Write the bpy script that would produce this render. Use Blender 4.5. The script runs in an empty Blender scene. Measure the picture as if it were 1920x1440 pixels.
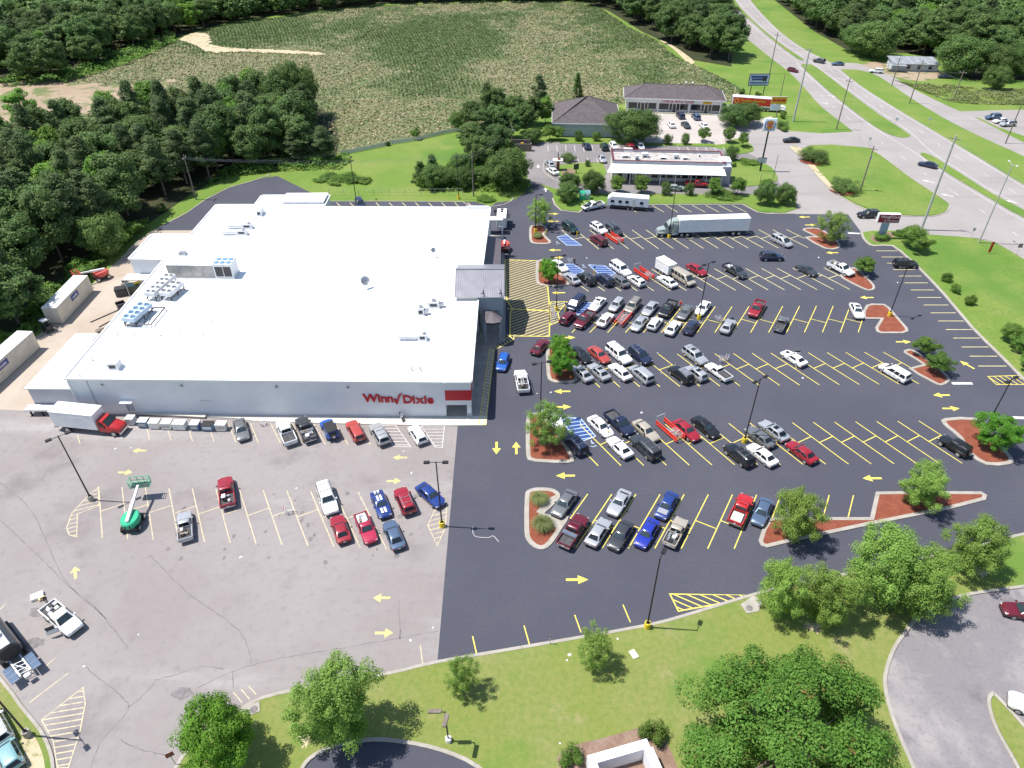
import bpy, bmesh, math, random
import numpy as np
from mathutils import Vector, Matrix
from mathutils.geometry import tessellate_polygon
R = math.radians
random.seed(7); NP = np.random.RandomState(11)
sc = bpy.context.scene
col = sc.collection
# ------------------------------------------------------------------ camera, sky, sun, exposure
FPX, PITCH, ROLL, YAW, CAMH = 1317.7, 0.64978, -0.00557, -0.001456, 67.93
def _basis():
    cp, sp = math.cos(PITCH), math.sin(PITCH)
    rt, up, fw = Vector((1, 0, 0)), Vector((0, sp, cp)), Vector((0, cp, -sp))
    c, s = math.cos(ROLL), math.sin(ROLL)
    r2, u2 = c*rt+s*up, c*up-s*rt
    M = Matrix.Rotation(YAW, 3, 'Z')
    return M@r2, M@u2, M@fw
CR, CU, CF = _basis()
cam = bpy.data.objects.new('camera', bpy.data.cameras.new('camera'))
col.objects.link(cam)
cam.matrix_world = Matrix(((CR.x, CU.x, -CF.x, 0), (CR.y, CU.y, -CF.y, 0), (CR.z, CU.z, -CF.z, CAMH), (0, 0, 0, 1)))
cam.data.sensor_width = 36.0; cam.data.lens = 36.0*FPX/1920.0
cam.data.clip_start = 0.5; cam.data.clip_end = 6000
sc.camera = cam
SUN_EL = R(65.0); SUN_AZ = (-0.9965, 0.085)
world = bpy.data.worlds.new('World'); sc.world = world; world.use_nodes = True
wn = world.node_tree.nodes; wl = world.node_tree.links
sky = wn.new('ShaderNodeTexSky'); sky.sky_type = 'NISHITA'; sky.sun_disc = False
sky.sun_elevation = SUN_EL; sky.sun_rotation = math.atan2(SUN_AZ[0], SUN_AZ[1]); sky.air_density = 1.0; sky.dust_density = 0.6
bg = wn['Background']; bg.inputs['Strength'].default_value = 0.115
wl.new(sky.outputs['Color'], bg.inputs['Color'])
sl = bpy.data.lights.new('sun', 'SUN'); sl.energy = 4.6; sl.angle = R(0.53); sl.color = (1.0, 0.955, 0.89)
sun = bpy.data.objects.new('sun', sl); col.objects.link(sun)
sv = Vector((SUN_AZ[0]*math.cos(SUN_EL), SUN_AZ[1]*math.cos(SUN_EL), math.sin(SUN_EL)))
sun.rotation_euler = (-sv).to_track_quat('-Z', 'Y').to_euler(); sun.location = sv*300
sc.view_settings.view_transform = 'Standard'; sc.view_settings.look = 'None'
sc.view_settings.gamma = 1; sc.view_settings.use_curve_mapping = False
sc.view_settings.exposure = 0.5

# ------------------------------------------------------------------ measuring: a photo pixel to a point at height z
def G(px, py, z=0.0):
    d = CR*((px-960)/FPX) - CU*((py-720)/FPX) + CF
    t = (z-CAMH)/d.z
    return Vector((t*d.x, t*d.y, z))
def G2(px, py, z=0.0):
    v = G(px, py, z); return (v.x, v.y)
def GL(pts, z=0.0, s=1.0, ox=0.0, oy=0.0):
    return [G2(x/s+ox, y/s+oy, z) for x, y in pts]
def smooth(pts, n=5, closed=False):
    out = []; m = len(pts)
    rng = range(m) if closed else range(m-1)
    for i in rng:
        if closed: p0, p1, p2, p3 = pts[i-1], pts[i], pts[(i+1) % m], pts[(i+2) % m]
        else: p0, p1, p2, p3 = pts[max(i-1, 0)], pts[i], pts[i+1], pts[min(i+2, m-1)]
        for k in range(n):
            t = k/n; t2 = t*t; t3 = t2*t
            out.append(tuple(0.5*(2*p1[j]+(p2[j]-p0[j])*t+(2*p0[j]-5*p1[j]+4*p2[j]-p3[j])*t2+(3*p1[j]-p0[j]-3*p2[j]+p3[j])*t3) for j in (0, 1)))
    if not closed: out.append(tuple(pts[-1]))
    return out

# ------------------------------------------------------------------ materials
MATS = {}
def nmat(name):
    m = bpy.data.materials.new(name); m.use_nodes = True
    return m, m.node_tree.nodes, m.node_tree.links, m.node_tree.nodes['Principled BSDF']
def mixc(N, L, fac, a, b, mode='MIX'):
    x = N.new('ShaderNodeMix'); x.data_type = 'RGBA'; x.blend_type = mode
    for k, v in ((0, fac), (6, a), (7, b)):
        if hasattr(v, 'is_linked') or hasattr(v, 'links'): L.new(v, x.inputs[k])
        else: x.inputs[k].default_value = v if k == 0 else (*v, 1)
    return x.outputs[2]
def noise(N, L, co, scale, detail=4, rough=.6, dist=0.0):
    n = N.new('ShaderNodeTexNoise'); n.inputs['Scale'].default_value = scale; n.inputs['Detail'].default_value = detail
    n.inputs['Roughness'].default_value = rough; n.inputs['Distortion'].default_value = dist
    if co is not None: L.new(co, n.inputs['Vector'])
    return n.outputs[0]
def ramp(N, L, v, a, b):
    r = N.new('ShaderNodeMapRange'); r.interpolation_type = 'SMOOTHSTEP'
    L.new(v, r.inputs[0]); r.inputs[1].default_value = a; r.inputs[2].default_value = b
    return r.outputs[0]
def mul(N, L, a, b, op='MULTIPLY'):
    m = N.new('ShaderNodeMath'); m.operation = op
    for k, v in ((0, a), (1, b)):
        if hasattr(v, 'links'): L.new(v, m.inputs[k])
        else: m.inputs[k].default_value = v
    return m.outputs[0]
def bump(N, L, h, strength, dist, P):
    b = N.new('ShaderNodeBump'); b.inputs['Strength'].default_value = strength; b.inputs['Distance'].default_value = dist
    L.new(h, b.inputs['Height']); L.new(b.outputs[0], P.inputs['Normal'])
def wpos(N): return N.new('ShaderNodeNewGeometry').outputs['Position']
def pmat(name, c, rough=.6, var=.12, scale=1.5, metal=0.0, coat=0.0, c2=None, bmp=0.0, emit=None, spec=None):
    if name in MATS: return MATS[name]
    m, N, L, P = nmat(name)
    co = N.new('ShaderNodeTexCoord').outputs['Object']
    f = ramp(N, L, noise(N, L, co, scale, 5), .3, .7)
    lo = c2 if c2 else tuple(x*(1-var) for x in c); hi = c if c2 else tuple(min(1, x*(1+var)) for x in c)
    L.new(mixc(N, L, f, lo, hi), P.inputs['Base Color'])
    P.inputs['Roughness'].default_value = rough; P.inputs['Metallic'].default_value = metal; P.inputs['Coat Weight'].default_value = coat
    if spec is not None: P.inputs['Specular IOR Level'].default_value = spec
    if bmp: bump(N, L, noise(N, L, co, scale*6, 3), bmp, .05, P)
    MATS[name] = m; return m
def groundmat(name, layers, rough=.9, bmp=(8.0, .3, .04), spec=.3):
    """layers: base colour, then (colour, noise scale, lo, hi, strength[, stretch])"""
    m, N, L, P = nmat(name); co = wpos(N); c = layers[0]
    for ly in layers[1:]:
        cc, s, a, b, st = ly[:5]; v = co
        if len(ly) > 5:
            mp = N.new('ShaderNodeMapping'); L.new(co, mp.inputs[0]); mp.inputs['Scale'].default_value = ly[5]
            if len(ly) > 6: mp.inputs['Rotation'].default_value = (0, 0, ly[6])
            v = mp.outputs[0]
        f = mul(N, L, ramp(N, L, noise(N, L, v, s, 6, .62), a, b), st)
        c = mixc(N, L, f, c, cc)
    L.new(c, P.inputs['Base Color']); P.inputs['Roughness'].default_value = rough; P.inputs['Specular IOR Level'].default_value = spec
    if bmp: bump(N, L, noise(N, L, co, bmp[0], 5), bmp[1], bmp[2], P)
    MATS[name] = m; return m
def leafmat(name, a, b, trans=.25, dead=None):
    m, N, L, P = nmat(name)
    g = N.new('ShaderNodeNewGeometry'); oi = N.new('ShaderNodeObjectInfo')
    c = mixc(N, L, g.outputs['Random Per Island'], a, b)
    co = N.new('ShaderNodeTexCoord').outputs['Object']
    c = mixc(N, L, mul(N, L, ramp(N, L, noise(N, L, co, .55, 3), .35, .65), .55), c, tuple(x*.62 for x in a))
    if dead: c = mixc(N, L, mul(N, L, ramp(N, L, noise(N, L, co, 1.1, 4), .6, .72), .75), c, dead)
    h = N.new('ShaderNodeHueSaturation'); L.new(c, h.inputs['Color'])
    mr = N.new('ShaderNodeMapRange'); L.new(oi.outputs['Random'], mr.inputs[0]); mr.inputs[3].default_value = .494; mr.inputs[4].default_value = .512
    L.new(mr.outputs[0], h.inputs['Hue'])
    mv = N.new('ShaderNodeMapRange'); L.new(mul(N, L, oi.outputs['Random'], 7.31, 'MULTIPLY'), mv.inputs[0])
    fr = mul(N, L, mul(N, L, oi.outputs['Random'], 7.31), 1.0, 'MODULO')
    L.new(fr, mv.inputs[0]); mv.inputs[3].default_value = .80; mv.inputs[4].default_value = 1.18
    L.new(mv.outputs[0], h.inputs['Value'])
    L.new(h.outputs[0], P.inputs['Base Color']); P.inputs['Roughness'].default_value = .65; P.inputs['Specular IOR Level'].default_value = .25
    t = N.new('ShaderNodeBsdfTranslucent'); L.new(h.outputs[0], t.inputs['Color'])
    mx = N.new('ShaderNodeMixShader'); mx.inputs[0].default_value = trans
    L.new(P.outputs[0], mx.inputs[1]); L.new(t.outputs[0], mx.inputs[2]); L.new(mx.outputs[0], N['Material Output'].inputs['Surface'])
    MATS[name] = m; return m
M = MATS
groundmat('grass', [(.140, .225, .034), ((.210, .255, .062), .06, .42, .62, .75), ((.265, .235, .11), .22, .58, .74, .5), ((.080, .185, .024), .035, .50, .66, .8), ((.095, .180, .028), 1.6, .42, .66, .55), ((.25, .25, .09), 6, .55, .72, .35), ((.07, .14, .02), 3.2, .55, .7, .5)], bmp=(9, .5, .06))
groundmat('lawn', [(.200, .228, .056), ((.228, .240, .080), .09, .42, .60, .8), ((.305, .265, .135), .16, .57, .71, .8), ((.105, .205, .028), .06, .50, .64, .9), ((.125, .195, .034), 1.8, .40, .66, .55), ((.33, .30, .17), 4, .59, .73, .5), ((.09, .16, .025), 7, .5, .7, .45)], bmp=(12, .5, .05))
groundmat('asphalt_new', [(.068, .070, .092), ((.083, .085, .106), .05, .40, .65, .8), ((.105, .105, .12), .11, .60, .78, .45, (1, 5, 1), .3), ((.060, .062, .082), 2.5, .4, .7, .6), ((.12, .12, .125), 30, .66, .8, .35)], rough=.85, bmp=(40, .25, .02))
groundmat('asphalt_old', [(.258, .230, .222), ((.298, .274, .266), .045, .38, .62, .85), ((.175, .155, .155), .10, .52, .72, .75), ((.36, .335, .33), .07, .54, .72, .75, (.30, 1.7, 1), .95), ((.200, .180, .182), 1.1, .48, .75, .5), ((.31, .285, .285), 22, .5, .8, .35), ((.17, .15, .15), 5, .62, .78, .4)], rough=.9, bmp=(30, .25, .02))
groundmat('asphalt_mid', [(.205, .190, .190), ((.26, .24, .235), .07, .4, .65, .8), ((.135, .128, .132), .16, .55, .75, .7), ((.17, .16, .16), 1.3, .45, .7, .4)], rough=.9, bmp=(30, .2, .02))
groundmat('road_surface', [(.305, .278, .268), ((.35, .325, .312), .05, .4, .65, .7), ((.245, .222, .216), .09, .52, .7, .6, (.25, 2.2, 1), -.82), ((.34, .32, .31), .5, .6, .8, .3)], rough=.9, bmp=(30, .2, .02))
groundmat('concrete_yard', [(.400, .330, .265), ((.46, .40, .335), .08, .4, .65, .8), ((.31, .255, .21), .25, .55, .75, .6), ((.25, .215, .185), .9, .62, .78, .4)], rough=.9, bmp=(20, .2, .02))
groundmat('asphalt_service', [(.215, .202, .212), ((.35, .325, .318), .075, .42, .60, .85, (1, .7, 1), .4), ((.125, .120, .140), .10, .53, .68, .85), ((.30, .28, .275), .45, .54, .7, .6), ((.13, .125, .14), 2.5, .5, .7, .4)], rough=.9, bmp=(30, .2, .02))
groundmat('concrete_lot', [(.430, .385, .355), ((.48, .44, .41), .08, .4, .65, .8), ((.35, .31, .29), .3, .52, .72, .6)], rough=.9, bmp=(20, .2, .02))
groundmat('concrete', [(.34, .312, .272), ((.42, .39, .345), .5, .4, .65, .8), ((.23, .21, .185), 1.5, .55, .75, .7)], rough=.85, bmp=(25, .2, .01))
groundmat('sidewalk', [(.55, .52, .46), ((.62, .60, .55), .3, .4, .65, .8), ((.47, .44, .39), 1.5, .58, .75, .5)], rough=.85, bmp=(25, .2, .01))
groundmat('bare_earth', [(.33, .245, .17), ((.43, .345, .25), .05, .4, .65, .8), ((.20, .15, .10), .2, .5, .7, .8), ((.12, .16, .05), .10, .50, .62, .9), ((.15, .17, .06), .5, .56, .68, .8)], bmp=(3, .6, .2))
groundmat('sand', [(.52, .43, .29), ((.43, .36, .23), .3, .45, .7, .7), ((.17, .20, .06), .35, .54, .66, .85), ((.17, .20, .06), 1.5, .55, .68, .7)], bmp=(4, .5, .1))
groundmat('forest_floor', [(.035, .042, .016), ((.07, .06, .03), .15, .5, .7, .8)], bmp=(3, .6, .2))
groundmat('mulch', [(.215, .062, .034), ((.27, .085, .05), .8, .4, .65, .8), ((.135, .032, .02), 5, .5, .7, .7), ((.30, .13, .09), 9, .62, .75, .6)], bmp=(14, .8, .05))
groundmat('bark_mulch', [(.23, .15, .11), ((.29, .21, .16), .8, .4, .65, .8), ((.15, .09, .065), 5, .5, .7, .7)], bmp=(14, .8, .05))
groundmat('field_soil', [(.150, .170, .070), ((.30, .25, .155), .022, .52, .64, .85), ((.100, .150, .050), .030, .40, .56, .9), ((.15, .155, .075), .3, .4, .6, .7, (.35, 2.0, 1), -.9), ((.12, .14, .06), .6, .48, .66, .6), ((.33, .28, .18), .25, .60, .72, .7, (2.2, .5, 1), .15)], bmp=(2, .6, .2))
def paint(name, c, wear=.35, s=1.2, under=(.08, .08, .09)):
    m, N, L, P = nmat(name); co = wpos(N)
    f = mul(N, L, ramp(N, L, noise(N, L, co, s, 8, .75), .46, .66), wear)
    L.new(mixc(N, L, f, c, under), P.inputs['Base Color']); P.inputs['Roughness'].default_value = .75
    MATS[name] = m
paint('paint_yellow', (.80, .66, .115), .30)
paint('paint_yellow_pale', (.80, .71, .33), .30)
paint('paint_yellow_worn', (.60, .50, .32), .9, 2.0, (.27, .245, .24))
paint('arrow_worn', (.66, .55, .20), 1.0, 2.2, (.25, .225, .22))
paint('paint_white', (.80, .79, .76), .30)
paint('paint_white_worn', (.62, .60, .60), .7, 1.5, (.33, .31, .31))
paint('paint_blue', (.022, .065, .25), .35)
paint('paint_blue_light', (.46, .58, .74), .25)
paint('road_paint', (.62, .60, .58), .6, .8, (.30, .28, .28))
paint('hatch_brown', (.115, .092, .066), .6, 1.0)
M['crack'] = pmat('crack', (.175, .158, .158), .9, .3, .8)
M['stain'] = groundmat('stain', [(.165, .150, .150), ((.24, .22, .22), 2.0, .4, .6, .8)])

# ------------------------------------------------------------------ mesh tools
class MB:
    def __init__(s): s.v = []; s.f = []
    def add(s, vs, fs):
        o = len(s.v); s.v += [tuple(v) for v in vs]; s.f += [tuple(i+o for i in f) for f in fs]; return s
    def box(s, x0, x1, y0, y1, z0, z1):
        return s.add([(x0, y0, z0), (x1, y0, z0), (x1, y1, z0), (x0, y1, z0), (x0, y0, z1), (x1, y0, z1), (x1, y1, z1), (x0, y1, z1)],
                     [(3, 2, 1, 0), (4, 5, 6, 7), (0, 1, 5, 4), (1, 2, 6, 5), (2, 3, 7, 6), (3, 0, 4, 7)])
    def bbox(s, x0, x1, y0, y1, z0, z1, b=.05):
        r = lambda d, z: [(x0+d, y0+b, z), (x0+b, y0+d, z), (x1-b, y0+d, z), (x1-d, y0+b, z), (x1-d, y1-b, z), (x1-b, y1-d, z), (x0+b, y1-d, z), (x0+d, y1-b, z)]
        return s.loft([r(b*.6, z0), r(0, z0+b), r(0, z1-b), r(b*.6, z1)])
    def prism(s, poly, z0, z1):
        n = len(poly); vs = [(x, y, z0) for x, y in poly]+[(x, y, z1) for x, y in poly]
        a = sum(poly[i-1][0]*poly[i][1]-poly[i][0]*poly[i-1][1] for i in range(n))
        tr = tessellate_polygon([[Vector((x, y, 0)) for x, y in poly]])
        fs = []
        for t in tr:
            p = [poly[i] for i in t]; ar = (p[1][0]-p[0][0])*(p[2][1]-p[0][1])-(p[2][0]-p[0][0])*(p[1][1]-p[0][1])
            t = tuple(t) if ar > 0 else tuple(reversed(t))
            fs.append(tuple(i+n for i in t)); fs.append(tuple(reversed(t)))
        for i in range(n):
            j = (i+1) % n; q = (i, j, j+n, i+n); fs.append(q if a > 0 else tuple(reversed(q)))
        return s.add(vs, fs)
    def loft(s, rings, cap=True, closed=True):
        n = len(rings[0]); vs = [p for r in rings for p in r]; fs = []
        for k in range(len(rings)-1):
            for i in range(n if closed else n-1):
                j = (i+1) % n; fs.append((k*n+i, k*n+j, (k+1)*n+j, (k+1)*n+i))
        if cap: fs.append(tuple(reversed(range(n)))); fs.append(tuple((len(rings)-1)*n+i for i in range(n)))
        return s.add(vs, fs)
    def tube(s, p0, p1, r0, r1=None, n=8):
        r1 = r0 if r1 is None else r1
        p0, p1 = Vector(p0), Vector(p1); d = (p1-p0).normalized()
        a = d.orthogonal().normalized(); b = d.cross(a)
        ring = lambda p, r: [p+(a*math.cos(2*math.pi*i/n)+b*math.sin(2*math.pi*i/n))*r for i in range(n)]
        return s.loft([ring(p0, r0), ring(p1, r1)])
    def path(s, pts, r, n=5):
        for a, b in zip(pts[:-1], pts[1:]): s.tube(a, b, r, r, n)
        return s
    def bar(s, p0, p1, w, h=None):
        h = w if h is None else h; p0, p1 = Vector(p0), Vector(p1); d = (p1-p0).normalized()
        u = Vector((0, 0, 1)) if abs(d.z) < .9 else Vector((1, 0, 0)); a = d.cross(u).normalized(); b = a.cross(d)
        q = lambda p: [p+a*w/2+b*h/2, p-a*w/2+b*h/2, p-a*w/2-b*h/2, p+a*w/2-b*h/2]
        return s.loft([q(p0), q(p1)])
    def dome(s, c, rx, ry, rz, n=12, m=5, low=0.0):
        rings = []
        for k in range(m+1):
            t = low+(math.pi/2-low)*k/m; rr = max(math.cos(t), .02)
            rings.append([(c[0]+rx*rr*math.cos(2*math.pi*i/n), c[1]+ry*rr*math.sin(2*math.pi*i/n), c[2]+rz*math.sin(t)) for i in range(n)])
        return s.loft(rings)
    def disc(s, c, r, z1, n=12, axis='z'):
        return s.tube(c, (c[0], c[1], z1), r, r, n)
    def mesh(s, name, smooth=False):
        me = bpy.data.meshes.new(name); me.from_pydata(s.v, [], s.f)
        bm = bmesh.new(); bm.from_mesh(me); bmesh.ops.recalc_face_normals(bm, faces=bm.faces); bm.to_mesh(me); bm.free()
        if smooth:
            me.polygons.foreach_set('use_smooth', [True]*len(me.polygons))
            try: me.set_sharp_from_angle(angle=R(38))
            except Exception: pass
        return me
    def build(s, name, mat, parent=None, smooth=False, loc=None, rz=None):
        return obj(name, s.mesh(name, smooth), mat, parent, loc, rz)
def obj(name, me, mat=None, parent=None, loc=None, rz=None):
    if mat is not None and not me.materials: me.materials.append(M[mat] if isinstance(mat, str) else mat)
    o = bpy.data.objects.new(name, me); col.objects.link(o)
    if parent is not None: o.parent = parent
    if loc is not None: o.location = loc
    if rz is not None: o.rotation_euler = (0, 0, rz)
    return o
def empty(name, loc=(0, 0, 0), rz=0.0):
    o = bpy.data.objects.new(name, None); col.objects.link(o); o.location = loc; o.rotation_euler = (0, 0, rz); o.empty_display_size = .3
    return o
def tag(o, label=None, cat=None, group=None, kind=None):
    if label: o['label'] = label
    if cat: o['category'] = cat
    if group: o['group'] = group
    if kind: o['kind'] = kind
    return o
def copy_tree(o, parent=None):
    c = o.copy(); col.objects.link(c)
    if parent is not None: c.parent = parent
    for ch in o.children: copy_tree(ch, c)
    return c
def sheet(name, pts, z, mat, parent=None, kind='structure'):
    vs = [(x, y, z) for x, y in pts]; tr = tessellate_polygon([[Vector((x, y, 0)) for x, y in pts]]); fs = []
    for t in tr:
        a, b, c = (pts[i] for i in t); ar = (b[0]-a[0])*(c[1]-a[1])-(c[0]-a[0])*(b[1]-a[1])
        fs.append(tuple(t) if ar > 0 else tuple(reversed(t)))
    me = bpy.data.meshes.new(name); me.from_pydata(vs, [], fs); me.update()
    o = obj(name, me, mat, parent)
    if kind and parent is None: o['kind'] = kind
    return o
def offset_poly(pts, d, closed=True):
    out = []; n = len(pts)
    for i in range(n):
        p = Vector(pts[i]); 
        a = Vector(pts[i-1]) if (closed or i > 0) else None; b = Vector(pts[(i+1) % n]) if (closed or i < n-1) else None
        ds = []
        if a is not None and (p-a).length > 1e-5: ds.append((p-a).normalized())
        if b is not None and (b-p).length > 1e-5: ds.append((b-p).normalized())
        if not ds: ds = [Vector((1, 0))]
        ns = [Vector((-e.y, e.x)) for e in ds]; m = sum(ns, Vector((0, 0)))
        m = m.normalized() if m.length > .2 else ns[0]
        k = 1/max(.55, m.dot(ns[0])); out.append(tuple(p+m*d*k))
    return out
def area(p): return .5*sum(p[i-1][0]*p[i][1]-p[i][0]*p[i-1][1] for i in range(len(p)))
def ribbon(mb, pts, w, z, closed=False):
    l = offset_poly(pts, w/2, closed); r = offset_poly(pts, -w/2, closed); n = len(pts)
    vs = [(x, y, z) for x, y in l]+[(x, y, z) for x, y in r]; fs = []
    for i in range(n if closed else n-1):
        j = (i+1) % n; fs.append((i+n, j+n, j, i))
    return mb.add(vs, fs)
def strip(name, pts, w, z, mat, parent=None, kind=None):
    mb = MB(); ribbon(mb, pts, w, z); o = mb.build(name, mat, parent)
    if kind: o['kind'] = kind
    return o
def kerb(pts, name='kerb', w=.32, h=.13, closed=False, parent=None, mat='concrete', z0=0.0):
    l = offset_poly(pts, w/2, closed); r = offset_poly(pts, -w/2, closed)
    rings = [[(l[i][0], l[i][1], z0), (l[i][0], l[i][1], z0+h), (r[i][0], r[i][1], z0+h), (r[i][0], r[i][1], z0)] for i in range(len(pts))]
    mb = MB()
    if closed: rings.append(rings[0])
    mb.loft(rings, cap=not closed)
    o = mb.build(name, mat, parent)
    if parent is None: o['kind'] = 'structure'
    return o
def text_mesh(txt, size, depth=.02, align='LEFT', shear=0.0, bold=0.0):
    cu = bpy.data.curves.new('t', 'FONT'); cu.body = txt; cu.size = size; cu.extrude = depth; cu.align_x = align; cu.shear = shear; cu.offset = bold; cu.resolution_u = 3
    o = bpy.data.objects.new('t', cu); col.objects.link(o); bpy.context.view_layer.update()
    me = bpy.data.meshes.new_from_object(o.evaluated_get(bpy.context.evaluated_depsgraph_get()))
    bpy.data.objects.remove(o); bpy.data.curves.remove(cu); return me
# ------------------------------------------------------------------ the ground and what is laid on it
sheet('ground', [(-2500, -600), (2500, -600), (2500, 3500), (-2500, 3500)], 0.0, 'grass')
FIELD = smooth(GL([(25, 165), (130, 150), (240, 118), (340, 72), (420, 48), (560, 28), (700, 12), (900, 5), (1090, 5), (1140, 25), (1180, 52), (1230, 75), (1265, 105), (1320, 130), (1378, 160), (1400, 182), (1355, 192), (1160, 196), (1040, 205), (900, 238), (870, 243), (740, 268), (650, 285), (560, 300), (420, 290), (300, 250), (120, 230)]), 3, True)
sheet('crop_field', FIELD, .02, 'field_soil')
BARE = smooth(GL([(-60, 175), (40, 152), (120, 152), (215, 160), (330, 150), (250, 178), (180, 205), (120, 235), (-80, 260)]), 4, True)
BARE = [(x+random.gauss(0, 1.0), y+random.gauss(0, 1.6)) for x, y in smooth(BARE, 4, True)]
sheet('bare_ground', BARE, .05, 'bare_earth')
TRACK = smooth(GL([(338, 74), (362, 62), (392, 66), (398, 84), (450, 91), (520, 94), (600, 99), (600, 103), (520, 99), (450, 97), (390, 98), (368, 86)]), 4, True)
TRACK = [(x+random.gauss(0, .5), y+random.gauss(0, .55)) for x, y in smooth(TRACK, 3, True)]
sheet('sandy_track', TRACK, .08, 'sand')
sheet('sandy_bank', smooth(GL([(1235, 74), (1262, 92), (1290, 118), (1302, 116), (1280, 98), (1258, 84)]), 4, True), .08, 'sand')
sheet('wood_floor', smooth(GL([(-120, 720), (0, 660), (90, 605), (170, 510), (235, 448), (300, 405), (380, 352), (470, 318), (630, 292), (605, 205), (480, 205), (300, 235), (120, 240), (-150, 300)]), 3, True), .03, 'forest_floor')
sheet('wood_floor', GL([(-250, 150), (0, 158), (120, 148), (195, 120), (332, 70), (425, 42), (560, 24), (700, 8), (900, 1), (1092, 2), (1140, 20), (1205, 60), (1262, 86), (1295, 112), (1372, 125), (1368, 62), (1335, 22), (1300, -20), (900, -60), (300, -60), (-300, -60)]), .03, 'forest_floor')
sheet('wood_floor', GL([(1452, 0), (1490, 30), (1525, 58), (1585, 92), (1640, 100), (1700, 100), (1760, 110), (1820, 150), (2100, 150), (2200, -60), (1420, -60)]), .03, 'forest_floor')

OLD = GL([(-160, 760), (40, 770), (160, 772), (500, 780), (858, 800), (820, 1242)])+GL([(735, 1262), (600, 1285), (490, 1310), (440, 1340), (390, 1370), (350, 1410), (325, 1450), (300, 1520)])+GL([(104, 1520), (102, 1440), (95, 1405), (75, 1370), (40, 1325), (0, 1275), (-120, 1130), (-300, 1000), (-300, 800)])
old = sheet('old_parking_asphalt', OLD, .012, 'asphalt_old')
NEWKERB = GL([(1615, 436), (1619, 447), (1628, 457), (1640, 461.5), (1674, 461.5), (1703, 485), (1722, 502), (1769, 551), (1823, 615), (1873, 664.6), (1906, 698), (1960, 752), (2040, 835)])
NEW = [(-7, 80.6)]+GL([(858, 800)])[:0]+[(-7, 150), (-6, 157)]+GL([(930, 380), (962, 376), (985, 362), (990, 345), (1012, 345), (1036, 362), (1040, 384), (1052, 394), (1085, 398), (1100, 384), (1392, 383), (1420, 398), (1440, 401), (1590, 402)])+NEWKERB+GL([(2040, 985), (1920, 1002), (1880, 1013), (1800, 1033), (1640, 1066), (1500, 1095), (1415, 1115), (1300, 1150), (1210, 1174), (1000, 1211), (820, 1242), (858, 800)])
new = sheet('new_parking_asphalt', NEW, .016, 'asphalt_new')
rear = sheet('rear_drive_asphalt', GL([(925, 388), (890, 378), (615, 377), (520, 330), (498, 333), (470, 341), (430, 352), (385, 375), (350, 400), (310, 420), (295, 432), (420, 432), (600, 420), (930, 420)]), .014, 'asphalt_new')
sheet('rear_yard_concrete', GL([(-60, 770), (45, 771), (180, 776), (420, 620), (560, 430), (300, 428), (258, 452), (222, 488), (176, 530), (90, 612), (0, 690), (-60, 740)]), .010, 'concrete_yard')
sheet('verge', smooth(GL([(222, 490), (245, 460), (290, 420), (345, 393), (400, 360), (450, 338), (505, 325), (495, 333), (460, 343), (425, 353), (380, 377), (345, 402), (300, 424), (255, 452)]), 2, True), .05, 'grass')
kerb(GL([(508, 328), (470, 341), (430, 352), (385, 375), (350, 400), (310, 421), (270, 444), (240, 470)]), w=.25)
kerb(GL([(598, 378), (740, 378), (868, 379), (880, 386), (905, 388), (930, 387), (945, 384), (958, 378), (963, 370)]), w=.25)
# lower lawn and right lawn, raised to their kerbs
LAWNEDGE = GL([(300, 1500), (325, 1450), (350, 1410), (390, 1370), (440, 1340), (490, 1310), (600, 1285), (735, 1262), (820, 1242), (1000, 1211), (1210, 1174), (1300, 1150), (1415, 1115), (1500, 1095), (1640, 1066), (1800, 1033), (1880, 1013), (1920, 1002), (2040, 985)])
RROAD = GL([(2050, 1082), (1920, 1100), (1821, 1114), (1769, 1129), (1730, 1148), (1699, 1183), (1675, 1218), (1661, 1259), (1659, 1287), (1668, 1330), (1690, 1390), (1712, 1440), (1740, 1520)])
BROAD = GL([(545, 1500), (566, 1442), (592, 1415), (640, 1395), (700, 1387), (760, 1392), (830, 1408), (895, 1438), (960, 1500)])
sheet('lawn', smooth(LAWNEDGE, 2)+smooth(RROAD, 2)+list(reversed(smooth(BROAD, 2))), .115, 'lawn')
for e in (LAWNEDGE, RROAD, BROAD): kerb(smooth(e, 3), w=.36, h=.15)
sheet('service_road', smooth(RROAD, 2)+GL([(2100, 1560), (2300, 1100)]), .010, 'asphalt_service')
sheet('bottom_road', smooth(BROAD, 2), .010, 'asphalt_new')
isl = smooth(GL([(1855, 1308), (1860, 1303), (1867, 1305), (1920, 1363), (1990, 1450), (1930, 1500), (1908, 1440), (1869, 1370), (1854, 1325)]), 3, True)
sheet('road_island_grass', offset_poly(isl, .2 if area(isl) > 0 else -.2), .13, 'lawn'); kerb(isl, closed=True, h=.15)
RLAWN = NEWKERB+GL([(2100, 820), (2000, 560), (1920, 488), (1866, 456), (1820, 446), (1740, 441), (1700, 434), (1640, 433)])
sheet('right_lawn', RLAWN, .11, 'grass')
kerb(smooth(NEWKERB, 2)+[], w=.55, h=.14); kerb(smooth(GL([(1615, 436), (1640, 433), (1700, 434), (1740, 440), (1820, 446), (1866, 455), (1920, 486), (2000, 540)]), 3), w=.25)
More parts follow.
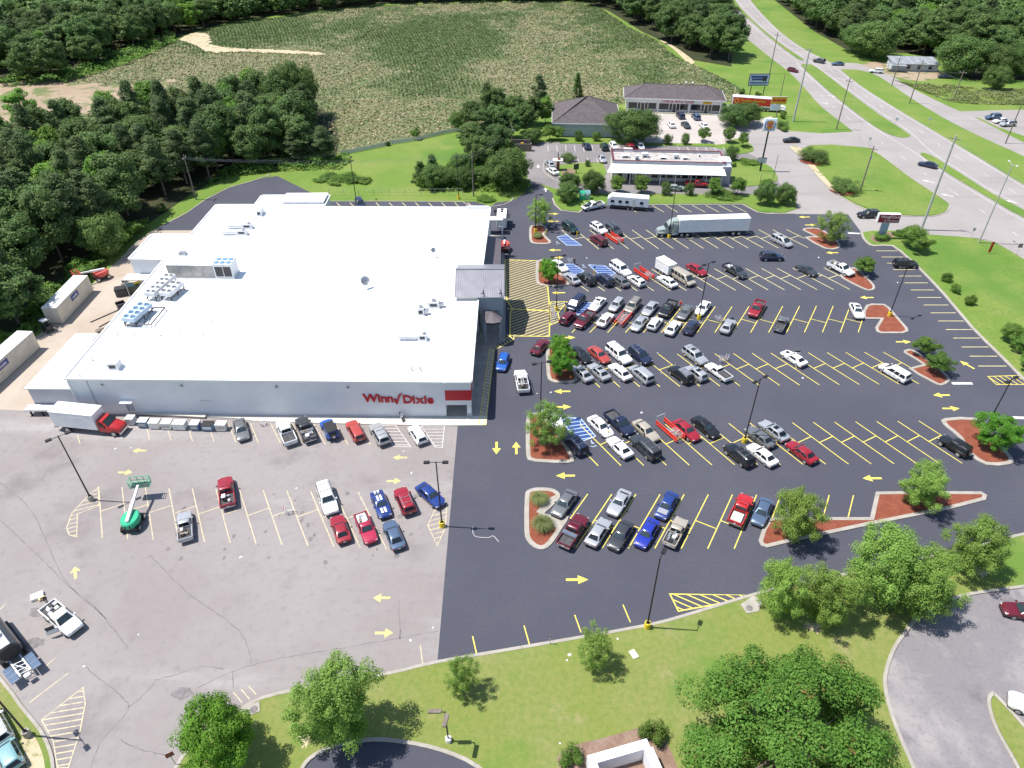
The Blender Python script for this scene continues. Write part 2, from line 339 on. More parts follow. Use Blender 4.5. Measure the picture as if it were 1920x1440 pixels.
# lower left corner
LK = GL([(-150, 1100), (0, 1272), (40, 1325), (75, 1368), (93, 1405), (100, 1440), (102, 1520)])
sheet('corner_grass', smooth(LK, 2)+GL([(60, 1520), (42, 1440), (30, 1400), (0, 1345), (-120, 1250)]), .115, 'lawn')
sheet('corner_lot', GL([(60, 1520), (42, 1440), (30, 1400), (0, 1345), (-120, 1250), (-300, 1400), (-200, 1600)]), .008, 'asphalt_old')
sheet('bare_patch', smooth(GL([(40, 1385), (60, 1378), (75, 1400), (85, 1440), (80, 1500), (58, 1480), (48, 1420)]), 3, True), .12, 'sand')
kerb(smooth(LK, 3), w=.3, h=.15); kerb(GL([(-40, 1310), (0, 1350), (28, 1385), (42, 1420), (50, 1470)]), w=.25, h=.15)
kerb(GL([(1045, 395), (1036, 372), (1040, 384), (1052, 395), (1085, 399), (1102, 385), (1392, 383.5), (1420, 398), (1440, 401), (1490, 401)])[1:], w=.35)

# ---------------- fast food plot, strip mall plot, entrance drives
sheet('drive_asphalt', GL([(1440, 401), (1590, 402), (1600, 420), (1615, 436), (1640, 433), (1700, 434), (1740, 440), (1820, 446), (1866, 455), (1905, 476), (1950, 440), (1780, 383), (1772, 398), (1745, 406), (1690, 405), (1640, 398), (1585, 375), (1555, 350), (1530, 322), (1510, 296), (1500, 280), (1520, 272), (1560, 271), (1630, 277), (1600, 247), (1540, 250), (1470, 245), (1420, 240), (1380, 262), (1390, 282), (1430, 300), (1455, 330), (1462, 345), (1490, 375)]), .011, 'road_surface')
sheet('restaurant_lot', GL([(990, 345), (985, 300), (985, 270), (1020, 266), (1120, 268), (1300, 270), (1370, 282), (1390, 285), (1440, 300), (1462, 345), (1480, 362), (1440, 364), (1200, 362), (1090, 362), (1060, 360), (1030, 350), (1012, 345)]), .009, 'asphalt_mid')
sheet('mall_lot', GL([(1160, 210), (1360, 217), (1420, 225), (1445, 218), (1465, 232), (1470, 245), (1420, 255), (1390, 268), (1330, 272), (1205, 268), (1165, 256), (1155, 230)]), .008, 'concrete_lot')
sheet('verge', smooth(GL([(1046, 386), (1050, 366), (1080, 363), (1200, 364), (1440, 366), (1470, 362), (1492, 374), (1494, 392), (1470, 400), (1424, 397), (1395, 382), (1220, 383), (1110, 384), (1088, 397), (1056, 394)]), 1, True), .10, 'grass')
sheet('verge', smooth(GL([(1375, 300), (1435, 308), (1456, 328), (1452, 342), (1400, 350), (1372, 345)]), 3, True), .10, 'grass')
sheet('verge', smooth(GL([(1372, 262), (1395, 262), (1414, 280), (1400, 287), (1372, 288), (1358, 272)]), 3, True), .10, 'grass')
sheet('verge', GL([(1205, 268), (1340, 270), (1340, 275), (1205, 273)]), .10, 'grass')
sheet('verge', GL([(1055, 262), (1160, 264), (1200, 268), (1200, 273), (1155, 271), (1050, 269)]), .10, 'grass')
sheet('verge', smooth(GL([(1050, 310), (1130, 306), (1130, 340), (1095, 345), (1060, 338), (1045, 325)]), 2, True), .10, 'grass')
sheet('triangle_lawn', smooth(GL([(1502, 281), (1530, 276), (1580, 274), (1630, 280), (1673, 309), (1713, 339), (1763, 372), (1778, 385), (1770, 398), (1745, 404), (1690, 403), (1640, 396), (1590, 374), (1560, 348), (1530, 318)]), 2, True), .10, 'grass')
sheet('sandy_bank', smooth(GL([(1480, 276), (1502, 279), (1535, 320), (1562, 350), (1572, 366), (1556, 355), (1530, 328), (1508, 302)]), 2, True), .115, 'sand')
kerb(smooth(GL([(1555, 352), (1590, 377), (1640, 399), (1690, 405), (1745, 406), (1772, 399), (1781, 385), (1765, 371), (1713, 337), (1673, 307), (1630, 277)]), 3), w=.3)
kerb(smooth(GL([(1042, 365), (1200, 363), (1330, 365), (1440, 366), (1470, 361)]), 2), w=.2)
kerb(smooth(GL([(1023, 300), (1018, 318), (1028, 330), (1045, 340), (1060, 346)]), 4), w=.3)
kerb(smooth(GL([(1130, 347), (1080, 343), (1050, 332), (1040, 318), (1048, 308), (1130, 304)]), 3), w=.25)
for pts in ([(1026, 272), (1116, 272)],): pass
# ---------------- highway
HL = [(1320, -40), (1343, 0), (1363, 30), (1390, 63), (1447, 110), (1477, 133), (1507, 163), (1540, 200), (1600, 247), (1630, 277), (1673, 307), (1713, 337), (1763, 370), (1820, 415), (1866, 454), (1920, 485), (2100, 600)]
HM1 = [(1345, -40), (1363, 0), (1407, 43), (1453, 83), (1493, 112), (1502, 125), (1547, 167), (1600, 210), (1647, 243), (1680, 263), (1725, 290), (1780, 330), (1847, 370), (1897, 400), (1920, 412), (2100, 520)]
HM2 = [(1360, -40), (1380, 0), (1413, 37), (1460, 77), (1510, 110), (1527, 123), (1587, 167), (1647, 210), (1700, 245), (1743, 285), (1797, 320), (1860, 360), (1920, 390), (2100, 490)]
HR = [(1380, -40), (1407, 0), (1433, 30), (1467, 63), (1513, 95), (1557, 117), (1613, 160), (1680, 203), (1747, 243), (1797, 273), (1847, 303), (1920, 347), (2100, 450)]
hl, h1, h2, hr = (smooth(GL(p), 3) for p in (HL, HM1, HM2, HR))
road = sheet('highway', hl+list(reversed(hr)), .010, 'road_surface')
def medi(px): sheet('median_grass', smooth(GL(px), 3, True), .08, 'grass')
medi([(1340, -50), (1366, -2), (1410, 41), (1456, 81), (1494, 109), (1505, 111), (1458, 78), (1411, 38), (1379, 2), (1358, -40)])
medi([(1503, 124), (1515, 121), (1530, 126), (1588, 170), (1646, 213), (1698, 247), (1706, 256), (1682, 257), (1646, 241), (1600, 208), (1547, 165)])
medi([(1726, 290), (1745, 291), (1797, 323), (1860, 363), (1920, 394), (2090, 490), (2090, 512), (1920, 409), (1897, 397), (1847, 367), (1780, 327)])
FR1 = smooth(GL([(1557, 117), (1590, 118), (1617, 121), (1673, 143), (1713, 167), (1780, 200), (1827, 220), (1880, 247), (1920, 267), (2080, 340)]), 3)
FR2 = smooth(GL([(1572, 131), (1590, 130), (1613, 132), (1647, 143), (1713, 187), (1780, 227), (1847, 260), (1920, 293), (2080, 370)]), 3)
sheet('frontage_road', FR1+list(reversed(FR2)), .012, 'road_surface')
sheet('dirt_forecourt', smooth(GL([(1617, 121), (1640, 116), (1680, 122), (1755, 130), (1762, 145), (1720, 152), (1675, 143), (1640, 130)]), 3, True), .02, 'bare_earth')
sheet('side_lot', GL([(1800, 209), (1860, 207), (1960, 205), (2080, 230), (2080, 300), (1990, 290), (1920, 255), (1870, 238), (1838, 222), (1820, 218)]), .014, 'road_surface')
rp = empty('road_markings'); rp['kind'] = 'structure'
for e, d in ((h1, .5), (h2, -.5), (hl, -.6), (hr, .6)):
    pass
strip('edge_line', offset_poly(h1, -.55, False), .16, .02, 'road_paint', rp)
strip('edge_line', offset_poly(h2, .55, False), .16, .02, 'road_paint', rp)
strip('edge_line', offset_poly(hr, -.9, False), .16, .02, 'road_paint', rp)
def dashes(a, b, f):
    pa = [tuple(Vector(a[i])*(1-f)+Vector(min(b, key=lambda q: (Vector(q)-Vector(a[i])).length))*f) for i in range(len(a))]
    acc = 0.0
    for i in range(len(pa)-1):
        p, q = Vector(pa[i]), Vector(pa[i+1]); L_ = (q-p).length; s = 0.0
        while s < L_:
            e = min(L_, s+3.0)
            if (int((acc+s)/3.0) % 4) == 0: strip('lane_dash', [tuple(p+(q-p)*(s/L_)), tuple(p+(q-p)*(e/L_))], .15, .02, 'road_paint', rp)
            s += 3.0
        acc += L_
dashes(h1, hl, .52); dashes(h2, hr, .5)

# ---------------- islands in the new lot
def island(px, s=1.0, ox=0.0, oy=0.0, w=.5, sm=2, mulch='mulch'):
    p = smooth(GL(px, 0, s, ox, oy), sm, True)
    if area(p) < 0: p.reverse()
    o = sheet('island_bed', offset_poly(p, .2), .115, mulch)
    k = kerb(offset_poly(p, .25), closed=True, w=w, h=.14, name='island_kerb'); k['kind'] = 'structure'
    return p
I1 = island([(88, 190), (104, 145), (160, 128), (250, 130), (300, 150), (318, 190), (250, 262), (212, 300), (290, 312), (375, 318), (335, 390), (262, 500), (205, 535), (150, 522), (100, 475), (85, 400)], 3.5556, 960, 880, .6)
sheet('island_concrete', GL([(225, 205), (300, 170), (318, 190), (212, 300), (160, 290)], 0, 3.5556, 960, 880), .13, 'concrete'); sheet('island_concrete', GL([(205, 302), (290, 312), (372, 318), (300, 420), (255, 330)], 0, 3.5556, 960, 880), .131, 'concrete')
island([(145, 330), (165, 262), (220, 243), (290, 262), (440, 400), (520, 520), (620, 690), (560, 738), (300, 732), (190, 715), (145, 660)], 5.3333, 960, 730, .6)
island([(250, 730), (262, 685), (330, 650), (480, 700), (620, 800), (520, 880), (590, 1000), (540, 1055), (400, 1065), (300, 1045), (258, 980)], 5.647, 980, 530, .6)
island([(152, 820), (160, 780), (250, 765), (350, 800), (440, 930), (515, 990), (525, 1035), (480, 1060), (330, 1065), (200, 1050), (150, 1000)], 6, 980, 360, .6)
island([(75, 420), (100, 380), (180, 372), (250, 385), (280, 430), (240, 480), (315, 555), (300, 585), (200, 590), (110, 580), (78, 540)], 6, 980, 360, .55)
island([(1350, 435), (1385, 410), (1530, 412), (1680, 500), (1772, 595), (1745, 640), (1600, 642), (1370, 512), (1490, 505)], 6, 1280, 360, .5)
island([(-20, 655), (30, 625), (90, 600), (180, 670), (250, 740), (252, 775), (210, 787), (150, 768), (0, 692)], 4.235, 1580, 360, .45)
island([(158, 950), (185, 900), (230, 890), (330, 893), (370, 920), (515, 1085), (520, 1110), (480, 1126), (310, 1126), (268, 1112), (256, 1080), (300, 1012), (160, 1010)], 4.235, 1580, 360, .5, 1)
island([(1694, 662), (1700, 656), (1712, 657), (1745, 678), (1778, 706), (1780, 716), (1765, 724), (1745, 716), (1703, 691), (1730, 684)], w=.45)
island([(1446, 195), (1460, 172), (1640, 170), (1720, 250), (1850, 400), (1830, 437), (1700, 440), (1600, 375), (1540, 280), (1470, 222)], 3.097, 1300, 730, .6)
island([(378, 880), (400, 810), (440, 748), (740, 746), (1025, 746), (1058, 598), (1300, 594), (1670, 597), (1705, 618), (1695, 645), (1480, 700), (1030, 790), (560, 890), (430, 922), (392, 910)], 3.097, 1300, 730, .5, 1)
sheet('sign_bed', smooth(GL([(1632, 448), (1640, 440), (1665, 436), (1690, 440), (1672, 445), (1662, 453), (1645, 455)]), 3, True), .118, 'bark_mulch')
bed = sheet('shrub_bed', smooth(GL([(1048, 1440), (1045, 1420), (1070, 1400), (1130, 1385), (1200, 1365), (1225, 1362), (1248, 1390), (1272, 1445), (1280, 1500), (1050, 1500)]), 2, True), .125, 'bark_mulch')
for px in ([(1505, 1170), (1530, 1160), (1545, 1172), (1530, 1192), (1510, 1185)], [(555, 1375), (575, 1360), (600, 1385), (590, 1410), (570, 1400)], [(1810, 1068), (1850, 1066), (1870, 1078), (1820, 1082)]):
    c_ = G(sum(p[0] for p in px)/len(px), sum(p[1] for p in px)/len(px)); sheet('bare_patch', [(c_.x+random.uniform(.35, 1.25)*math.cos(t), c_.y+random.uniform(.3, 1.0)*math.sin(t)) for t in np.linspace(0, 6.2, 46)], .12, 'sand')
for px, px2 in (([(1388, 1135), (1412, 1118), (1428, 1127), (1422, 1148), (1400, 1152)], (1405, 1140)), ([(437, 1332), (487, 1317), (488, 1335), (472, 1342), (455, 1338)], (476, 1330))):
    o = MB().prism(GL(px), .02, .19).build('storm_drain', 'concrete'); tag(o, 'square concrete storm drain inlet by the kerb '+('below the yellow hatching at right' if px[0][0] > 900 else 'behind the bright green tree at lower left'), 'storm drain', 'storm drain inlets')
    c = G(*px2, .2); MB().tube((c.x, c.y, .19), (c.x, c.y, .215), .38, .38, 14).build('manhole_cover', 'stain', o)

# ---------------- painted stalls
LINEW = .13
def lerp2(a, b, t): return (a[0]+(b[0]-a[0])*t, a[1]+(b[1]-a[1])*t)
def stall_row(par, tA, ia, tB, ib, bA, ja, bB, jb, ks, shift, mat, z, div=True, half_top=(), half_bot=(), nodiv=(), w=LINEW):
    tA, tB, bA, bB = G2(*tA), G2(*tB), G2(*bA), G2(*bB)
    T = lambda k: lerp2(tA, tB, (k-ia)/(ib-ia)); Bm = lambda k: lerp2(bA, bB, (k+shift-ja)/(jb-ja))
    for k in ks:
        t, b = T(k), Bm(k); m = lerp2(t, b, .5)
        if k in half_top: b = lerp2(t, b, .5)
        if k in half_bot: t = lerp2(t, b, .5)
        strip('stall_line', [t, b], w, z, mat, par)
        if div and k+1 in ks and k not in nodiv:
            t2, b2 = T(k+1), Bm(k+1); d = (Vector(t2)-Vector(b2)).normalized(); mv = Vector(m); base = Vector(b2)
            f = base+d*((mv-base).dot(d)); strip('stall_divider', [m, tuple(f)], w, z+.003, mat, par)
ZN = .022
stall_row(new, (1102, 926.4), 0, (1600.3, 928.6), 11, (1128.7, 1027.9), 0, (1376.5, 1029), 5, range(0, 12), -2, 'paint_yellow', ZN, half_top=(0, 8, 9, 10, 11), nodiv=(0, 7, 8, 9, 10))
stall_row(new, (1366.5, 793.9), 0, (1722.7, 789.4), 9, (1334.9, 872), 0, (1804, 868.8), 11, range(-8, 10), 3, 'paint_yellow', ZN, half_bot=(-8, -9), half_top=(9,), nodiv=(-8,))
stall_row(new, (1340, 663.1), 0, (1655.8, 660.2), 9, (1349.7, 724), 0, (1685.8, 720.4), 9, range(-8, 10), 2, 'paint_yellow', ZN, half_top=(9,))
stall_row(new, (1404.2, 574.7), 0, (1593.9, 573.5), 6, (1407.4, 623.5), 0, (1609.1, 623.3), 6, range(-9, 8), -1, 'paint_yellow', ZN, half_bot=(7, -9))
stall_row(new, (1280.8, 504.3), 0, (1544.7, 502.2), 9, (1348.5, 544.5), 0, (1593.3, 542.7), 8, range(-8, 10), 0, 'paint_yellow_pale', ZN, half_top=(9,), half_bot=(-8, -7, -6, -5))
stall_row(new, (1422.2, 430.8), 0, (1475, 430.7), 2, (1347, 465.7), 0, (1515.2, 464.5), 6, range(-14, 3), 5, 'paint_yellow_pale', ZN, half_top=(-14, 2))
stall_row(new, (1222, 384.6), 0, (1373, 384.8), 6, (1244.8, 397.8), 0, (1399.4, 397.8), 6, range(-2, 7), 0, 'paint_yellow_pale', ZN, div=False)
for a, b in ((1642.6, 470.5), (1653, 482), (1663, 493.6), (1674, 505.5), (1685, 517.7), (1696, 530.5), (1707.5, 543.8), (1719.5, 557.8), (1732, 572), (1745, 586.7), (1759, 602), (1773.3, 618), (1787.2, 634), (1802.5, 650.7), (1818, 668), (1834, 686.5)):
    f = (b-470.5)/216.0; strip('stall_line', [G2(a, b), G2(a+40+f*13, b)], .14, ZN, 'paint_yellow_pale', new)
ZO = .018
stall_row(old, (185, 912.5), 0, (671.7, 923), 11, (144.5, 1007), 0, (774, 1031), 13, range(0, 12), 1, 'paint_yellow_worn', ZO)
for (a, b), (c, d) in (((426, 791), (442.5, 829)), ((470, 794), (484, 830)), ((507, 793), (526, 830.8)), ((548, 794), (566, 831.6)), ((588.7, 795), (610, 833)), ((629.5, 795.6), (653, 834)), ((670, 797), (695.6, 835.5)), ((275, 800), (280.5, 824.5)), ((314, 804), (320.8, 825.8)), ((353, 803), (360.8, 826.8)), ((393, 803), (401.5, 828.8)), ((145, 815), (150, 832)), ((5, 1340), (1, 1342)), ((55, 1318), (128, 1262)), ((82, 1253), (104, 1233)), ((0, 1143), (12, 1131)), ((788, 1210), (793, 1248))):
    strip('stall_line', [G2(a, b), G2(c, d)], .11, ZO, 'paint_yellow_worn', old)
for i, (a, b) in enumerate(((886, 1193, ), (982.5, 1173), (1077.5, 1153), (1168, 1134))):
    strip('stall_line', [G2(a, b), G2(a+8+i*2, b+(35, 35, 33, 33)[i])], .13, ZN, 'paint_yellow', new)
# rear stalls behind the store
for i in range(13):
    x = 582+i*24.6; strip('stall_line', [G2(x, 380), G2(x+10, 390)], .14, ZN, 'paint_yellow_pale', rear)
# fast food stalls
for i in range(9): strip('stall_line', [G2(1027+i*16.6, 272), G2(1028+i*16.8, 284)], .14, .02, 'paint_white_worn', rp)
for i in range(6): strip('stall_line', [G2(1271+i*17, 276), G2(1278+i*17, 288)], .14, .02, 'paint_white_worn', rp)
for i in range(3): strip('stall_line', [G2(1083+i*18, 296), G2(1086+i*18, 306)], .14, .02, 'paint_white_worn', rp)
for i in range(13): strip('stall_line', [G2(1182+i*14.5, 210.5+i*.45), G2(1184+i*14.7, 217+i*.45)], .14, .02, 'paint_white_worn', rp)
for i in range(9): strip('stall_line', [G2(1225+i*15.5, 262), G2(1230+i*15.6, 270)], .14, .02, 'paint_white_worn', rp)
# arrows
def arrow(px, py, ang, mat='paint_yellow', par=new, L_=2.6, z=ZN):
    c = G(px, py); w = .34
    p = [(-L_/2, -w/2), (.1, -w/2), (.1, -.62), (L_/2, 0), (.1, .62), (.1, w/2), (-L_/2, w/2)]
    ca, sa = math.cos(R(ang)), math.sin(R(ang))
    sheet('lane_arrow', [(c.x+x*ca-y*sa, c.y+x*sa+y*ca) for x, y in p], z+.002, mat, par, None)
for a in ((1060, 892, 180), (1082, 1087, 0), (1635, 897, 180), (931, 840, -90), (968, 840, 90), (1054, 734, 180), (1055, 763, 0), (1765, 741, 180), (1783, 766, 0), (1047, 549, 180), (1065, 633, 0), (1625, 558, 180), (1694, 641, 0), (1813, 684, 118), (1037, 401, 0), (1037, 415, 180), (1040, 469, 180), (1045, 483, 0), (1508, 407, 180), (1520, 422, 0), (1560, 474, 180)): arrow(*a)
for a in ((262, 845, 180), (235, 886, 0), (750, 858, 180), (738, 902, 0), (720, 1187, 0), (716, 1121, 180), (141, 1074, 118)): arrow(*a, mat='arrow_worn', par=old, z=ZO, L_=2.0)
for a in ((1023, 356, 90), (1009, 312, -90)): arrow(*a, mat='paint_white_worn', par=rp, z=.02)
for px, py, an in ((1560, 180, -40), (1590, 192, 140), (1547, 194, -42), (1740, 340, 140), (1775, 366, 140), (1595, 181, 140), (1895, 378, 140)): arrow(px, py, an, mat='road_paint', par=rp, L_=3.2, z=.02)
for a, b in (((1785, 719), (1823, 719)), ((1590, 437), (1612, 438)), ((1900, 783), (1925, 784))): strip('stop_bar', [G2(*a), G2(*b)], .55, ZN, 'paint_white', new)
# hatched zones: clip slanted lines to a polygon
def hatch(par, poly, ang, step, w, z, mat, border=None, bmat=None):
    n = Vector((-math.sin(ang), math.cos(ang))); d = Vector((math.cos(ang), math.sin(ang)))
    ks = [Vector(p).dot(n) for p in poly]; k = min(ks)+step*.6
    while k < max(ks):
        xs = []
        for i in range(len(poly)):
            a, b = Vector(poly[i-1]), Vector(poly[i]); fa, fb = a.dot(n)-k, b.dot(n)-k
            if fa*fb < 0: xs.append((a+(b-a)*(fa/(fa-fb))).dot(d))
        xs.sort()
        for a, b in zip(xs[::2], xs[1::2]): strip('hatch_line', [tuple(n*k+d*a), tuple(n*k+d*b)], w, z, mat, par)
        k += step
    if border: 
        mb = MB(); ribbon(mb, list(poly), border, z+.003, True); mb.build('hatch_border', bmat or mat, par)
HZ = GL([(947, 487), (1012, 489), (1014, 525), (1022, 536), (1027, 538), (1031, 581), (1030, 631), (956, 630), (957, 585), (961, 580), (950, 563), (949, 540)])
sheet('hatch_ground', HZ, .019, 'hatch_brown', new, None)
hatch(new, HZ, R(32), .80, .13, ZN+.002, 'paint_yellow_pale', .2, 'paint_yellow')
strip('hatch_border', GL([(952, 579), (1030, 583)]), .3, ZN+.008, 'paint_yellow', new)
hatch(new, smooth(GL([(1031, 570), (1040, 566), (1060, 566), (1062, 568), (1046, 587), (1050, 600), (1036, 608), (1031, 605)]), 2, True), R(-22), .62, .15, ZN+.002, 'paint_yellow_pale', .16, 'paint_yellow')
hatch(new, GL([(931, 655), (963, 637), (964, 630), (955, 631), (938, 640), (930, 648)]), R(-55), .62, .14, ZN+.002, 'paint_yellow_pale', .14, 'paint_yellow')
hatch(new, GL([(898, 796), (910, 798), (927, 658), (918, 655)]), R(-35), .7, .13, .15+.008, 'paint_yellow_pale', .12, 'paint_yellow')
hatch(new, GL([(1256, 1114), (1405, 1116), (1350, 1132), (1272, 1146)]), R(-30), .72, .14, ZN+.002, 'paint_yellow', .16)
hatch(new, GL([(1852, 706), (1912, 704), (1925, 721), (1868, 721)]), R(-70), .9, .14, ZN, 'paint_yellow', .14)
hatch(old, GL([(184, 914), (186, 948), (145, 964), (144, 1007), (130, 1003), (125, 990), (135, 962), (165, 930)]), R(22), .75, .12, ZO, 'paint_yellow_worn', .12)
hatch(old, GL([(825, 935), (838, 945), (835, 990), (820, 1023), (802, 985)]), R(18), .75, .12, ZO, 'paint_yellow_worn', .12)
hatch(old, GL([(156, 1289), (160, 1320), (150, 1372), (128, 1440), (108, 1440), (100, 1390), (78, 1350)]), R(10), .62, .12, ZO, 'paint_yellow_worn', .1)
hatch(old, GL([(433, 1300), (480, 1282), (480, 1305), (455, 1318), (440, 1315)]), R(-42), .7, .1, ZO, 'paint_yellow_worn')
def blue(par, px, s=1, ox=0, oy=0, ang=0, bm='paint_blue', lm='paint_blue_light', z=ZN):
    p = GL(px, 0, s, ox, oy); sheet('access_aisle', p, z-.001, bm, par, None); hatch(par, p, ang, .78, .13, z+.003, lm, .15)
blue(new, [(385, 508), (490, 478), (665, 603), (500, 603)], 6, 980, 360)
blue(new, [(455, 812), (565, 808), (690, 890), (600, 935), (520, 905)], 6, 980, 360)
blue(new, [(740, 820), (920, 828), (1045, 915), (950, 960), (860, 925)], 6, 980, 360)
blue(new, [(560, 320), (665, 210), (735, 215), (650, 330), (580, 345)], 5.647, 980, 530)
blue(new, [(490, 310), (560, 280), (685, 290), (835, 470), (700, 520), (570, 410)], 5.333, 960, 730, R(12), 'paint_blue', 'paint_blue_light')
for px in ([(1060, 348), (1145, 348), (1245, 490), (1130, 488)], [(1315, 350), (1470, 352), (1455, 495), (1410, 493)]):
    p = GL(px, 0, 3.5556, 420, 700); hatch(old, p, 0, .72, .1, ZO, 'paint_white_worn', .1)
for px, py in ((1045, 456), (1046, 503), (1094, 500), (1090, 799), (1111, 834)):   # wheelchair marks
    c = G(px, py); mb = MB(); ribbon(mb, [(c.x+.42*math.cos(t), c.y+.42*math.sin(t)) for t in np.linspace(-2.4, 1.6, 12)], .11, ZN+.006)
    ribbon(mb, [(c.x-.1, c.y+.95), (c.x-.05, c.y+.3), (c.x+.35, c.y+.25), (c.x+.5, c.y-.35)], .13, ZN+.006); mb.build('wheelchair_mark', 'paint_blue_light', new)
# cracks and seams in the old asphalt
def crack(px, w=.075, mat='crack'): strip('pavement_crack', [(x+random.gauss(0, .035), y+random.gauss(0, .035)) for x, y in smooth(GL(px), 10)], w, ZO-.002, mat, old)
for c in ([(0, 905), (60, 960), (120, 1085), (180, 1140), (240, 1215)], [(0, 975), (80, 1050), (130, 1100), (200, 1160)], [(290, 1275), (330, 1265), (380, 1250), (420, 1255)], [(370, 1290), (430, 1262), (500, 1240), (600, 1222), (700, 1205), (820, 1183)], [(160, 1250), (220, 1300), (240, 1330), (190, 1390), (170, 1440)], [(280, 1040), (350, 1110), (440, 1175), (465, 1215), (470, 1245)], [(436, 1258), (438, 1290)], [(751, 1180), (750, 1196), (748, 1125)], [(225, 1388), (260, 1405), (310, 1415)], [(80, 905), (90, 880), (130, 868)], [(235, 1330), (262, 1310), (295, 1275)]): crack(c)
strip('pavement_scratch', smooth(GL([(886, 988), (890, 1005), (915, 1008), (925, 1005), (935, 1016)]), 4), .06, ZN, 'paint_white_worn', new)
for i in range(46):   # oil marks in the stalls
    k = i % 11; c = G(random.uniform(290, 790), random.uniform(925, 1060)); rr = random.uniform(.08, .42)
    sheet('oil_stain', [(c.x+rr*random.uniform(.5, 1.1)*math.cos(t), c.y+1.5*rr*random.uniform(.5, 1.1)*math.sin(t)) for t in np.linspace(0, 6.0, 11)], ZO-.003+i*1e-5, 'stain', old, None)
for px, py in ((70, 1148), (65, 1205), (340, 1300), (760, 940)):
    c = G(px, py); sheet('oil_stain', [(c.x+random.uniform(.7, 1.4)*math.cos(t), c.y+random.uniform(.5, .9)*math.sin(t)) for t in np.linspace(0, 6.0, 13)], ZO-.0025, 'stain', old, None)
# crop tufts in rows on the field
def vnoise(x, y, s, seed):
    rs = np.random.RandomState(seed); g = rs.rand(64, 64); u, v = x/s+31.7, y/s+17.3
    iu, iv = np.floor(u).astype(int), np.floor(v).astype(int); fu, fv = u-iu, v-iv; fu = fu*fu*(3-2*fu); fv = fv*fv*(3-2*fv)
    q = lambda a, b: g[a % 64, b % 64]
    return (q(iu, iv)*(1-fu)+q(iu+1, iv)*fu)*(1-fv)+(q(iu, iv+1)*(1-fu)+q(iu+1, iv+1)*fu)*fv
def inside(px, py, poly):
    x, y = px, py; c = np.zeros(x.shape, bool); n = len(poly)
    for i in range(n):
        x1, y1 = poly[i-1]; x2, y2 = poly[i]
        with np.errstate(divide='ignore', invalid='ignore'):
            c ^= ((y1 > y) != (y2 > y)) & (x < (x2-x1)*(y-y1)/(y2-y1+1e-12)+x1)
    return c
def np_mesh(name, V, F):
    me = bpy.data.meshes.new(name); V = np.asarray(V, np.float32); F = np.asarray(F, np.int32); k = F.shape[1]
    me.vertices.add(len(V)); me.vertices.foreach_set('co', V.ravel())
    me.loops.add(F.size); me.loops.foreach_set('vertex_index', F.ravel())
    me.polygons.add(len(F)); me.polygons.foreach_set('loop_start', np.arange(0, F.size, k, dtype=np.int32))
    try: me.polygons.foreach_set('loop_total', np.full(len(F), k, dtype=np.int32))
    except Exception: pass
    me.update(calc_edges=True); return me
def cards(P, Nn, size, aspect, rs):
    n = len(P); Nn = Nn/np.maximum(np.linalg.norm(Nn, axis=1, keepdims=True), 1e-6)
    t = rs.normal(size=(n, 3)); t -= Nn*(t*Nn).sum(1, keepdims=True); t /= np.maximum(np.linalg.norm(t, axis=1, keepdims=True), 1e-6)
    b = np.cross(Nn, t); s = size[:, None] if np.ndim(size) else size
    V = np.stack([P+t*s, P+b*s*aspect, P-t*s, P-b*s*aspect], 1).reshape(-1, 3)
    return V, np.arange(4*n).reshape(n, 4)
leafmat('crop_leaf', (.095, .175, .050), (.175, .245, .085), .25)
leafmat('crop_straw', (.27, .235, .13), (.40, .345, .21), .1)
def crops():
    rs = np.random.RandomState(5); xs = np.array([p[0] for p in FIELD]); ys = np.array([p[1] for p in FIELD])
    rowang = lambda x, y: R(62)+np.clip((x+60)/260.0, -1, 1)*R(34)
    n = 330000; x = rs.uniform(xs.min(), xs.max(), n); y = rs.uniform(ys.min(), ys.max(), n)
    # snap to curved rows 2.6 m apart
    ux = x-40; rad = 420.0; ph = np.hypot(x+330, (y-120)*.55)
    k = np.round(ph/1.35)*1.35; f = k/np.maximum(ph, 1e-3); x = (x+330)*f-330; y = (y-120)*f+120
    x = x+rs.normal(0, .34, n); y = y+rs.normal(0, .45, n)
    ok = inside(x, y, FIELD) & ~inside(x, y, TRACK) & ~inside(x, y, BARE); x, y = x[ok], y[ok]
    d = .60*vnoise(x, y*.6, 46, 1)+.22*vnoise(x, y*.7, 16, 2)+.18*vnoise(x, y, 5, 3)
    keep = rs.rand(len(x)) < np.clip((d-.36)*4.2, .08, .95); strawy = (rs.rand(len(x)) < np.clip((.50-d)*2.6, .004, .42))
    for nm, sel, mt, lab in (('crop_rows', keep & ~strawy, 'crop_leaf', 'rows of young green crop plants across the far field'), ('crop_stubble', strawy, 'crop_straw', 'pale dry straw stubble lying between the crop rows')):
        P = np.stack([x[sel], y[sel], np.full(sel.sum(), .20)], 1); m = len(P)
        hv = rs.uniform(.22, .5, m) if mt == 'crop_leaf' else rs.uniform(.25, .6, m)
        if mt != 'crop_leaf': P[:, 2] = .12
        Nn = rs.normal(0, .55, (m, 3)); Nn[:, 2] += .8
        V, F = cards(P, Nn, hv, .6, rs); V[:, 2] = np.maximum(V[:, 2], .05)
        tag(obj(nm, np_mesh(nm, V, F), mt), lab, 'crop', kind='stuff')
crops()
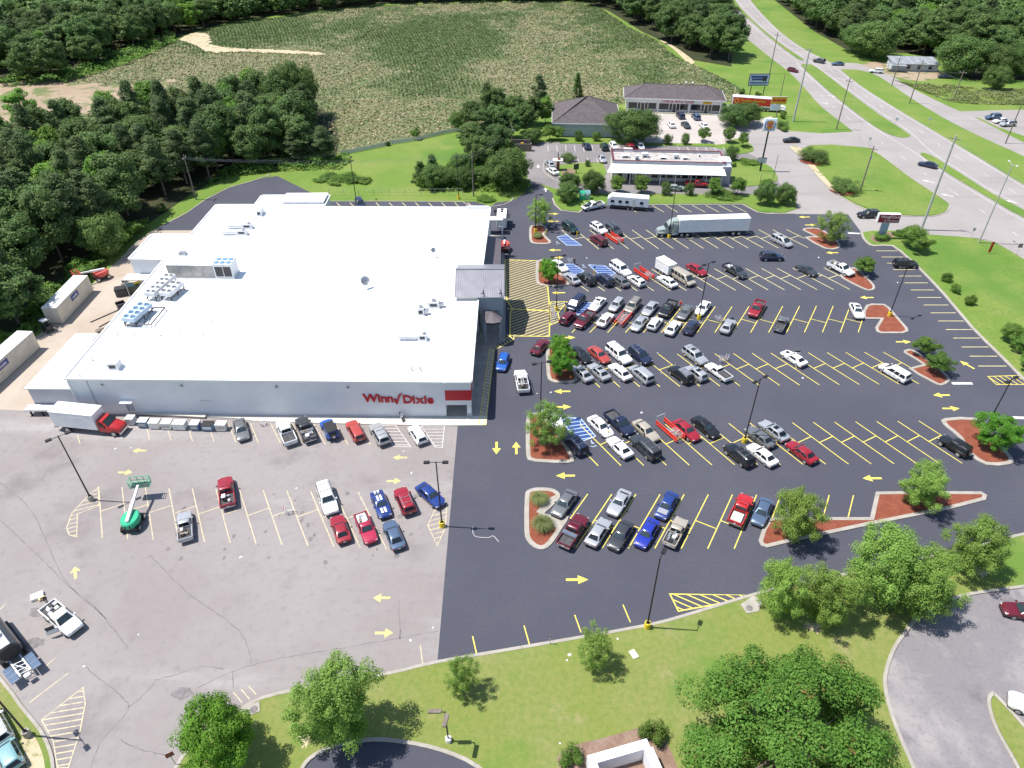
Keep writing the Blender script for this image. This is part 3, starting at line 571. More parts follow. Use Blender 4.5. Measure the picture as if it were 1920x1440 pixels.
# ------------------------------------------------------------------ buildings
pmat('roof_white', (.80, .80, .80), .55, .04, .3); pmat('wall_white', (.74, .75, .77), .7, .05, .25)
pmat('wall_grey', (.42, .42, .45), .7, .08, .4); pmat('wall_cream', (.66, .63, .57), .75, .06, .5)
pmat('red_sign', (.50, .012, .025), .4, .08, 1); pmat('seam_metal', (.33, .33, .36), .38, .08, .6, metal=.5); pmat('dark_metal', (.035, .035, .04), .5, .2, 2)
pmat('tower_grey', (.33, .37, .42), .6, .06, .5); pmat('glass_dark', (.018, .022, .028), .08, .3, 1); pmat('steel', (.42, .43, .45), .4, .15, 2, metal=.7)
pmat('galv', (.66, .68, .70), .5, .1, 1.5, metal=.15); pmat('fan_blue', (.16, .30, .46), .5, .15, 2); pmat('unit_blue', (.48, .60, .72), .5, .1, 1)
pmat('shingle', (.105, .088, .090), .9, .22, 1.2, bmp=.4); pmat('siding', (.50, .53, .55), .7, .05, .6); pmat('black_rubber', (.02, .02, .022), .8, .2, 3)
pmat('lamp_black', (.018, .017, .018), .5, .2, 1); pmat('pole_yellow', (.75, .56, .03), .6, .15, 2); pmat('wood_pole', (.20, .165, .135), .85, .25, 2)
pmat('galv_pole', (.40, .40, .38), .6, .12, 1); pmat('brick_red', (.24, .075, .06), .85, .2, 2); pmat('white_paint', (.80, .80, .79), .5, .05, 1)
pmat('stucco_dirty', (.52, .50, .46), .8, .0, .6, c2=(.30, .29, .28)); pmat('gravel_roof', (.50, .47, .44), .9, .0, .9, c2=(.30, .28, .27))
pmat('tin', (.36, .38, .40), .45, .15, .6, metal=.3); pmat('blue_sign', (.045, .07, .24), .5, .1, 1); pmat('gold', (.62, .36, .02), .5, .1, 1); pmat('red_board', (.55, .025, .02), .45, .08, 1)

pmat('bronze', (.115, .098, .108), .5, .1, 1); pmat('maroon_trim', (.17, .014, .026), .5, .1, 1)
store = empty('supermarket', (-37, 81, 0)); OFF = Vector((37, -81, 0))
def sb(mb, name, mat, parent=None, **k):
    o = mb.build(name, mat, parent or store, **k)
    if parent is None: o.location = OFF
    return o
MAIN = [(-65.1, 82.6), (-9.75, 81.2), (-9.75, 104.3), (-5.7, 104.4), (-4.4, 143.0), (-40.3, 143.8), (-40.3, 150.4), (-55.2, 150.4), (-55.3, 145.2), (-63.7, 145.3), (-64, 130.6), (-71.8, 130.7), (-71.9, 120.3), (-65.1, 120.0)]
sb(MB().prism(MAIN, 0, 6.55), 'wall', 'wall_white')
ROOF = [(-65.3, 82.35), (-9.7, 80.95), (-5.75, 80.9), (-5.55, 104.4), (-4.2, 143.2), (-40.1, 144.0), (-40.1, 150.6), (-55.4, 150.6), (-55.5, 145.4), (-63.9, 145.5), (-64.2, 130.8), (-72.0, 130.9), (-72.1, 120.1), (-65.3, 119.8)]
roof = sb(MB().prism(ROOF, 6.552, 6.74), 'roof', 'roof_white')
# parapet coping around the edge, in straight lengths
for i in range(len(ROOF)):
    a, b = Vector(ROOF[i-1]), Vector(ROOF[i]); d = (b-a).normalized()*.14
    sb(MB().bar((a.x+d.x, a.y+d.y, 6.83), (b.x-d.x, b.y-d.y, 6.83), .26, .18), 'coping', 'roof_white')
# roof membrane seams
for i in range(16):
    y = 85+i*3.6
    if y < 119: sb(MB().bar((-64.9, y, 6.745), (-6.0, y-.9, 6.745), .1, .02), 'roof_seam', 'roof_white')
sb(MB().prism([(-49.5, 145.9), (-40.6, 145.9), (-40.6, 150.2), (-49.5, 150.2)], 6.75, 7.3), 'stair_bulkhead', 'wall_white')
sb(MB().box(-49.7, -40.4, 145.7, 150.4, 7.302, 7.42), 'bulkhead_roof', 'roof_white')
sb(MB().box(-40.55, -40.42, 146.8, 147.9, 5.2, 7.1), 'door', 'tower_grey')
sb(MB().box(-9.4, -4.5, 142.2, 142.5, 6.75, 7.5), 'parapet', 'roof_white')
# corner fascia and arcade
sb(MB().box(-9.74, -5.9, 81.12, 104.2, 2.45, 6.55), 'fascia', 'wall_white')
sb(MB().box(-9.72, -5.86, 81.06, 81.115, 3.35, 5.2), 'red_band', 'red_sign')
sb(MB().box(-5.895, -5.85, 81.12, 104.2, 3.35, 5.2), 'red_band', 'red_sign')
for y in (81.2, 87.5, 94, 100.5):
    c = sb(MB().bbox(-6.6, -5.95, y, y+.65, .15, 2.45, .04), 'column', 'wall_white'); sb(MB().box(-6.7, -5.86, y-.06, y+.75, .152, .75), 'column_base', 'wall_grey', c)
for y in (84, 90, 96): sb(MB().box(-9.75, -9.70, y, y+3.2, .3, 2.2), 'shop_window', 'glass_dark')
# dock block at the left
sb(MB().prism([(-72.4, 83.6), (-65.15, 83.4), (-65.15, 95.6), (-68.6, 95.6), (-68.6, 98.0), (-72.0, 98.0)], 0, 4.2), 'dock_wall', 'wall_grey')
sb(MB().prism([(-72.6, 83.3), (-65.36, 83.1), (-65.36, 95.9), (-68.4, 95.9), (-68.4, 98.2), (-72.2, 98.2)], 4.202, 4.4), 'dock_roof', 'roof_white')
dk = sb(MB().box(-73.2, -65.3, 82.0, 83.3, 1.0, 1.3), 'dock_platform', 'white_paint')
for x in (-72.6, -70.9, -69.2, -67.5): sb(MB().box(x, x+.18, 82.1, 82.3, 0.02, 1.0), 'dock_bumper', 'black_rubber')
for x in (-72.5, -66.5): sb(MB().tube((x, 82.1, 1.3), (x, 82.1, 2.2), .04), 'rail_post', 'white_paint')
# rear gable shed beside the walk-in cooler
sb(MB().prism([(-73.2, 117.6), (-66.0, 117.6), (-66.0, 120.2), (-73.2, 120.2)], 3.6, 3.75), 'shed_roof', 'galv')
for x in (-73, -66.3): sb(MB().box(x, x+.15, 117.7, 117.85, 0, 3.6), 'shed_post', 'steel')
# entrance block
EN = [(-9.3, 104.35), (-1.3, 104.35), (-1.3, 115.6), (-9.3, 115.6)]
sb(MB().prism([(-5.5, 104.35), (-1.3, 104.35), (-1.3, 115.6), (-5.2, 115.6)], 4.6, 7.45), 'entrance_wall', 'tower_grey')
sb(MB().prism([(-9.3, 104.45), (-5.55, 104.45), (-5.3, 115.6), (-9.3, 115.6)], 6.75, 7.45), 'entrance_wall', 'wall_cream')
for x, y in ((-2.1, 104.35), (-2.1, 114.8), (-5.0, 104.35)): sb(MB().box(x, x+.8, y, y+.8, .15, 4.6), 'entrance_column', 'tower_grey')
sb(MB().box(-5.6, -5.5, 105.5, 114, .3, 4.2), 'entrance_glass', 'glass_dark')
g = MB(); X0, X1 = -9.6, -1.05
g.add([(X0, 104.0, 7.4), (X1, 104.0, 7.4), (X1, 110, 9.6), (X0, 110, 9.6), (X0, 116, 7.4), (X1, 116, 7.4)], [(0, 1, 2, 3), (3, 2, 5, 4), (0, 3, 4), (1, 5, 2), (0, 4, 5, 1)])
er = sb(g, 'metal_roof', 'seam_metal')
for i in range(22):
    x = X0+.15+i*(X1-X0-.3)/21; sb(MB().bar((x, 103.98, 7.45), (x, 109.98, 9.65), .045, .06), 'roof_rib', 'seam_metal', er)
sb(MB().bar((X0, 110, 9.66), (X1, 110, 9.66), .3, .08), 'ridge_cap', 'seam_metal', er)
for x in (-4.7, -1.7): sb(MB().bar((x, 104.3, 8.0), (x, 106.2, 8.0), .12, .12).bar((x-.3, 104.25, 8.0), (x+.3, 104.25, 8.0), .12, .12), 'roof_bracket', 'dark_metal')
# hexagonal porch in front of the entrance
hx = [(-4.7, 104.2), (-3.2, 104.25), (-1.5, 102.0), (-1.7, 100.6), (-2.9, 100.2), (-4.2, 100.4)]
hc = Vector((-3.3, 102.6, 5.35)); pm = MB()
pm.add([(x, y, 4.6) for x, y in hx]+[tuple(hc)], [(i, (i+1) % 6, 6) for i in range(6)]+[tuple(reversed(range(6)))]); sb(pm, 'porch_roof', 'bronze')
sb(MB().prism([(x*.97-.1, y) for x, y in hx], 4.25, 4.598), 'porch_fascia', 'dark_metal')
for i in (2, 3, 5): sb(MB().tube((hx[i][0]-.2, hx[i][1]+.2, .15), (hx[i][0]-.2, hx[i][1]+.2, 4.25), .14), 'porch_post', 'tower_grey')
# lean-to canopy along the east front
cm = MB().add([(-5.2, 117.0, 4.3), (-1.9, 117.0, 3.6), (-1.9, 134.5, 3.6), (-4.6, 134.5, 4.3), (-5.2, 117.0, 4.1), (-1.9, 117.0, 3.4), (-1.9, 134.5, 3.4), (-4.6, 134.5, 4.1)], [(0, 1, 2, 3), (4, 7, 6, 5), (0, 4, 5, 1), (1, 5, 6, 2), (2, 6, 7, 3), (3, 7, 4, 0)])
sb(cm, 'canopy_roof', 'bronze')
for y in (117.5, 123, 128.5, 134): sb(MB().tube((-2.1, y, .15), (-2.1, y, 3.4), .12), 'canopy_post', 'tower_grey')
sb(MB().box(-4.4, -1.6, 144.2, 146.2, 3.2, 3.45), 'side_canopy', 'roof_white'); sb(MB().box(-1.9, -1.65, 144.3, 144.5, 0, 3.2), 'canopy_post', 'white_paint')
sb(MB().box(-4.35, -4.3, 144.2, 146.2, 0, 3.2), 'side_wall', 'tower_grey')
# sidewalks round the store
MBs = MB().prism(GL([(240, 764), (500, 774), (835, 784)])+[(-9.7, 81.3), (-3.6, 81.3), (-3.7, 79.2)]+GL([(840, 799), (700, 797), (480, 791), (440, 785), (243, 777)]), .02, .15); MBs.build('front_sidewalk', 'sidewalk')['kind'] = 'structure'
MB().prism([(-9.7, 81.35), (-3.6, 81.35), (-3.2, 92), (-2.6, 100.5), (-1.0, 101.8), (-.9, 118), (-1.4, 143), (-4.35, 143.8), (-5.7, 104.5), (-9.7, 104.4)], .02, .152).build('entrance_sidewalk', 'concrete')['kind'] = 'structure'
rs_ = MB().prism(GL([(242, 765), (262, 766), (390, 778), (385, 786), (246, 778)]), .151, .42); rs_ = rs_.build('access_ramp', 'sidewalk'); rs_['kind'] = 'structure'
rm = MB()
for a, b in (((240, 766), (246, 778)),):
    p, q = G(*a), G(*b); rm.path([(p.x, p.y, .2), (p.x, p.y, 1.7), (q.x, q.y, 1.7), (q.x, q.y, .2)], .03); rm.path([(p.x, p.y, 1.2), (q.x, q.y, 1.2)], .03)
sb(rm, 'railing', 'dark_metal'); sb(MB().box(-58.2, -56.4, 81.5, 82.6, 2.7, 2.85), 'door_canopy', 'white_paint'); sb(MB().box(-57.9, -56.8, 82.33, 82.42, .75, 2.6), 'door', 'wall_grey')
# wall lamps, conduit and delivery lettering
def wally(x): return 82.6+(x+65.1)*(-1.4/55.35)
for x in (-60.3, -48.5, -34.5, -24.0): sb(MB().box(x, x+.35, wally(x)-.3, wally(x)-.02, 5.5, 5.75), 'wall_lamp', 'steel')
sb(MB().tube((-62.2, wally(-62.2)-.06, .3), (-62.2, wally(-62.2)-.06, 6.4), .05), 'downpipe', 'wall_grey')
sb(MB().tube((-64.95, 82.4, .1), (-64.95, 82.4, 6.4), .09), 'downpipe', 'wall_white')
def wall_text(s, x, z, size, mat, name, par=None, bold=0.0, depth=.06, gap=.93):
    cx = x
    for ch in s:
        if ch == ' ': cx += size*.3; continue
        me = text_mesh(ch, size, depth, bold=bold); xs = [v.co.x for v in me.vertices]
        o = obj(name, me, mat, store); o.rotation_euler = (R(90), 0, math.atan2(-1.4, 55.35)); o.location = OFF+Vector((cx-min(xs), wally(cx)-.08, z)); cx += (max(xs)-min(xs))*gap+size*.06
    return cx
x = wall_text('Winn', -21.9, 2.95, 2.02, 'red_sign', 'sign_letter', bold=.055, depth=.1)
ck = MB(); ck.prism([(a*.82, b*.9) for a, b in ((0, .75), (.28, .95), (.55, .55), (.95, 1.7), (1.65, 2.15), (1.15, 1.3), (.65, -.1), (.35, -.1))], -.1, .1)
o = sb(ck, 'sign_check_mark', 'red_sign'); o.rotation_euler = (R(90), 0, math.atan2(-1.4, 55.35)); o.location = OFF+Vector((x+.02, wally(x)-.1, 2.72))
wall_text('Dixie', x+1.42, 2.78, 2.02, 'red_sign', 'sign_letter', bold=.055, depth=.1)
wall_text('Delivery', -46.5, 2.6, .55, 'white_paint', 'door_lettering', depth=.02)
tag(store, 'large white flat-roofed supermarket with red lettering on its front wall', 'store')

# ------------------------------------------------------------------ roof plant (each unit stands on the roof)
ZR = 6.75
def fan_unit(pxs, nx, ny, h, mat, fmat, label, leg=.9):
    q = [G(x, y, ZR+leg+h) for x, y in pxs]      # corners: back-left, back-right, front-right, front-left
    c = sum(q, Vector())/4; ux = ((q[1]-q[0])+(q[2]-q[3]))/2; uy = ((q[0]-q[3])+(q[1]-q[2]))/2
    W, D = ux.length, uy.length; ang = math.atan2(ux.y, ux.x)
    r = empty('condenser_bank', (c.x, c.y, ZR), ang); tag(r, label, 'condenser', 'condenser banks on the store roof')
    MB().bbox(-W/2, W/2, -D/2, D/2, leg, leg+h, .05).build('housing', mat, r)
    for i in range(nx):
        for j in range(ny):
            x, y = -W/2+W*(i+.5)/nx, -D/2+D*(j+.5)/ny; rr = min(W/nx, D/ny)*.36
            f = MB().tube((x, y, leg+h), (x, y, leg+h+.14), rr, rr*.95, 14).build('fan', fmat, r)
            mb = MB()
            for k in range(3):
                a = k*2.094+.4; mb.bar((x, y, leg+h+.16), (x+rr*.8*math.cos(a), y+rr*.8*math.sin(a), leg+h+.16), rr*.28, .03)
            mb.build('blade', 'dark_metal', f)
    if leg > .2:
        for sx in (-1, 1):
            for sy in (-1, 0, 1): MB().box(sx*W*.42-.06, sx*W*.42+.06, sy*D*.45-.06, sy*D*.45+.06, 0, leg).build('leg', 'dark_metal', r)
            MB().bar((sx*W*.42, -D*.5, leg*.5), (sx*W*.42, D*.5, leg*.5), .1).build('brace', 'dark_metal', r)
    return r
Z7 = lambda L_: [(x/7.577+230, y/7.577+430) for x, y in L_]
fan_unit(Z7([(598, 620), (700, 632), (490, 915), (312, 905)]), 2, 5, .7, 'galv', 'steel', 'long grey condenser bank of ten fans by the roof edge')
fan_unit(Z7([(680, 725), (830, 735), (700, 915), (535, 892)]), 2, 3, .7, 'galv', 'steel', 'short grey condenser bank of six fans beside the ten-fan bank')
fan_unit(Z7([(190, 1030), (370, 1040), (195, 1280), (12, 1255)]), 2, 4, .7, 'unit_blue', 'fan_blue', 'pale blue condenser bank of eight fans on a steel frame')
fr = MB(); z = ZR+.55
P = [G(*Z7([q])[0], z) for q in ((430, 1112), (600, 1110), (402, 1350), (25, 1350), (300, 1340), (130, 1240))]
fr.path([P[0], P[1], P[2], P[3]], .10); fr.path([P[0], P[4]], .10); fr.path([P[3], P[5]], .10)
for p in (P[0], P[1], P[2], P[3], P[4]): fr.tube((p.x, p.y, ZR), p, .05)
o = fr.build('pipe_frame', 'dark_metal'); tag(o, 'empty dark steel pipe frame beside the pale blue condenser bank', 'steel frame')
a, b = G(318, 522, ZR), G(440, 523, ZR); Lx = (b-a).length
ur = empty('cooling_plant', (a.x, a.y, ZR), math.atan2(b.y-a.y, b.x-a.x)); tag(ur, 'long weathered rooftop plant room with fans at its right end', 'plant room')
MB().bbox(0, Lx-3.4, 0, 2.7, .25, 2.6, .06).build('casing', 'stucco_dirty', ur); MB().box(-.1, Lx+.1, -.1, 2.8, 0, .25).build('base_rail', 'galv', ur)
MB().box(.02, Lx-3.45, -.02, 2.72, 2.602, 2.68).build('lid', 'roof_white', ur)
un = MB().bbox(Lx-3.38, Lx, -.05, 2.75, .25, 2.9, .05).build('fan_section', 'galv', ur)
for i in range(3):
    for j in range(2): MB().tube((Lx-2.85+i*1.1, .7+j*1.3, 2.9), (Lx-2.85+i*1.1, .7+j*1.3, 3.02), .45, .43, 14).build('fan', 'fan_blue', un)
for i in range(2): MB().box(Lx-3.1+i*1.5, Lx-1.75+i*1.5, -.09, -.045, .5, 2.4).build('louvre', 'dark_metal', un)
for i in range(5): MB().bar((2+i*2.0, -.03, 2.72), (2+i*2.0, 2.7, 2.72), .06, .08).build('lid_seam', 'galv', ur)
def roof_unit(px, py, w, d, h, label, mat='galv', rz=0.0, kind='box'):
    c = G(px, py, ZR); r = empty('rooftop_unit', (c.x, c.y, ZR), rz); tag(r, label, 'rooftop unit', 'small units on the store roof')
    MB().box(-w/2-.1, w/2+.1, -d/2-.1, d/2+.1, 0, .2).build('kerb_frame', 'white_paint', r)
    MB().bbox(-w/2, w/2, -d/2, d/2, .2, h, .06).build('casing', mat, r)
    if kind == 'fan':
        MB().tube((0, 0, h), (0, 0, h+.35), d*.3, d*.26, 12).build('fan_hood', 'steel', r); MB().box(w/2, w/2+.7, -d*.3, d*.3, .25, h*.7).build('duct', 'steel', r)
    if kind == 'duct':
        MB().bbox(-w/2-3.2, -w/2, -d*.4, d*.4, .4, h*.8, .05).build('duct', mat, r); MB().dome((w*.2, 0, h), .35, .35, .4, 10, 3).build('vent_cap', 'steel', r)
    MB().box(-w*.3, w*.3, -d/2-.02, -d/2+.01, .4, h*.8).build('grille', 'dark_metal', r)
roof_unit(217, 690, 1.6, 1.4, 1.2, 'single grey unit near the front left corner of the store roof')
roof_unit(814, 575, 1.9, 1.3, 1.1, 'grey unit with a hood nearest the entrance tower on the store roof', kind='fan')
roof_unit(790, 589, 1.1, 1.2, 1.3, 'upright grey unit with a round fan cap left of the hooded one', kind='fan')
roof_unit(793, 637, 1.3, 1.0, 1.1, 'long flat duct unit with a vent cap on the right of the roof', kind='duct')
roof_unit(455, 440, 2.0, 1.0, 1.0, 'horizontal grey duct unit at the rear left of the roof', kind='duct')
roof_unit(465, 428, 2.0, 1.0, 1.0, 'second grey duct unit behind the first at the rear left', kind='duct')
roof_unit(489, 402, 1.0, 2.2, 1.2, 'slanted pale unit by the rear roof edge'); roof_unit(343, 478, 1.3, 1.0, .6, 'low dark vent box on the rear wing roof', 'steel')
def dish(px, py, r, label):
    c = G(px, py, ZR); e = empty('satellite_dish', (c.x, c.y, ZR)); tag(e, label, 'satellite dish', 'dishes on the store roof')
    MB().tube((0, 0, 0), (0, 0, 1.3), .05).build('mast', 'galv', e)
    mb = MB(); rings = []
    for k in range(5):
        t = k/4; rings.append([(r*t*math.cos(a)+.02, r*t*math.sin(a), .25*r*t*t) for a in np.linspace(0, 6.283, 15)[:-1]])
    mb.loft(rings, cap=False); o = mb.build('reflector', 'steel', e); o.location = (0, 0, 1.4); o.rotation_euler = (R(48), R(20), R(20))
    MB().tube((0, 0, 1.4), (.3, -.7, 2.0), .03).build('feed_arm', 'dark_metal', e)
dish(686, 540, .85, 'large open satellite dish on a mast in the middle of the roof'); dish(813, 482, .5, 'small satellite dish at the rear right of the roof')
for i, (px, py) in enumerate(((772, 694), (788, 694), (220, 627), (253, 628), (300, 629), (339, 628), (380, 627), (427, 433), (410, 585), (421, 566), (395, 603), (173, 676), (150, 705), (675, 566))):
    c = G(px, py, ZR); o = MB().tube((c.x, c.y, ZR), (c.x, c.y, ZR+.4), .1, .1, 8).tube((c.x, c.y, ZR+.4), (c.x, c.y, ZR+.5), .18, .12, 8).build('vent_pipe', 'steel' if i < 2 else 'galv'); tag(o, 'short vent pipe standing on the white store roof', 'vent pipe', 'vent pipes on the store roof')

# ------------------------------------------------------------------ fast food restaurant
ff = empty('restaurant', (40, 174, 0)); OF2 = Vector((-40, -174, 0)); 
def fb(mb, name, mat, parent=None): 
    o = mb.build(name, mat, parent or ff)
    if parent is None: o.location = OF2
    return o
FA, FB, FC, FD = (26.3, 176.4), (54.2, 173.9), (54.8, 182.3), (26.8, 184.6)
def fpt(u, v): # u along, v deep
    a = lerp2(FA, FB, u); b = lerp2(FD, FC, u); return lerp2(a, b, v)
fb(MB().prism([FA, FB, FC, FD], 0, 4.4), 'wall', 'wall_cream')
fb(MB().prism([fpt(.005, .02), fpt(.995, .02), fpt(.995, .98), fpt(.005, .98)], 4.402, 4.5), 'roof_deck', 'gravel_roof')
for a, b in ((FA, FB), (FB, FC), (FC, FD), (FD, FA)):
    p = fb(MB().bar((*a, 4.75), (*b, 4.75), .3, .7), 'parapet', 'wall_grey'); fb(MB().bar((*a, 5.13), (*b, 5.13), .36, .1), 'parapet_stripe', 'maroon_trim', p)
aw = MB(); e0, e1 = fpt(-.06, -.40), fpt(1.0, -.40); t0, t1 = fpt(-.01, -.01), fpt(.985, -.01)
aw.add([(*t0, 4.3), (*t1, 4.3), (*e1, 3.1), (*e0, 3.1), (*t0, 4.2), (*t1, 4.2), (*e1, 2.95), (*e0, 2.95)], [(0, 1, 2, 3), (4, 7, 6, 5), (3, 2, 6, 7), (0, 3, 7, 4), (1, 5, 6, 2), (0, 4, 5, 1)]); fb(aw, 'awning', 'roof_white')
fb(MB().prism([fpt(.975, -.14), fpt(1.055, -.14), fpt(1.055, .5), fpt(.975, .5)], 0, 4.5), 'entrance_block', 'wall_grey'); fb(MB().prism([fpt(.97, .1), fpt(1.06, .1), fpt(1.06, .52), fpt(.97, .52)], 4.502, 5.2), 'entrance_top', 'roof_white')
fb(MB().prism([fpt(.12, .98), fpt(.20, .98), fpt(.20, 1.25), fpt(.12, 1.25)], 4.5, 4.9), 'service_top', 'roof_white')
for i in range(9):
    u = .36+i*.068
    a, b = fpt(u, -.006), fpt(u+.055, -.006); w = fb(MB().prism([a, b, lerp2(b, fpt(u+.055, 1), .02), lerp2(a, fpt(u, 1), .02)], .9, 2.8), 'window', 'glass_dark'); fb(MB().bar((*a, .86), (*b, .86), .18, .08), 'sill', 'white_paint', w)
for i in range(3):
    u = .05+i*.09; a, b = fpt(u, -.006), fpt(u+.04, -.006); fb(MB().prism([a, b, lerp2(b, fpt(u, 1), .02), lerp2(a, fpt(u, 1), .02)], .1, 2.5), 'door', 'dark_metal')
for i in range(8): p = fpt(.02+i*.135, -.36); fb(MB().tube((*p, 0), (*p, 3.1), .09), 'awning_post', 'white_paint')
for i, (u, v, w, d) in enumerate(((.12, .5, 2.2, 1.4), (.30, .55, 1.6, 1.4), (.46, .45, 1.8, 1.6), (.58, .5, 1.3, 1.3), (.66, .45, 1.6, 1.5), (.22, .3, 1.0, .8), (.80, .7, .5, .5))):
    p = fpt(u, v); q = fb(MB().bbox(p[0]-w/2, p[0]+w/2, p[1]-d/2, p[1]+d/2, 4.5, 4.5+.6+.5*(i % 2), .05), 'roof_vent_unit', 'galv' if i % 2 else 'white_paint'); fb(MB().box(p[0]-w*.3, p[0]+w*.3, p[1]-d/2-.02, p[1]-d/2, 4.6, 5.0), 'grille', 'dark_metal', q)
tag(ff, 'long low restaurant with red striped parapet and white awning', 'restaurant')
# brown hip roof building
hb = empty('hip_roof_building', (24, 210, 0)); tag(hb, 'pale building under a tall dark brown pyramid roof beside the oak', 'building'); OF3 = Vector((-24, -210, 0))
def hipbuild(root, off, A, B, C, D, ze, zr, r0, r1, over, wm, rm, wz=None):
    n = MB().prism([A, B, C, D], 0, ze); n = n.build('wall', wm, root); n.location = off
    P = offset_poly([A, B, C, D], -over if area([A, B, C, D]) > 0 else over)
    mb = MB(); v = [(*p, ze) for p in P]+[(*r0, zr), (*r1, zr)]+[(*p, ze-.25) for p in P]
    mb.add(v, [(0, 1, 5, 4), (1, 2, 5), (2, 3, 4, 5), (3, 0, 4), (6, 7, 1, 0), (7, 8, 2, 1), (8, 9, 3, 2), (9, 6, 0, 3), (9, 8, 7, 6)]); o = mb.build('roof', rm, root); o.location = off
    for i, t in ((0, 4), (1, 5), (2, 5), (3, 4), (4, 5)):
        e = MB().bar((*v[i][:2], v[i][2]+.03), (*v[t][:2], v[t][2]+.03), .25, .06).build('ridge_cap', rm, o)
    for i in range(4):
        e = MB().bar((*P[i-1], ze-.12), (*P[i], ze-.12), .1, .3).build('gutter', 'white_paint', o)
    return P
hipbuild(hb, OF3, (13.4, 211.4), (32.0, 209.8), (33.0, 229.0), (14.4, 230.0), 4.0, 9.0, (22.8, 219.6), (23.8, 220.4), .9, 'siding', 'shingle')
for z in (.9, 1.8, 2.7): o = MB().bar((13.4, 211.3, z), (32, 209.74, z), .05, .06).build('siding_batten', 'siding', hb); o.location = OF3
# strip mall
mall = empty('strip_mall', (53, 234, 0)); tag(mall, 'long strip of shops with grey hip roof and three glazed shopfronts', 'shop row'); OF4 = Vector((-53, -234, 0))
MA, MBb, MC, MD = (38.0, 236.8), (68.0, 232.4), (69.4, 243.4), (39.4, 247.8)
hipbuild(mall, OF4, MA, MBb, MC, MD, 4.2, 7.2, (44.5, 241.4), (63.5, 238.6), 1.0, 'wall_cream', 'shingle')
def mp(u, d=0.0): a = lerp2(MA, MBb, u); return (a[0]-.145*d, a[1]-.99*d)
def mpart(u0, u1, z0, z1, d, name, mat, parent=None):
    a, b = mp(u0, d), mp(u1, d); o = MB().bar((*a, (z0+z1)/2), (*b, (z0+z1)/2), .08, z1-z0).build(name, mat, parent or mall)
    if parent is None: o.location = OF4
    return o
for k in range(3):
    for u0, u1, nm, z0, z1 in ((.015, .115, 'window', .8, 2.6), (.125, .15, 'window', .6, 2.6), (.16, .19, 'door', .1, 2.5), (.20, .225, 'window', .6, 2.6), (.235, .315, 'window', .8, 2.6)):
        o = mpart(k*.333+u0, k*.333+u1, z0, z1, .06, nm, 'glass_dark'); mpart(k*.333+u0, k*.333+u1, z0-.1, z0, .1, 'sill', 'white_paint', o)
mpart(0, 1, 2.75, 3.9, .05, 'sign_fascia', 'white_paint')
me = text_mesh('CHECK INTO CASH', 1.15, .04, bold=.02); o = obj('sign_lettering', me, 'red_sign', mall); p = mp(.37, .14); o.location = OF4+Vector((*p, 2.95)); o.rotation_euler = (R(90), 0, math.atan2(-4.4, 30))
mpart(.80, .89, 2.85, 3.7, .1, 'gold_sign', 'gold')
for u in (.02, .34, .66, .98): o = MB().tube((*mp(u, .9), 0), (*mp(u, .9), 3.9), .1).build('canopy_post', 'white_paint', mall); o.location = OF4
for u in (.62, .69):
    c = lerp2(lerp2(MA, MBb, u), lerp2(MD, MC, u), .58); o = MB().tube((*c, 6.6), (*c, 7.6), .25).dome((*c, 7.6), .4, .4, .3, 10, 3).build('roof_ventilator', 'galv', mall); o.location = OF4
strip_ = MB().prism([mp(0, .02), mp(1, .02), mp(1, 1.6), mp(0, 1.6)], .01, .15).build('shop_sidewalk', 'concrete'); strip_['kind'] = 'structure'
# tin roofed house across the highway
hs = empty('roadside_house', (153, 286, 0)); tag(hs, 'low cinder block house with patched tin roof under roadside trees', 'house'); OF5 = Vector((-153, -286, 0))
def hp(mb, n, m_, par=None): 
    o = mb.build(n, m_, par or hs)
    if par is None: o.location = OF5
    return o
hp(MB().prism([(146.5, 286.2), (162.6, 284.0), (163.6, 291.5), (147.5, 293.5)], 0, 2.7), 'wall', 'siding')
r_ = MB().add([(146, 285.2, 2.65), (163, 282.8, 2.65), (164, 292.2, 3.5), (147, 294.4, 3.5), (146, 285.2, 2.72), (163, 282.8, 2.72), (164, 292.2, 3.57), (147, 294.4, 3.57)], [(3, 2, 1, 0), (4, 5, 6, 7), (0, 1, 5, 4), (1, 2, 6, 5), (2, 3, 7, 6), (3, 0, 4, 7)]); r_ = hp(r_, 'roof', 'tin')
for i in range(6): x = 147.2+i*2.9; hp(MB().bar((x, 285.0-.137*(x-146), 2.76), (x+1, 294.2-.137*(x-146), 3.6), .06, .06), 'roof_seam', 'galv', r_)
hp(MB().add([(143.6, 284.6, 2.4), (150, 282.2, 2.4), (150.4, 286, 2.7), (144.4, 288, 2.7)], [(0, 1, 2, 3)]), 'porch_roof', 'tin')
for x, y in ((144, 284.8), (149.8, 282.6)): hp(MB().tube((x, y, 0), (x, y, 2.4), .08), 'porch_post', 'wood_pole')
for x in (151.5, 155.3, 159.2): hp(MB().box(x, x+1, 285.45-.137*(x-146.5)*1.0, 285.62-.137*(x-146.5)+.3, .9, 2.0), 'window', 'glass_dark')
# white walled sign enclosure at the bottom edge
we = empty('walled_enclosure', (*G2(1190, 1440), 0)); tag(we, 'white low walled enclosure open to the sky at the bottom edge', 'enclosure')
q = [Vector(G2(x, y, 2.2)) for x, y in ((1108, 1424), (1212, 1394), (1250, 1480), (1140, 1510))]
for i in range(4):
    a, b = q[i], q[(i+1) % 4]; d = (b-a).normalized()*.42
    o = MB().bar((*(a+d if i % 2 else a-d*.5), 1.1), (*(b-d if i % 2 else b+d*.5), 1.1), .85, 2.2).build('wall', 'wall_white', we); o.location = (-we.location.x, -we.location.y, 0)
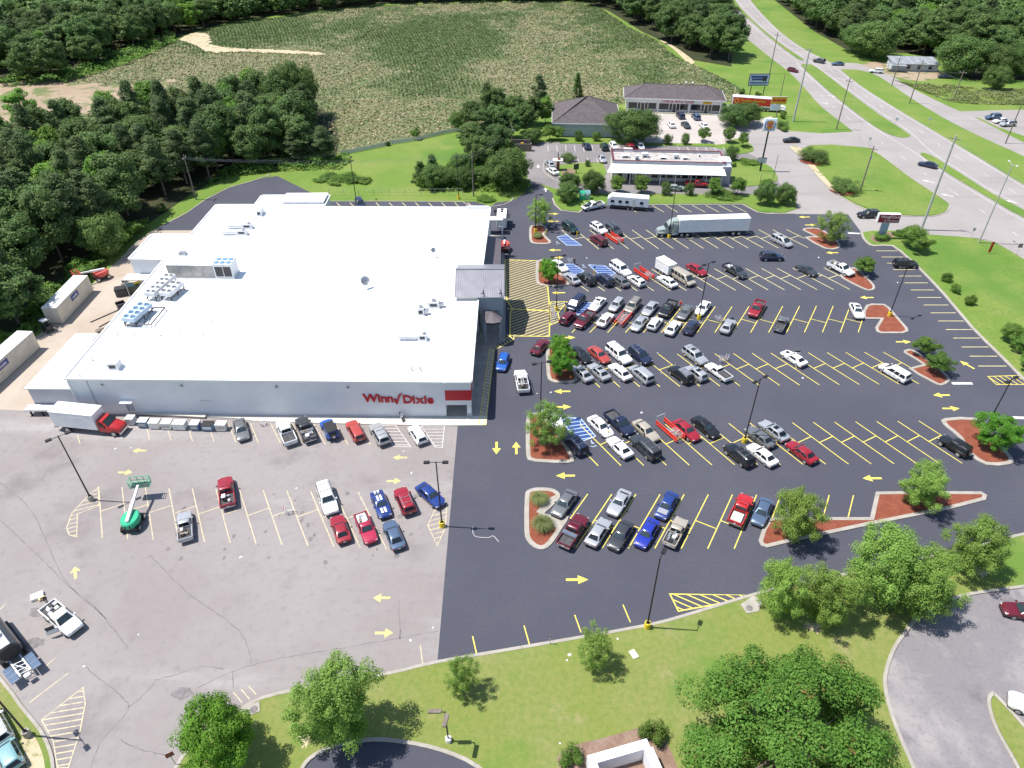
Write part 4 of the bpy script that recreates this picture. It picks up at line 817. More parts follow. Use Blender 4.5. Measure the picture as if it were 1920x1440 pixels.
# ------------------------------------------------------------------ vehicles
def carpaint(name, c, metal=.0, rough=.32):
    m, N, L, P = nmat('car_'+name); co = N.new('ShaderNodeTexCoord').outputs['Object']
    f = mul(N, L, ramp(N, L, noise(N, L, co, 2.2, 5), .4, .75), .22)
    L.new(mixc(N, L, f, c, tuple(x*.7+.06 for x in c)), P.inputs['Base Color']); P.inputs['Roughness'].default_value = rough; P.inputs['Metallic'].default_value = metal; P.inputs['Coat Weight'].default_value = .6; P.inputs['Coat Roughness'].default_value = .08
    M['car_'+name] = m
for n_, c_, k_ in (('white', (.78, .78, .77), 0), ('silver', (.46, .47, .49), .35), ('grey', (.17, .175, .185), .3), ('dark', (.045, .048, .055), .1), ('black', (.012, .012, .014), 0), ('navy', (.018, .026, .065), .1), ('blue', (.015, .045, .22), .1), ('royal', (.014, .03, .33), 0), ('bright_blue', (.015, .10, .42), 0), ('steel_blue', (.10, .15, .24), .3), ('red', (.29, .012, .024), 0), ('bright_red', (.46, .016, .018), 0), ('maroon', (.13, .008, .020), .1), ('faded_red', (.40, .06, .05), 0), ('pink_red', (.40, .02, .06), 0), ('beige', (.46, .41, .33), .2), ('tan', (.33, .30, .25), .3), ('green', (.012, .035, .030), .1), ('pale_green', (.36, .42, .38), .2), ('teal', (.22, .40, .42), .1)): carpaint(n_, c_, k_)
pmat('car_glass', (.015, .020, .026), .05, .2, 1); pmat('windscreen', (.030, .045, .055), .06, .2, 1); pmat('tyre', (.018, .018, .019), .85, .2, 4); pmat('rim', (.50, .50, .52), .35, .15, 3, metal=.6)
pmat('lamp_clear', (.52, .53, .55), .15, .05, 2); pmat('lamp_red', (.35, .006, .006), .25, .1, 2); pmat('trim_black', (.02, .02, .022), .6, .2, 3); pmat('chrome', (.62, .62, .64), .2, .1, 2, metal=.9); pmat('bed_liner', (.07, .07, .075), .8, .3, 2)
K = {}
# kind: L, W, lower stations (x/L, width, z bottom, z top), greenhouse (rear belt, front belt, rear roof, front roof)/L, belt z, roof z, belt w, roof w, wheel r, axle x/L, panes
def kd(n, L, W, low, gh, zb, zr, wb, wr, r, ax, panes, **o): K[n] = dict(L=L, W=W, low=low, gh=gh, zb=zb, zr=zr, wb=wb, wr=wr, r=r, ax=ax, panes=panes, **o)
SL = [(-.5, .76, .40, .74), (-.488, .88, .31, .88), (-.44, .96, .25, .96), (-.3, 1, .22, .97), (0, 1, .21, .95), (.2, 1, .22, .94), (.3, .99, .22, .90), (.41, .95, .25, .82), (.475, .84, .30, .72), (.5, .68, .36, .60)]
kd('sedan', 4.85, 1.82, SL, (-.37, .205, -.22, .055), .93, 1.44, .89, .64, .33, (-.295, .295), ((.05, .48), (.53, .92)))
kd('coupe', 4.70, 1.84, SL, (-.38, .16, -.22, .02), .92, 1.36, .88, .62, .34, (-.29, .31), ((.28, .92),))
kd('hatch', 4.35, 1.78, [(-.5, .80, .40, .86), (-.485, .93, .30, .98), (-.42, .99, .24, 1.0)]+SL[3:], (-.485, .22, -.40, .07), .96, 1.50, .90, .66, .32, (-.30, .31), ((.22, .56), (.60, .94)))
kd('wagon', 4.85, 1.82, [(-.5, .80, .40, .86), (-.488, .93, .30, .98), (-.43, .98, .24, .99)]+SL[3:], (-.49, .205, -.435, .06), .96, 1.50, .90, .68, .33, (-.295, .295), ((.05, .30), (.34, .62), (.66, .95)))
UL = [(-.5, .84, .48, .98), (-.488, .95, .38, 1.08), (-.44, .99, .30, 1.10), (0, 1, .28, 1.08), (.2, 1, .28, 1.07), (.3, .99, .28, 1.04), (.42, .96, .30, .98), (.482, .88, .36, .86), (.5, .76, .42, .74)]
kd('suv', 4.80, 1.92, UL, (-.487, .205, -.435, .075), 1.06, 1.74, .91, .72, .37, (-.295, .30), ((.03, .28), (.32, .60), (.64, .94)), rack=True)
kd('big_suv', 5.45, 2.02, UL, (-.488, .19, -.46, .085), 1.16, 1.88, .92, .76, .40, (-.30, .31), ((.03, .32), (.36, .63), (.67, .95)), rack=True)
kd('minivan', 5.05, 1.96, [(-.5, .84, .42, .94), (-.488, .95, .32, 1.02), (-.44, .99, .25, 1.03), (0, 1, .23, 1.0), (.25, 1, .24, .98), (.36, .98, .25, .92), (.44, .92, .28, .82), (.482, .82, .33, .72), (.5, .68, .38, .62)], (-.488, .315, -.445, .10), .99, 1.72, .91, .70, .34, (-.30, .32), ((.04, .30), (.33, .56), (.59, .86)))
kd('van', 5.60, 2.02, [(-.5, .90, .46, 1.1), (-.49, .97, .36, 1.15), (0, 1, .30, 1.14), (.3, 1, .3, 1.12), (.40, .97, .32, 1.02), (.482, .9, .38, .9), (.5, .8, .44, .8)], (-.488, .37, -.475, .20), 1.13, 2.08, .94, .80, .37, (-.29, .36), ((.03, .22), (.25, .44), (.47, .66), (.70, .90)))
kd('pickup', 5.65, 1.98, [(-.5, .92, .58, .82), (-.49, .98, .48, .86), (-.11, 1, .40, .86), (-.10, 1, .40, 1.14), (.1, 1, .38, 1.14), (.2, 1, .38, 1.12), (.3, .99, .38, 1.10), (.42, .96, .40, 1.04), (.485, .9, .44, .92), (.5, .82, .5, .8)], (-.095, .225, -.075, .085), 1.12, 1.80, .91, .74, .40, (-.31, .325), ((.06, .40), (.46, .92)), bed=(-.495, -.10))
kd('small_pickup', 5.05, 1.78, [(-.5, .92, .52, .74), (-.49, .98, .42, .78), (-.09, 1, .35, .78), (-.08, 1, .35, 1.0), (.1, 1, .33, 1.0), (.2, 1, .33, .98), (.3, .99, .33, .95), (.42, .95, .36, .88), (.485, .86, .42, .76), (.5, .75, .46, .66)], (-.075, .19, -.055, .06), .98, 1.60, .90, .72, .35, (-.30, .33), ((.10, .90),), bed=(-.495, -.08))
kd('jeep', 4.25, 1.85, [(-.5, .88, .50, 1.05), (-.49, .92, .42, 1.08), (0, .92, .40, 1.08), (.14, .92, .42, 1.06), (.15, .80, .45, 1.06), (.40, .74, .48, 1.02), (.47, .72, .5, .98), (.5, .68, .55, .8)], (-.485, .13, -.47, .085), 1.08, 1.80, .86, .78, .40, (-.29, .33), ((.04, .36), (.42, .64), (.69, .93)), fenders=True, spare=True)
MC_ = {}
def mesh_c(key, fn):
    if key not in MC_: MC_[key] = fn()
    return MC_[key]
def car_body(k):
    d = K[k]; L, W = d['L'], d['W']/2; mb = MB(); rings = []
    for fx, w, zb, zt in d['low']:
        w *= W; x = fx*L; h = zt-zb
        half = [(w*.78, zb), (w*.96, zb+.10), (w, zb+h*.42), (w*.985, zt-.11), (w*.93, zt-.02), (w*.55, zt+.015)]
        ring = [(x, y, z) for y, z in half]+[(x, -y, z) for y, z in reversed(half)]; rings.append(ring)
    mb.loft(rings)
    a, b, c, e = (g*L for g in d['gh']); wb, wr = d['wb']*W, d['wr']*W; zb, zr = d['zb'], d['zr']
    def ring(x0, x1, w, z, cr, bow=0.0):
        return [(x0, w-cr, z), (x0+cr, w, z), ((x0+x1)/2, w+bow, z), (x1-cr*1.4, w, z), (x1, w-cr*1.2, z), (x1+bow*1.5, 0, z), (x1, -(w-cr*1.2), z), (x1-cr*1.4, -w, z), ((x0+x1)/2, -w-bow, z), (x0+cr, -w, z), (x0, -(w-cr), z), (x0-bow, 0, z)]
    h = zr-zb; t = .86; ax, ex, w1 = a+(c-a)*t, b+(e-b)*t, wb+(wr-wb)*t
    mb.loft([ring(a, b, wb, zb-.06, .10, .02), ring(ax, ex, w1, zb+h*t, .10, .02), ring(c+.06, e-.08, wr-.06, zr-.02, .12, .02), ring(c+.35, e-.4, wr*.6, zr+.015, .1)])
    if d.get('bed'):
        x0, x1 = d['bed'][0]*L, d['bed'][1]*L; zt = 1.18*d['zb']/1.12
        zf = d['low'][2][3]-.05
        mb.box(x0+.05, x1, W*.86, W*.985, zf, zt); mb.box(x0+.05, x1, -W*.985, -W*.86, zf, zt); mb.box(x1-.08, x1+.02, -W*.9, W*.9, zf, zt)
    if d.get('fenders'):
        for sx, xx in ((1, d['ax'][1]*L), (-1, d['ax'][0]*L)):
            for sy in (-1, 1): mb.bbox(xx-.5, xx+.5, min(sy*W*.72, sy*W), max(sy*W*.72, sy*W), .86, .95, .04)
    return mb.mesh('body', True)
def pane(k, side, t0=0, t1=1):
    d = K[k]; L, W = d['L'], d['W']/2; a, b, c, e = (g*L for g in d['gh']); wb, wr, zb, zr = d['wb']*W, d['wr']*W, d['zb'], d['zr']
    lo, hi, out = .10, .80, .028
    P = lambda x, y, z: Vector((x, y, z))
    if side in ('l', 'r'):
        s = 1 if side == 'l' else -1
        bl = lambda u, v: P((a+(c-a)*v)*(1-u)+(b+(e-b)*v)*u, s*(wb+(wr-wb)*v+.028), zb+(zr-zb)*v)
        q = [bl(t0, lo), bl(t1, lo), bl(t1-(.02 if t1 < .9 else .0), hi), bl(t0, hi)]
    elif side == 'f': 
        bl = lambda u, v: P(b+(e-b)*v+.035, (wb+(wr-wb)*v)*u, zb+(zr-zb)*v); q = [bl(-.84, lo), bl(.84, lo), bl(.80, .84), bl(-.80, .84)]
    else:
        bl = lambda u, v: P(a+(c-a)*v-.04, (wb+(wr-wb)*v)*u, zb+(zr-zb)*v); q = [bl(-.82, lo+.04), bl(.82, lo+.04), bl(.78, .82), bl(-.78, .82)]
    n = (q[1]-q[0]).cross(q[3]-q[0]).normalized()*.012
    return MB().loft([[v-n for v in q], [v+n for v in q]]).mesh('glass')
def wheel_mesh():
    mb = MB(); rings = []
    for y, r in ((-.11, .80), (-.10, .95), (-.05, 1), (.05, 1), (.10, .95), (.11, .80)): rings.append([(r*.33*math.cos(t), y, r*.33*math.sin(t)) for t in np.linspace(0, 6.2832, 17)[:-1]])
    mb.loft(rings); return mb.mesh('wheel', True)
def rim_mesh():
    mb = MB(); rings = []
    for y, r in ((-.118, .64), (.118, .64)): rings.append([(r*.33*math.cos(t), y, r*.33*math.sin(t)) for t in np.linspace(0, 6.2832, 13)[:-1]])
    mb.loft(rings)
    return mb.mesh('rim')
def hub_mesh(): return MB().tube((0, -.125, 0), (0, .125, 0), .09, .09, 8).mesh('hub')
WHEEL, RIM, HUB = wheel_mesh(), rim_mesh(), hub_mesh()
for me_, mt_ in ((WHEEL, 'tyre'), (RIM, 'rim'), (HUB, 'trim_black')): me_.materials.append(M[mt_])
def add_wheel(root, x, y, r, wid=1.0, parent_name='wheel', detail=True):
    w = obj(parent_name, WHEEL, None, root, (x, y, r)); s = r/.33; w.scale = (s, s*wid, s)
    if detail: m_ = obj('rim', RIM, None, w)
    return w
def vehicle(kind, colour, px, py, head, label, opts=(), group=None, far=False, pos=None, zc=.7, cat=None):
    d = K[kind]; L, W = d['L'], d['W']/2
    c = G(px, py, zc) if pos is None else Vector((*pos, 0))
    root = empty({'sedan': 'parked_car', 'coupe': 'parked_car', 'hatch': 'parked_car', 'wagon': 'station_wagon', 'suv': 'sport_utility_car', 'big_suv': 'sport_utility_car', 'minivan': 'minivan', 'van': 'passenger_van', 'pickup': 'pickup_truck', 'small_pickup': 'pickup_truck', 'jeep': 'off_road_car'}[kind], (c.x, c.y, .03), R(head))
    tag(root, label, cat or {'pickup': 'pickup truck', 'small_pickup': 'pickup truck', 'van': 'van', 'minivan': 'minivan', 'suv': 'car', 'big_suv': 'car'}.get(kind, 'car'), group)
    def sh(key, fn, name, mat, loc=None):
        base = mesh_c((kind, key), fn); mk = (kind, key, mat)
        if mk not in MC_:
            me = base.copy(); me.materials.clear(); me.materials.append(M[mat]); MC_[mk] = me
        return obj(name, MC_[mk], None, root, loc)
    body = sh('body', lambda: car_body(kind), 'body', 'car_'+colour)
    sh('ws', lambda: pane(kind, 'f'), 'windshield', 'windscreen'); sh('rw', lambda: pane(kind, 'b'), 'rear_window', 'car_glass')
    for i, (t0, t1) in enumerate(d['panes']):
        for s in 'lr': sh('sw%d%s' % (i, s), lambda: pane(kind, s, t0, t1), 'side_window', 'car_glass')
    ly = W*.985
    for fx in d['ax']:
        for s in (-1, 1): add_wheel(root, fx*L, s*(ly-.085), d['r'], 1.0, detail=not far)
    if far: return root
    zl = d['low'][-3][3]-.10; zt_ = d['low'][1][3]-.14
    for s in (-1, 1):
        sh('hl%d' % s, lambda: MB().bbox(L*.425, L*.487, min(s*W*.52, s*W*.86), max(s*W*.52, s*W*.86), zl-.15, zl-.0, .03).mesh('h', True), 'headlight', 'lamp_clear')
        sh('tl%d' % s, lambda: MB().bbox(-L*.497, -L*.472, min(s*W*.60, s*W*.90), max(s*W*.60, s*W*.90), zt_-.12, zt_+.08, .02).mesh('t'), 'taillight', 'lamp_red')
        sh('mi%d' % s, lambda: MB().bbox(d['gh'][1]*L-.32, d['gh'][1]*L-.12, min(s*W*.96, s*(W+.17)), max(s*W*.96, s*(W+.17)), d['zb']-.02, d['zb']+.15, .03).mesh('m', True), 'mirror', 'trim_black' if colour in ('black', 'dark', 'beige') else 'car_'+colour)
    sh('gr', lambda: MB().bbox(L*.47, L*.497, -W*.45, W*.45, zl-.30, zl-.06, .02).mesh('g'), 'grille', 'trim_black')
    sh('bf', lambda: MB().bbox(L*.475, L*.508, -W*.80, W*.80, zl-.46, zl-.32, .03).mesh('bf'), 'front_bumper', 'chrome' if d.get('bed') and 'chrome' in opts else 'trim_black')
    sh('br', lambda: MB().bbox(-L*.51, -L*.478, -W*.86, W*.86, d['low'][0][2], d['low'][0][2]+.16, .03).mesh('br'), 'rear_bumper', 'chrome' if d.get('bed') else 'trim_black')
    sh('lp', lambda: MB().box(-L*.505, -L*.496, -.16, .16, d['low'][0][2]+.18, d['low'][0][2]+.32).mesh('lp'), 'number_plate', 'lamp_clear')
    # door seams
    xs = {1: (.02, .17), 2: (-.13, .03, .17), 3: (-.16, .02, .16), 4: (-.1, .12, .28)}[len(d['panes'])]
    for s in (-1, 1):
        def seams(s=s):
            mb = MB()
            for q in xs: mb.box(q*L-.012, q*L+.012, min(s*W*.99, s*(W+.004)), max(s*W*.99, s*(W+.004)), .38, d['zb']-.06)
            for q in xs[:-1]: mb.box(q*L+.10, q*L+.26, min(s*W*.98, s*(W+.03)), max(s*W*.98, s*(W+.03)), d['zb']-.2, d['zb']-.16)
            return mb.mesh('seam')
        sh('dr%d' % s, seams, 'door_trim', 'trim_black')
    if d.get('bed'):
        x0, x1 = d['bed'][0]*L, d['bed'][1]*L; zf = d['low'][2][3]; zt = 1.18*d['zb']/1.12
        bedp = sh('bd', lambda: MB().box(x0+.12, x1-.09, -W*.855, W*.855, zf+.02, zf+.05).box(x0+.12, x1-.09, W*.845, W*.858, zf+.05, zt-.03).box(x0+.12, x1-.09, -W*.858, -W*.845, zf+.05, zt-.03).mesh('bd'), 'bed_liner', 'bed_liner')
        sh('tg', lambda: MB().bbox(x0-.02, x0+.10, -W*.97, W*.97, zf-.1, zt, .03).mesh('tg', True), 'tailgate', 'car_'+colour)
        if 'load' in opts:
            for i in range(7):
                a, b = random.uniform(x0+.3, x1-.7), random.uniform(-W*.7, W*.4); h = random.uniform(.15, .5)
                MB().bbox(a, a+random.uniform(.3, .8), b, b+random.uniform(.25, .6), zf+.05, zf+.05+h, .03).build('cargo', random.choice(['white_paint', 'wood_pole', 'steel', 'trim_black', 'wall_cream']), root)
        if 'toolbox' in opts: MB().bbox(x1-.75, x1-.15, -W*.95, W*.95, zt-.2, zt+.12, .04).build('toolbox', 'chrome', root, True)
        if 'sand' in opts: MB().bbox(x0+.2, x1-.4, -W*.7, W*.7, zf+.05, zf+.28, .1).build('cargo', 'wall_cream', root, True)
        if 'rack' in opts:
            mb = MB(); zz = d['zr']+.25
            for yy in (-W*.8, W*.8): mb.path([(x0+.3, yy, zt), (x0+.3, yy, zz), (e_ if False else .6, yy, zz)], .04)
            for xx in (x0+.3, x1, .4): mb.path([(xx, -W*.8, zz), (xx, W*.8, zz)], .04)
            mb.build('ladder_rack', 'white_paint', root)
            lm = MB()
            for yy in (-.1, .28): lm.bar((x0+.1, yy, zz+.08), (.5, yy, zz+.08), .05, .08)
            for i in range(10): lm.bar((x0+.3+i*.3, -.1, zz+.08), (x0+.3+i*.3, .28, zz+.08), .04)
            lm.build('ladder', 'galv', root)
    if d.get('rack'):
        mb = MB(); a, e = d['gh'][2]*L+.2, d['gh'][3]*L-.3
        for s in (-1, 1): mb.bar((a, s*d['wr']*W*.86, d['zr']+.05), (e, s*d['wr']*W*.86, d['zr']+.05), .05)
        for f in (.25, .75): mb.bar((a+(e-a)*f, -d['wr']*W*.86, d['zr']+.07), (a+(e-a)*f, d['wr']*W*.86, d['zr']+.07), .05)
        mesh_c((kind, 'rack'), lambda: mb.mesh('rack')); me = MC_[(kind, 'rack')]; obj('roof_rack', me, 'steel', root)
    if d.get('spare'): w = add_wheel(root, -L*.5-.12, 0, .38); w.rotation_euler = (0, 0, R(90)); w.location.z = 1.0; w.name = 'spare_wheel'
    if 'sunroof' in opts: a = (d['gh'][2]*.35+d['gh'][3]*.65)*L; MB().box(a-.4, a+.25, -.42, .42, d['zr']+.005, d['zr']+.028).build('sunroof', 'car_glass', root)
    if 'black_roof' in opts: MB().bbox(d['gh'][2]*L-.02, d['gh'][3]*L+.05, -d['wr']*W*1.03, d['wr']*W*1.03, d['zr']-.06, d['zr']+.05, .05).build('soft_top', 'trim_black', root, True)
    if 'light_roof' in opts: MB().bbox(d['gh'][2]*L+.25, d['gh'][3]*L-.1, -d['wr']*W*.8, d['wr']*W*.8, d['zr'], d['zr']+.045, .02).build('roof_panel', 'steel', root)
    if 'stripes' in opts:
        hz = .93; st = MB()
        for s in (-1, 1):
            st.box(L*.21, L*.40, min(s*.08, s*.36), max(s*.08, s*.36), .955, .985); st.box(d['gh'][2]*L+.1, d['gh'][3]*L-.1, min(s*.08, s*.34), max(s*.08, s*.34), d['zr']-.0, d['zr']+.03); st.box(-L*.48, d['gh'][0]*L-.05, min(s*.08, s*.34), max(s*.08, s*.34), .95, .995)
        st.build('stripe', 'white_paint', root)
    if 'scoop' in opts: MB().bbox(L*.25, L*.36, -.3, .3, .92, 1.02, .03).build('hood_scoop', 'trim_black', root)
    if 'silver_hood' in opts: MB().bbox(L*.215, L*.40, -W*.72, W*.72, .9, .975, .03).build('hood', 'car_silver', root, True)
    if 'door' in opts:
        for s in opts['door'] if isinstance(opts, dict) else (-1,):
            x = .19*L; o = MB().bbox(-1.15, 0, -.05, .05, .45, d['zb'], .03).build('open_door', 'car_'+colour, root, True); o.location = (x, s*W, 0); o.rotation_euler = (0, 0, s*R(-62))
            o2 = MB().box(-1.05, -.2, -.02, .02, d['zb'], d['zr']-.15).build('door_window', 'car_glass', o)
    if 'hood_up' in opts: o = MB().bbox(-.06, 1.25, -W*.8, W*.8, 0, .06, .02).build('raised_hood', 'car_'+colour, root, True); o.location = (L*.22, 0, d['zb']); o.rotation_euler = (0, R(-38), 0); MB().box(L*.24, L*.44, -W*.7, W*.7, .8, d['zb']-.0).build('engine_bay', 'trim_black', root)
    return root
DR, UL_, DL, UR = -60.5, 119.5, 239, 59      # nose: down right, up left, down left, up right
GA = 'vehicles parked in the angled rows'
CARS = [
 ('sedan', 'grey', 1058.5, 943, DL, 'grey sedan beside the island with two grass clumps'),
 ('coupe', 'silver', 1161, 942, DL, 'pale silver coupe parked nose down in the nearest angled row'),
 ('sedan', 'blue', 1250, 947, DL, 'blue sedan with a faded silver hood in the nearest row', ('silver_hood',)),
 ('pickup', 'bright_red', 1389, 956, UR, 'bright red pickup with sand in its open bed', ('sand',)),
 ('sedan', 'steel_blue', 1429, 959, DL, 'slate blue sedan between the bright red pickup and the island tree'),
 ('pickup', 'maroon', 1075, 996, UR, 'maroon pickup with a chrome toolbox beside the grass clump island', ('toolbox',)),
 ('sedan', 'silver', 1122, 997, UR, 'silver sedan between the maroon pickup and a dark sedan'),
 ('sedan', 'dark', 1164, 1003, DL, 'charcoal sedan left of the royal blue car'),
 ('sedan', 'royal', 1213, 999, DL, 'vivid royal blue sedan in the row nearest the camera'),
 ('small_pickup', 'beige', 1267, 997, UR, 'beige pickup carrying junk right of the royal blue sedan', ('load',)),
 ('sedan', 'white', 1036, 786, DR, 'white sedan half hidden behind the wispy island tree'),
 ('sedan', 'white', 1126, 799, DR, 'white sedan right of the big blue hatched aisle'),
 ('pickup', 'navy', 1161.6, 794, DR, 'navy pickup with an empty dark bed behind a white sedan'),
 ('sedan', 'beige', 1211, 807, DR, 'champagne sedan right of the navy pickup'),
 ('sedan', 'red', 1287, 806, DR, 'red sedan right of the red cart corral'),
 ('sedan', 'black', 1323, 800, DR, 'black sedan right of the red sedan by the cart corral'),
 ('sedan', 'grey', 1425, 819, UL_, 'dark silver sedan left of a paler silver one'),
 ('sedan', 'silver', 1451, 807, UL_, 'light silver sedan with a sunroof in the upper half of the row', ('sunroof',)),
 ('suv', 'navy', 1078, 832, UL_, 'navy car tucked under the wispy island tree'),
 ('coupe', 'white', 1161.5, 838, UL_, 'white coupe directly below the white and navy pair'),
 ('big_suv', 'dark', 1209, 838, UL_, 'big dark grey utility car below the champagne sedan'),
 ('suv', 'black', 1385.6, 853, UL_, 'black utility car with roof rails below the lamp post'),
 ('sedan', 'white', 1429, 852, UL_, 'long white sedan right of the black utility car'),
 ('sedan', 'red', 1503, 847, UL_, 'dark red sedan parked alone right of the long white sedan'),
 ('jeep', 'black', 1789, 836, UL_, 'black off-road car with a spare wheel by the right-hand island'),
 ('sedan', 'black', 1089, 665, DR, 'black sedan right of the bushy bright green island tree'),
 ('sedan', 'faded_red', 1123, 664.6, DR, 'faded red sedan left of a large white utility car'),
 ('big_suv', 'white', 1160.6, 664.6, DR, 'large white utility car right of the faded red sedan'),
 ('suv', 'navy', 1200.5, 667, DR, 'navy utility car right of the large white one'),
 ('suv', 'silver', 1303, 667.5, DR, 'silver blue utility car parked above a small silver one', ('sunroof',)),
 ('coupe', 'white', 1488.5, 671, UL_, 'white muscle coupe with its driver door open and black hood scoop', ('scoop', 'door')),
 ('sedan', 'silver', 1090.7, 699, UL_, 'silver sedan with a sunroof at the foot of the bushy green island', ('sunroof',)),
 ('sedan', 'silver', 1122.6, 696.5, UL_, 'silver sedan between a sunroof sedan and an old white sedan', ('sunroof',)),
 ('sedan', 'white', 1162.4, 696.5, UL_, 'old boxy white sedan below the large white utility car'),
 ('minivan', 'silver', 1202, 701, UL_, 'silver minivan below the navy utility car'),
 ('suv', 'black', 1276.6, 702, UL_, 'black utility car with a pale roof panel', ('light_roof',)),
 ('hatch', 'silver', 1305, 699, UL_, 'small silver hatchback between the pale-roofed black car and white pickup', ('sunroof',)),
 ('small_pickup', 'white', 1346.5, 697, UL_, 'small white pickup with an empty dark bed'),
 ('minivan', 'white', 1677, 698, UL_, 'white minivan parked alone beside the two-tree island'),
 ('minivan', 'navy', 1080, 568, DL, 'dark blue minivan left of a blue hatched aisle'),
 ('sedan', 'white', 1120, 570, DL, 'white sedan with a black sunroof right of the blue aisle', ('sunroof',)),
 ('hatch', 'silver', 1156, 571, DL, 'silver hatchback right of the sunroofed white sedan'),
 ('suv', 'tan', 1186, 574, DL, 'tan utility car behind the small cart corral'),
 ('sedan', 'silver', 1219, 578, DL, 'silver blue sedan right of the tan utility car'),
 ('pickup', 'black', 1252, 579, DL, 'glossy black pickup beside the person in red'),
 ('sedan', 'grey', 1284.6, 585, DL, 'grey sedan right of the person in red'),
 ('sedan', 'white', 1318, 577, DL, 'white sedan behind a tall lamp post with yellow base'),
 ('pickup', 'red', 1418.6, 579, DL, 'shiny red pickup parked alone with its bed to the rear'),
 ('sedan', 'white', 1606.5, 582, 262, 'white sedan at the right end touching the treeless mulch island', ('sunroof',)),
 ('hatch', 'maroon', 1065, 595, UR, 'dark red hatchback beside the yellow hatched row end'),
 ('pickup', 'maroon', 1096, 599, DL, 'dark red pickup with a chrome grille right of the dark red hatchback', ('chrome',)),
 ('sedan', 'white', 1135, 599, UR, 'white sedan left of the small cart corral'),
 ('sedan', 'silver', 1198.7, 606, DL, 'silver sedan right of the small cart corral'),
 ('hatch', 'white', 1228, 606, UR, 'compact white car right of the silver sedan by the corral'),
 ('sedan', 'white', 1261.6, 614, UR, 'white sedan left of the navy car at the lamp post'),
 ('sedan', 'navy', 1296, 612, UR, 'navy sedan below the yellow based lamp post'),
 ('sedan', 'silver', 1364.8, 611, UR, 'silver sedan parked alone near stray shopping carts'),
 ('small_pickup', 'grey', 1464.5, 607, UR, 'grey pickup parked alone in the lower half of its row'),
 ('sedan', 'white', 1049, 498, DR, 'white car half hidden by the round island tree'),
 ('big_suv', 'white', 1164, 505, DR, 'white utility car right of the second blue aisle'),
 ('sedan', 'red', 1306.7, 505, DR, 'small red sedan right of the white cargo trailer'),
 ('pickup', 'dark', 1378, 508, DR, 'dark pickup with white loads in its bed', ('load', 'chrome')),
 ('coupe', 'dark', 1513, 506, DR, 'low dark grey coupe parked alone on the right of its row'),
 ('pickup', 'white', 1576.7, 504, DR, 'white pickup beside the small tree on the right-hand island', ('load',)),
 ('sedan', 'silver', 1071, 521.5, UL_, 'silver white sedan below the round island tree'),
 ('suv', 'black', 1100, 522.5, UL_, 'black utility car below the first blue aisle'),
 ('suv', 'navy', 1133, 524, UL_, 'navy utility car below the second blue aisle'),
 ('sedan', 'grey', 1162.5, 526, UL_, 'grey sedan below the white utility car'),
 ('hatch', 'white', 1193, 526, UL_, 'white hatchback left of the red cart corral', ('sunroof',)),
 ('sedan', 'white', 1251, 527, UL_, 'white sedan in front of the white cargo trailer'),
 ('van', 'beige', 1281, 522, DR, 'long champagne passenger van right of the white cargo trailer'),
 ('suv', 'green', 1069, 427, DR, 'dark green utility car right of the motorcycle'),
 ('suv', 'white', 1123, 429, DR, 'white utility car above the maroon minivan', ('sunroof',)),
 ('suv', 'dark', 1151, 431.7, DR, 'dark utility car above the farthest red cart corral'),
 ('minivan', 'maroon', 1121.7, 450, UL_, 'maroon minivan left of the farthest red cart corral'),
 ('minivan', 'silver', 1466, 452, DR, 'silver minivan parked alone left of the far mulch island', ('sunroof',)),
 ('suv', 'navy', 1446.7, 481, 0, 'dark blue utility car driving along the upper aisle'),
 ('suv', 'black', 1698, 494.5, 0, 'black utility car parked nose to the right-hand kerb'),
 ('sedan', 'maroon', 1013, 649, 62, 'maroon sedan waiting by the bushy island tree'),
 ('hatch', 'bright_blue', 943, 679, -100, 'bright blue hatchback driving past the store front'),
 ('pickup', 'white', 978, 715, 96, 'white work pickup with ladder rack in the store front lane', ('rack', 'load')),
 ('sedan', 'grey', 452, 805, -64, 'grey sedan by the store wall right of the white cabinets'),
 ('pickup', 'white', 537, 811, 118, 'white pickup with an open bed against the store sidewalk'),
 ('pickup', 'dark', 573, 805, 118, 'charcoal pickup with a loaded bed beside a white pickup', ('load', 'toolbox')),
 ('jeep', 'bright_blue', 618, 805, 118, 'bright blue off-road car with black top by the store', ('black_roof',)),
 ('wagon', 'faded_red', 666, 807, 118, 'faded red wagon by the store beside the blue off-road car'),
 ('suv', 'silver', 712, 814, 118, 'silver blue utility car beside the white hatched aisle'),
 ('hatch', 'white', 783, 814, 118, 'white hatchback between the two white hatched aisles'),
 ('pickup', 'red', 425, 923, 112, 'red pickup parked alone on the worn grey asphalt', ('load',)),
 ('small_pickup', 'silver', 347, 986, 112, 'silver pickup right of the green lift', ('load',)),
 ('big_suv', 'white', 614, 936, -66, 'white utility car with roof rails above a red coupe'),
 ('coupe', 'red', 638, 991, 114, 'red coupe below the white utility car on worn asphalt'),
 ('small_pickup', 'pink_red', 686, 990, -64, 'pinkish red pickup with household goods in its bed', ('sand', 'load')),
 ('coupe', 'blue', 714, 945, -66, 'blue coupe with wide white racing stripes', ('stripes',)),
 ('suv', 'red', 759, 939, 114, 'red utility car right of the striped blue coupe'),
 ('sedan', 'blue', 807, 928, -48, 'blue sedan parked askew left of the double lamp post'),
 ('sedan', 'steel_blue', 738, 1002, 114, 'slate blue sedan below the striped blue coupe'),
 ('pickup', 'white', 116, 1160, -33, 'white pickup with its door open beside the dark tank trailer', ('load', 'door')),
 ('suv', 'white', -8, 1362, 138, 'white car cut off at the lower left edge'),
 ('hatch', 'teal', 14, 1412, 138, 'pale teal car at the lower left corner'),
 ('sedan', 'maroon', 1924, 1146, 170, 'maroon sedan on the service road at the right edge'),
 ('suv', 'white', 1943, 1330, 150, 'white car beside the grass road island at lower right'),
]
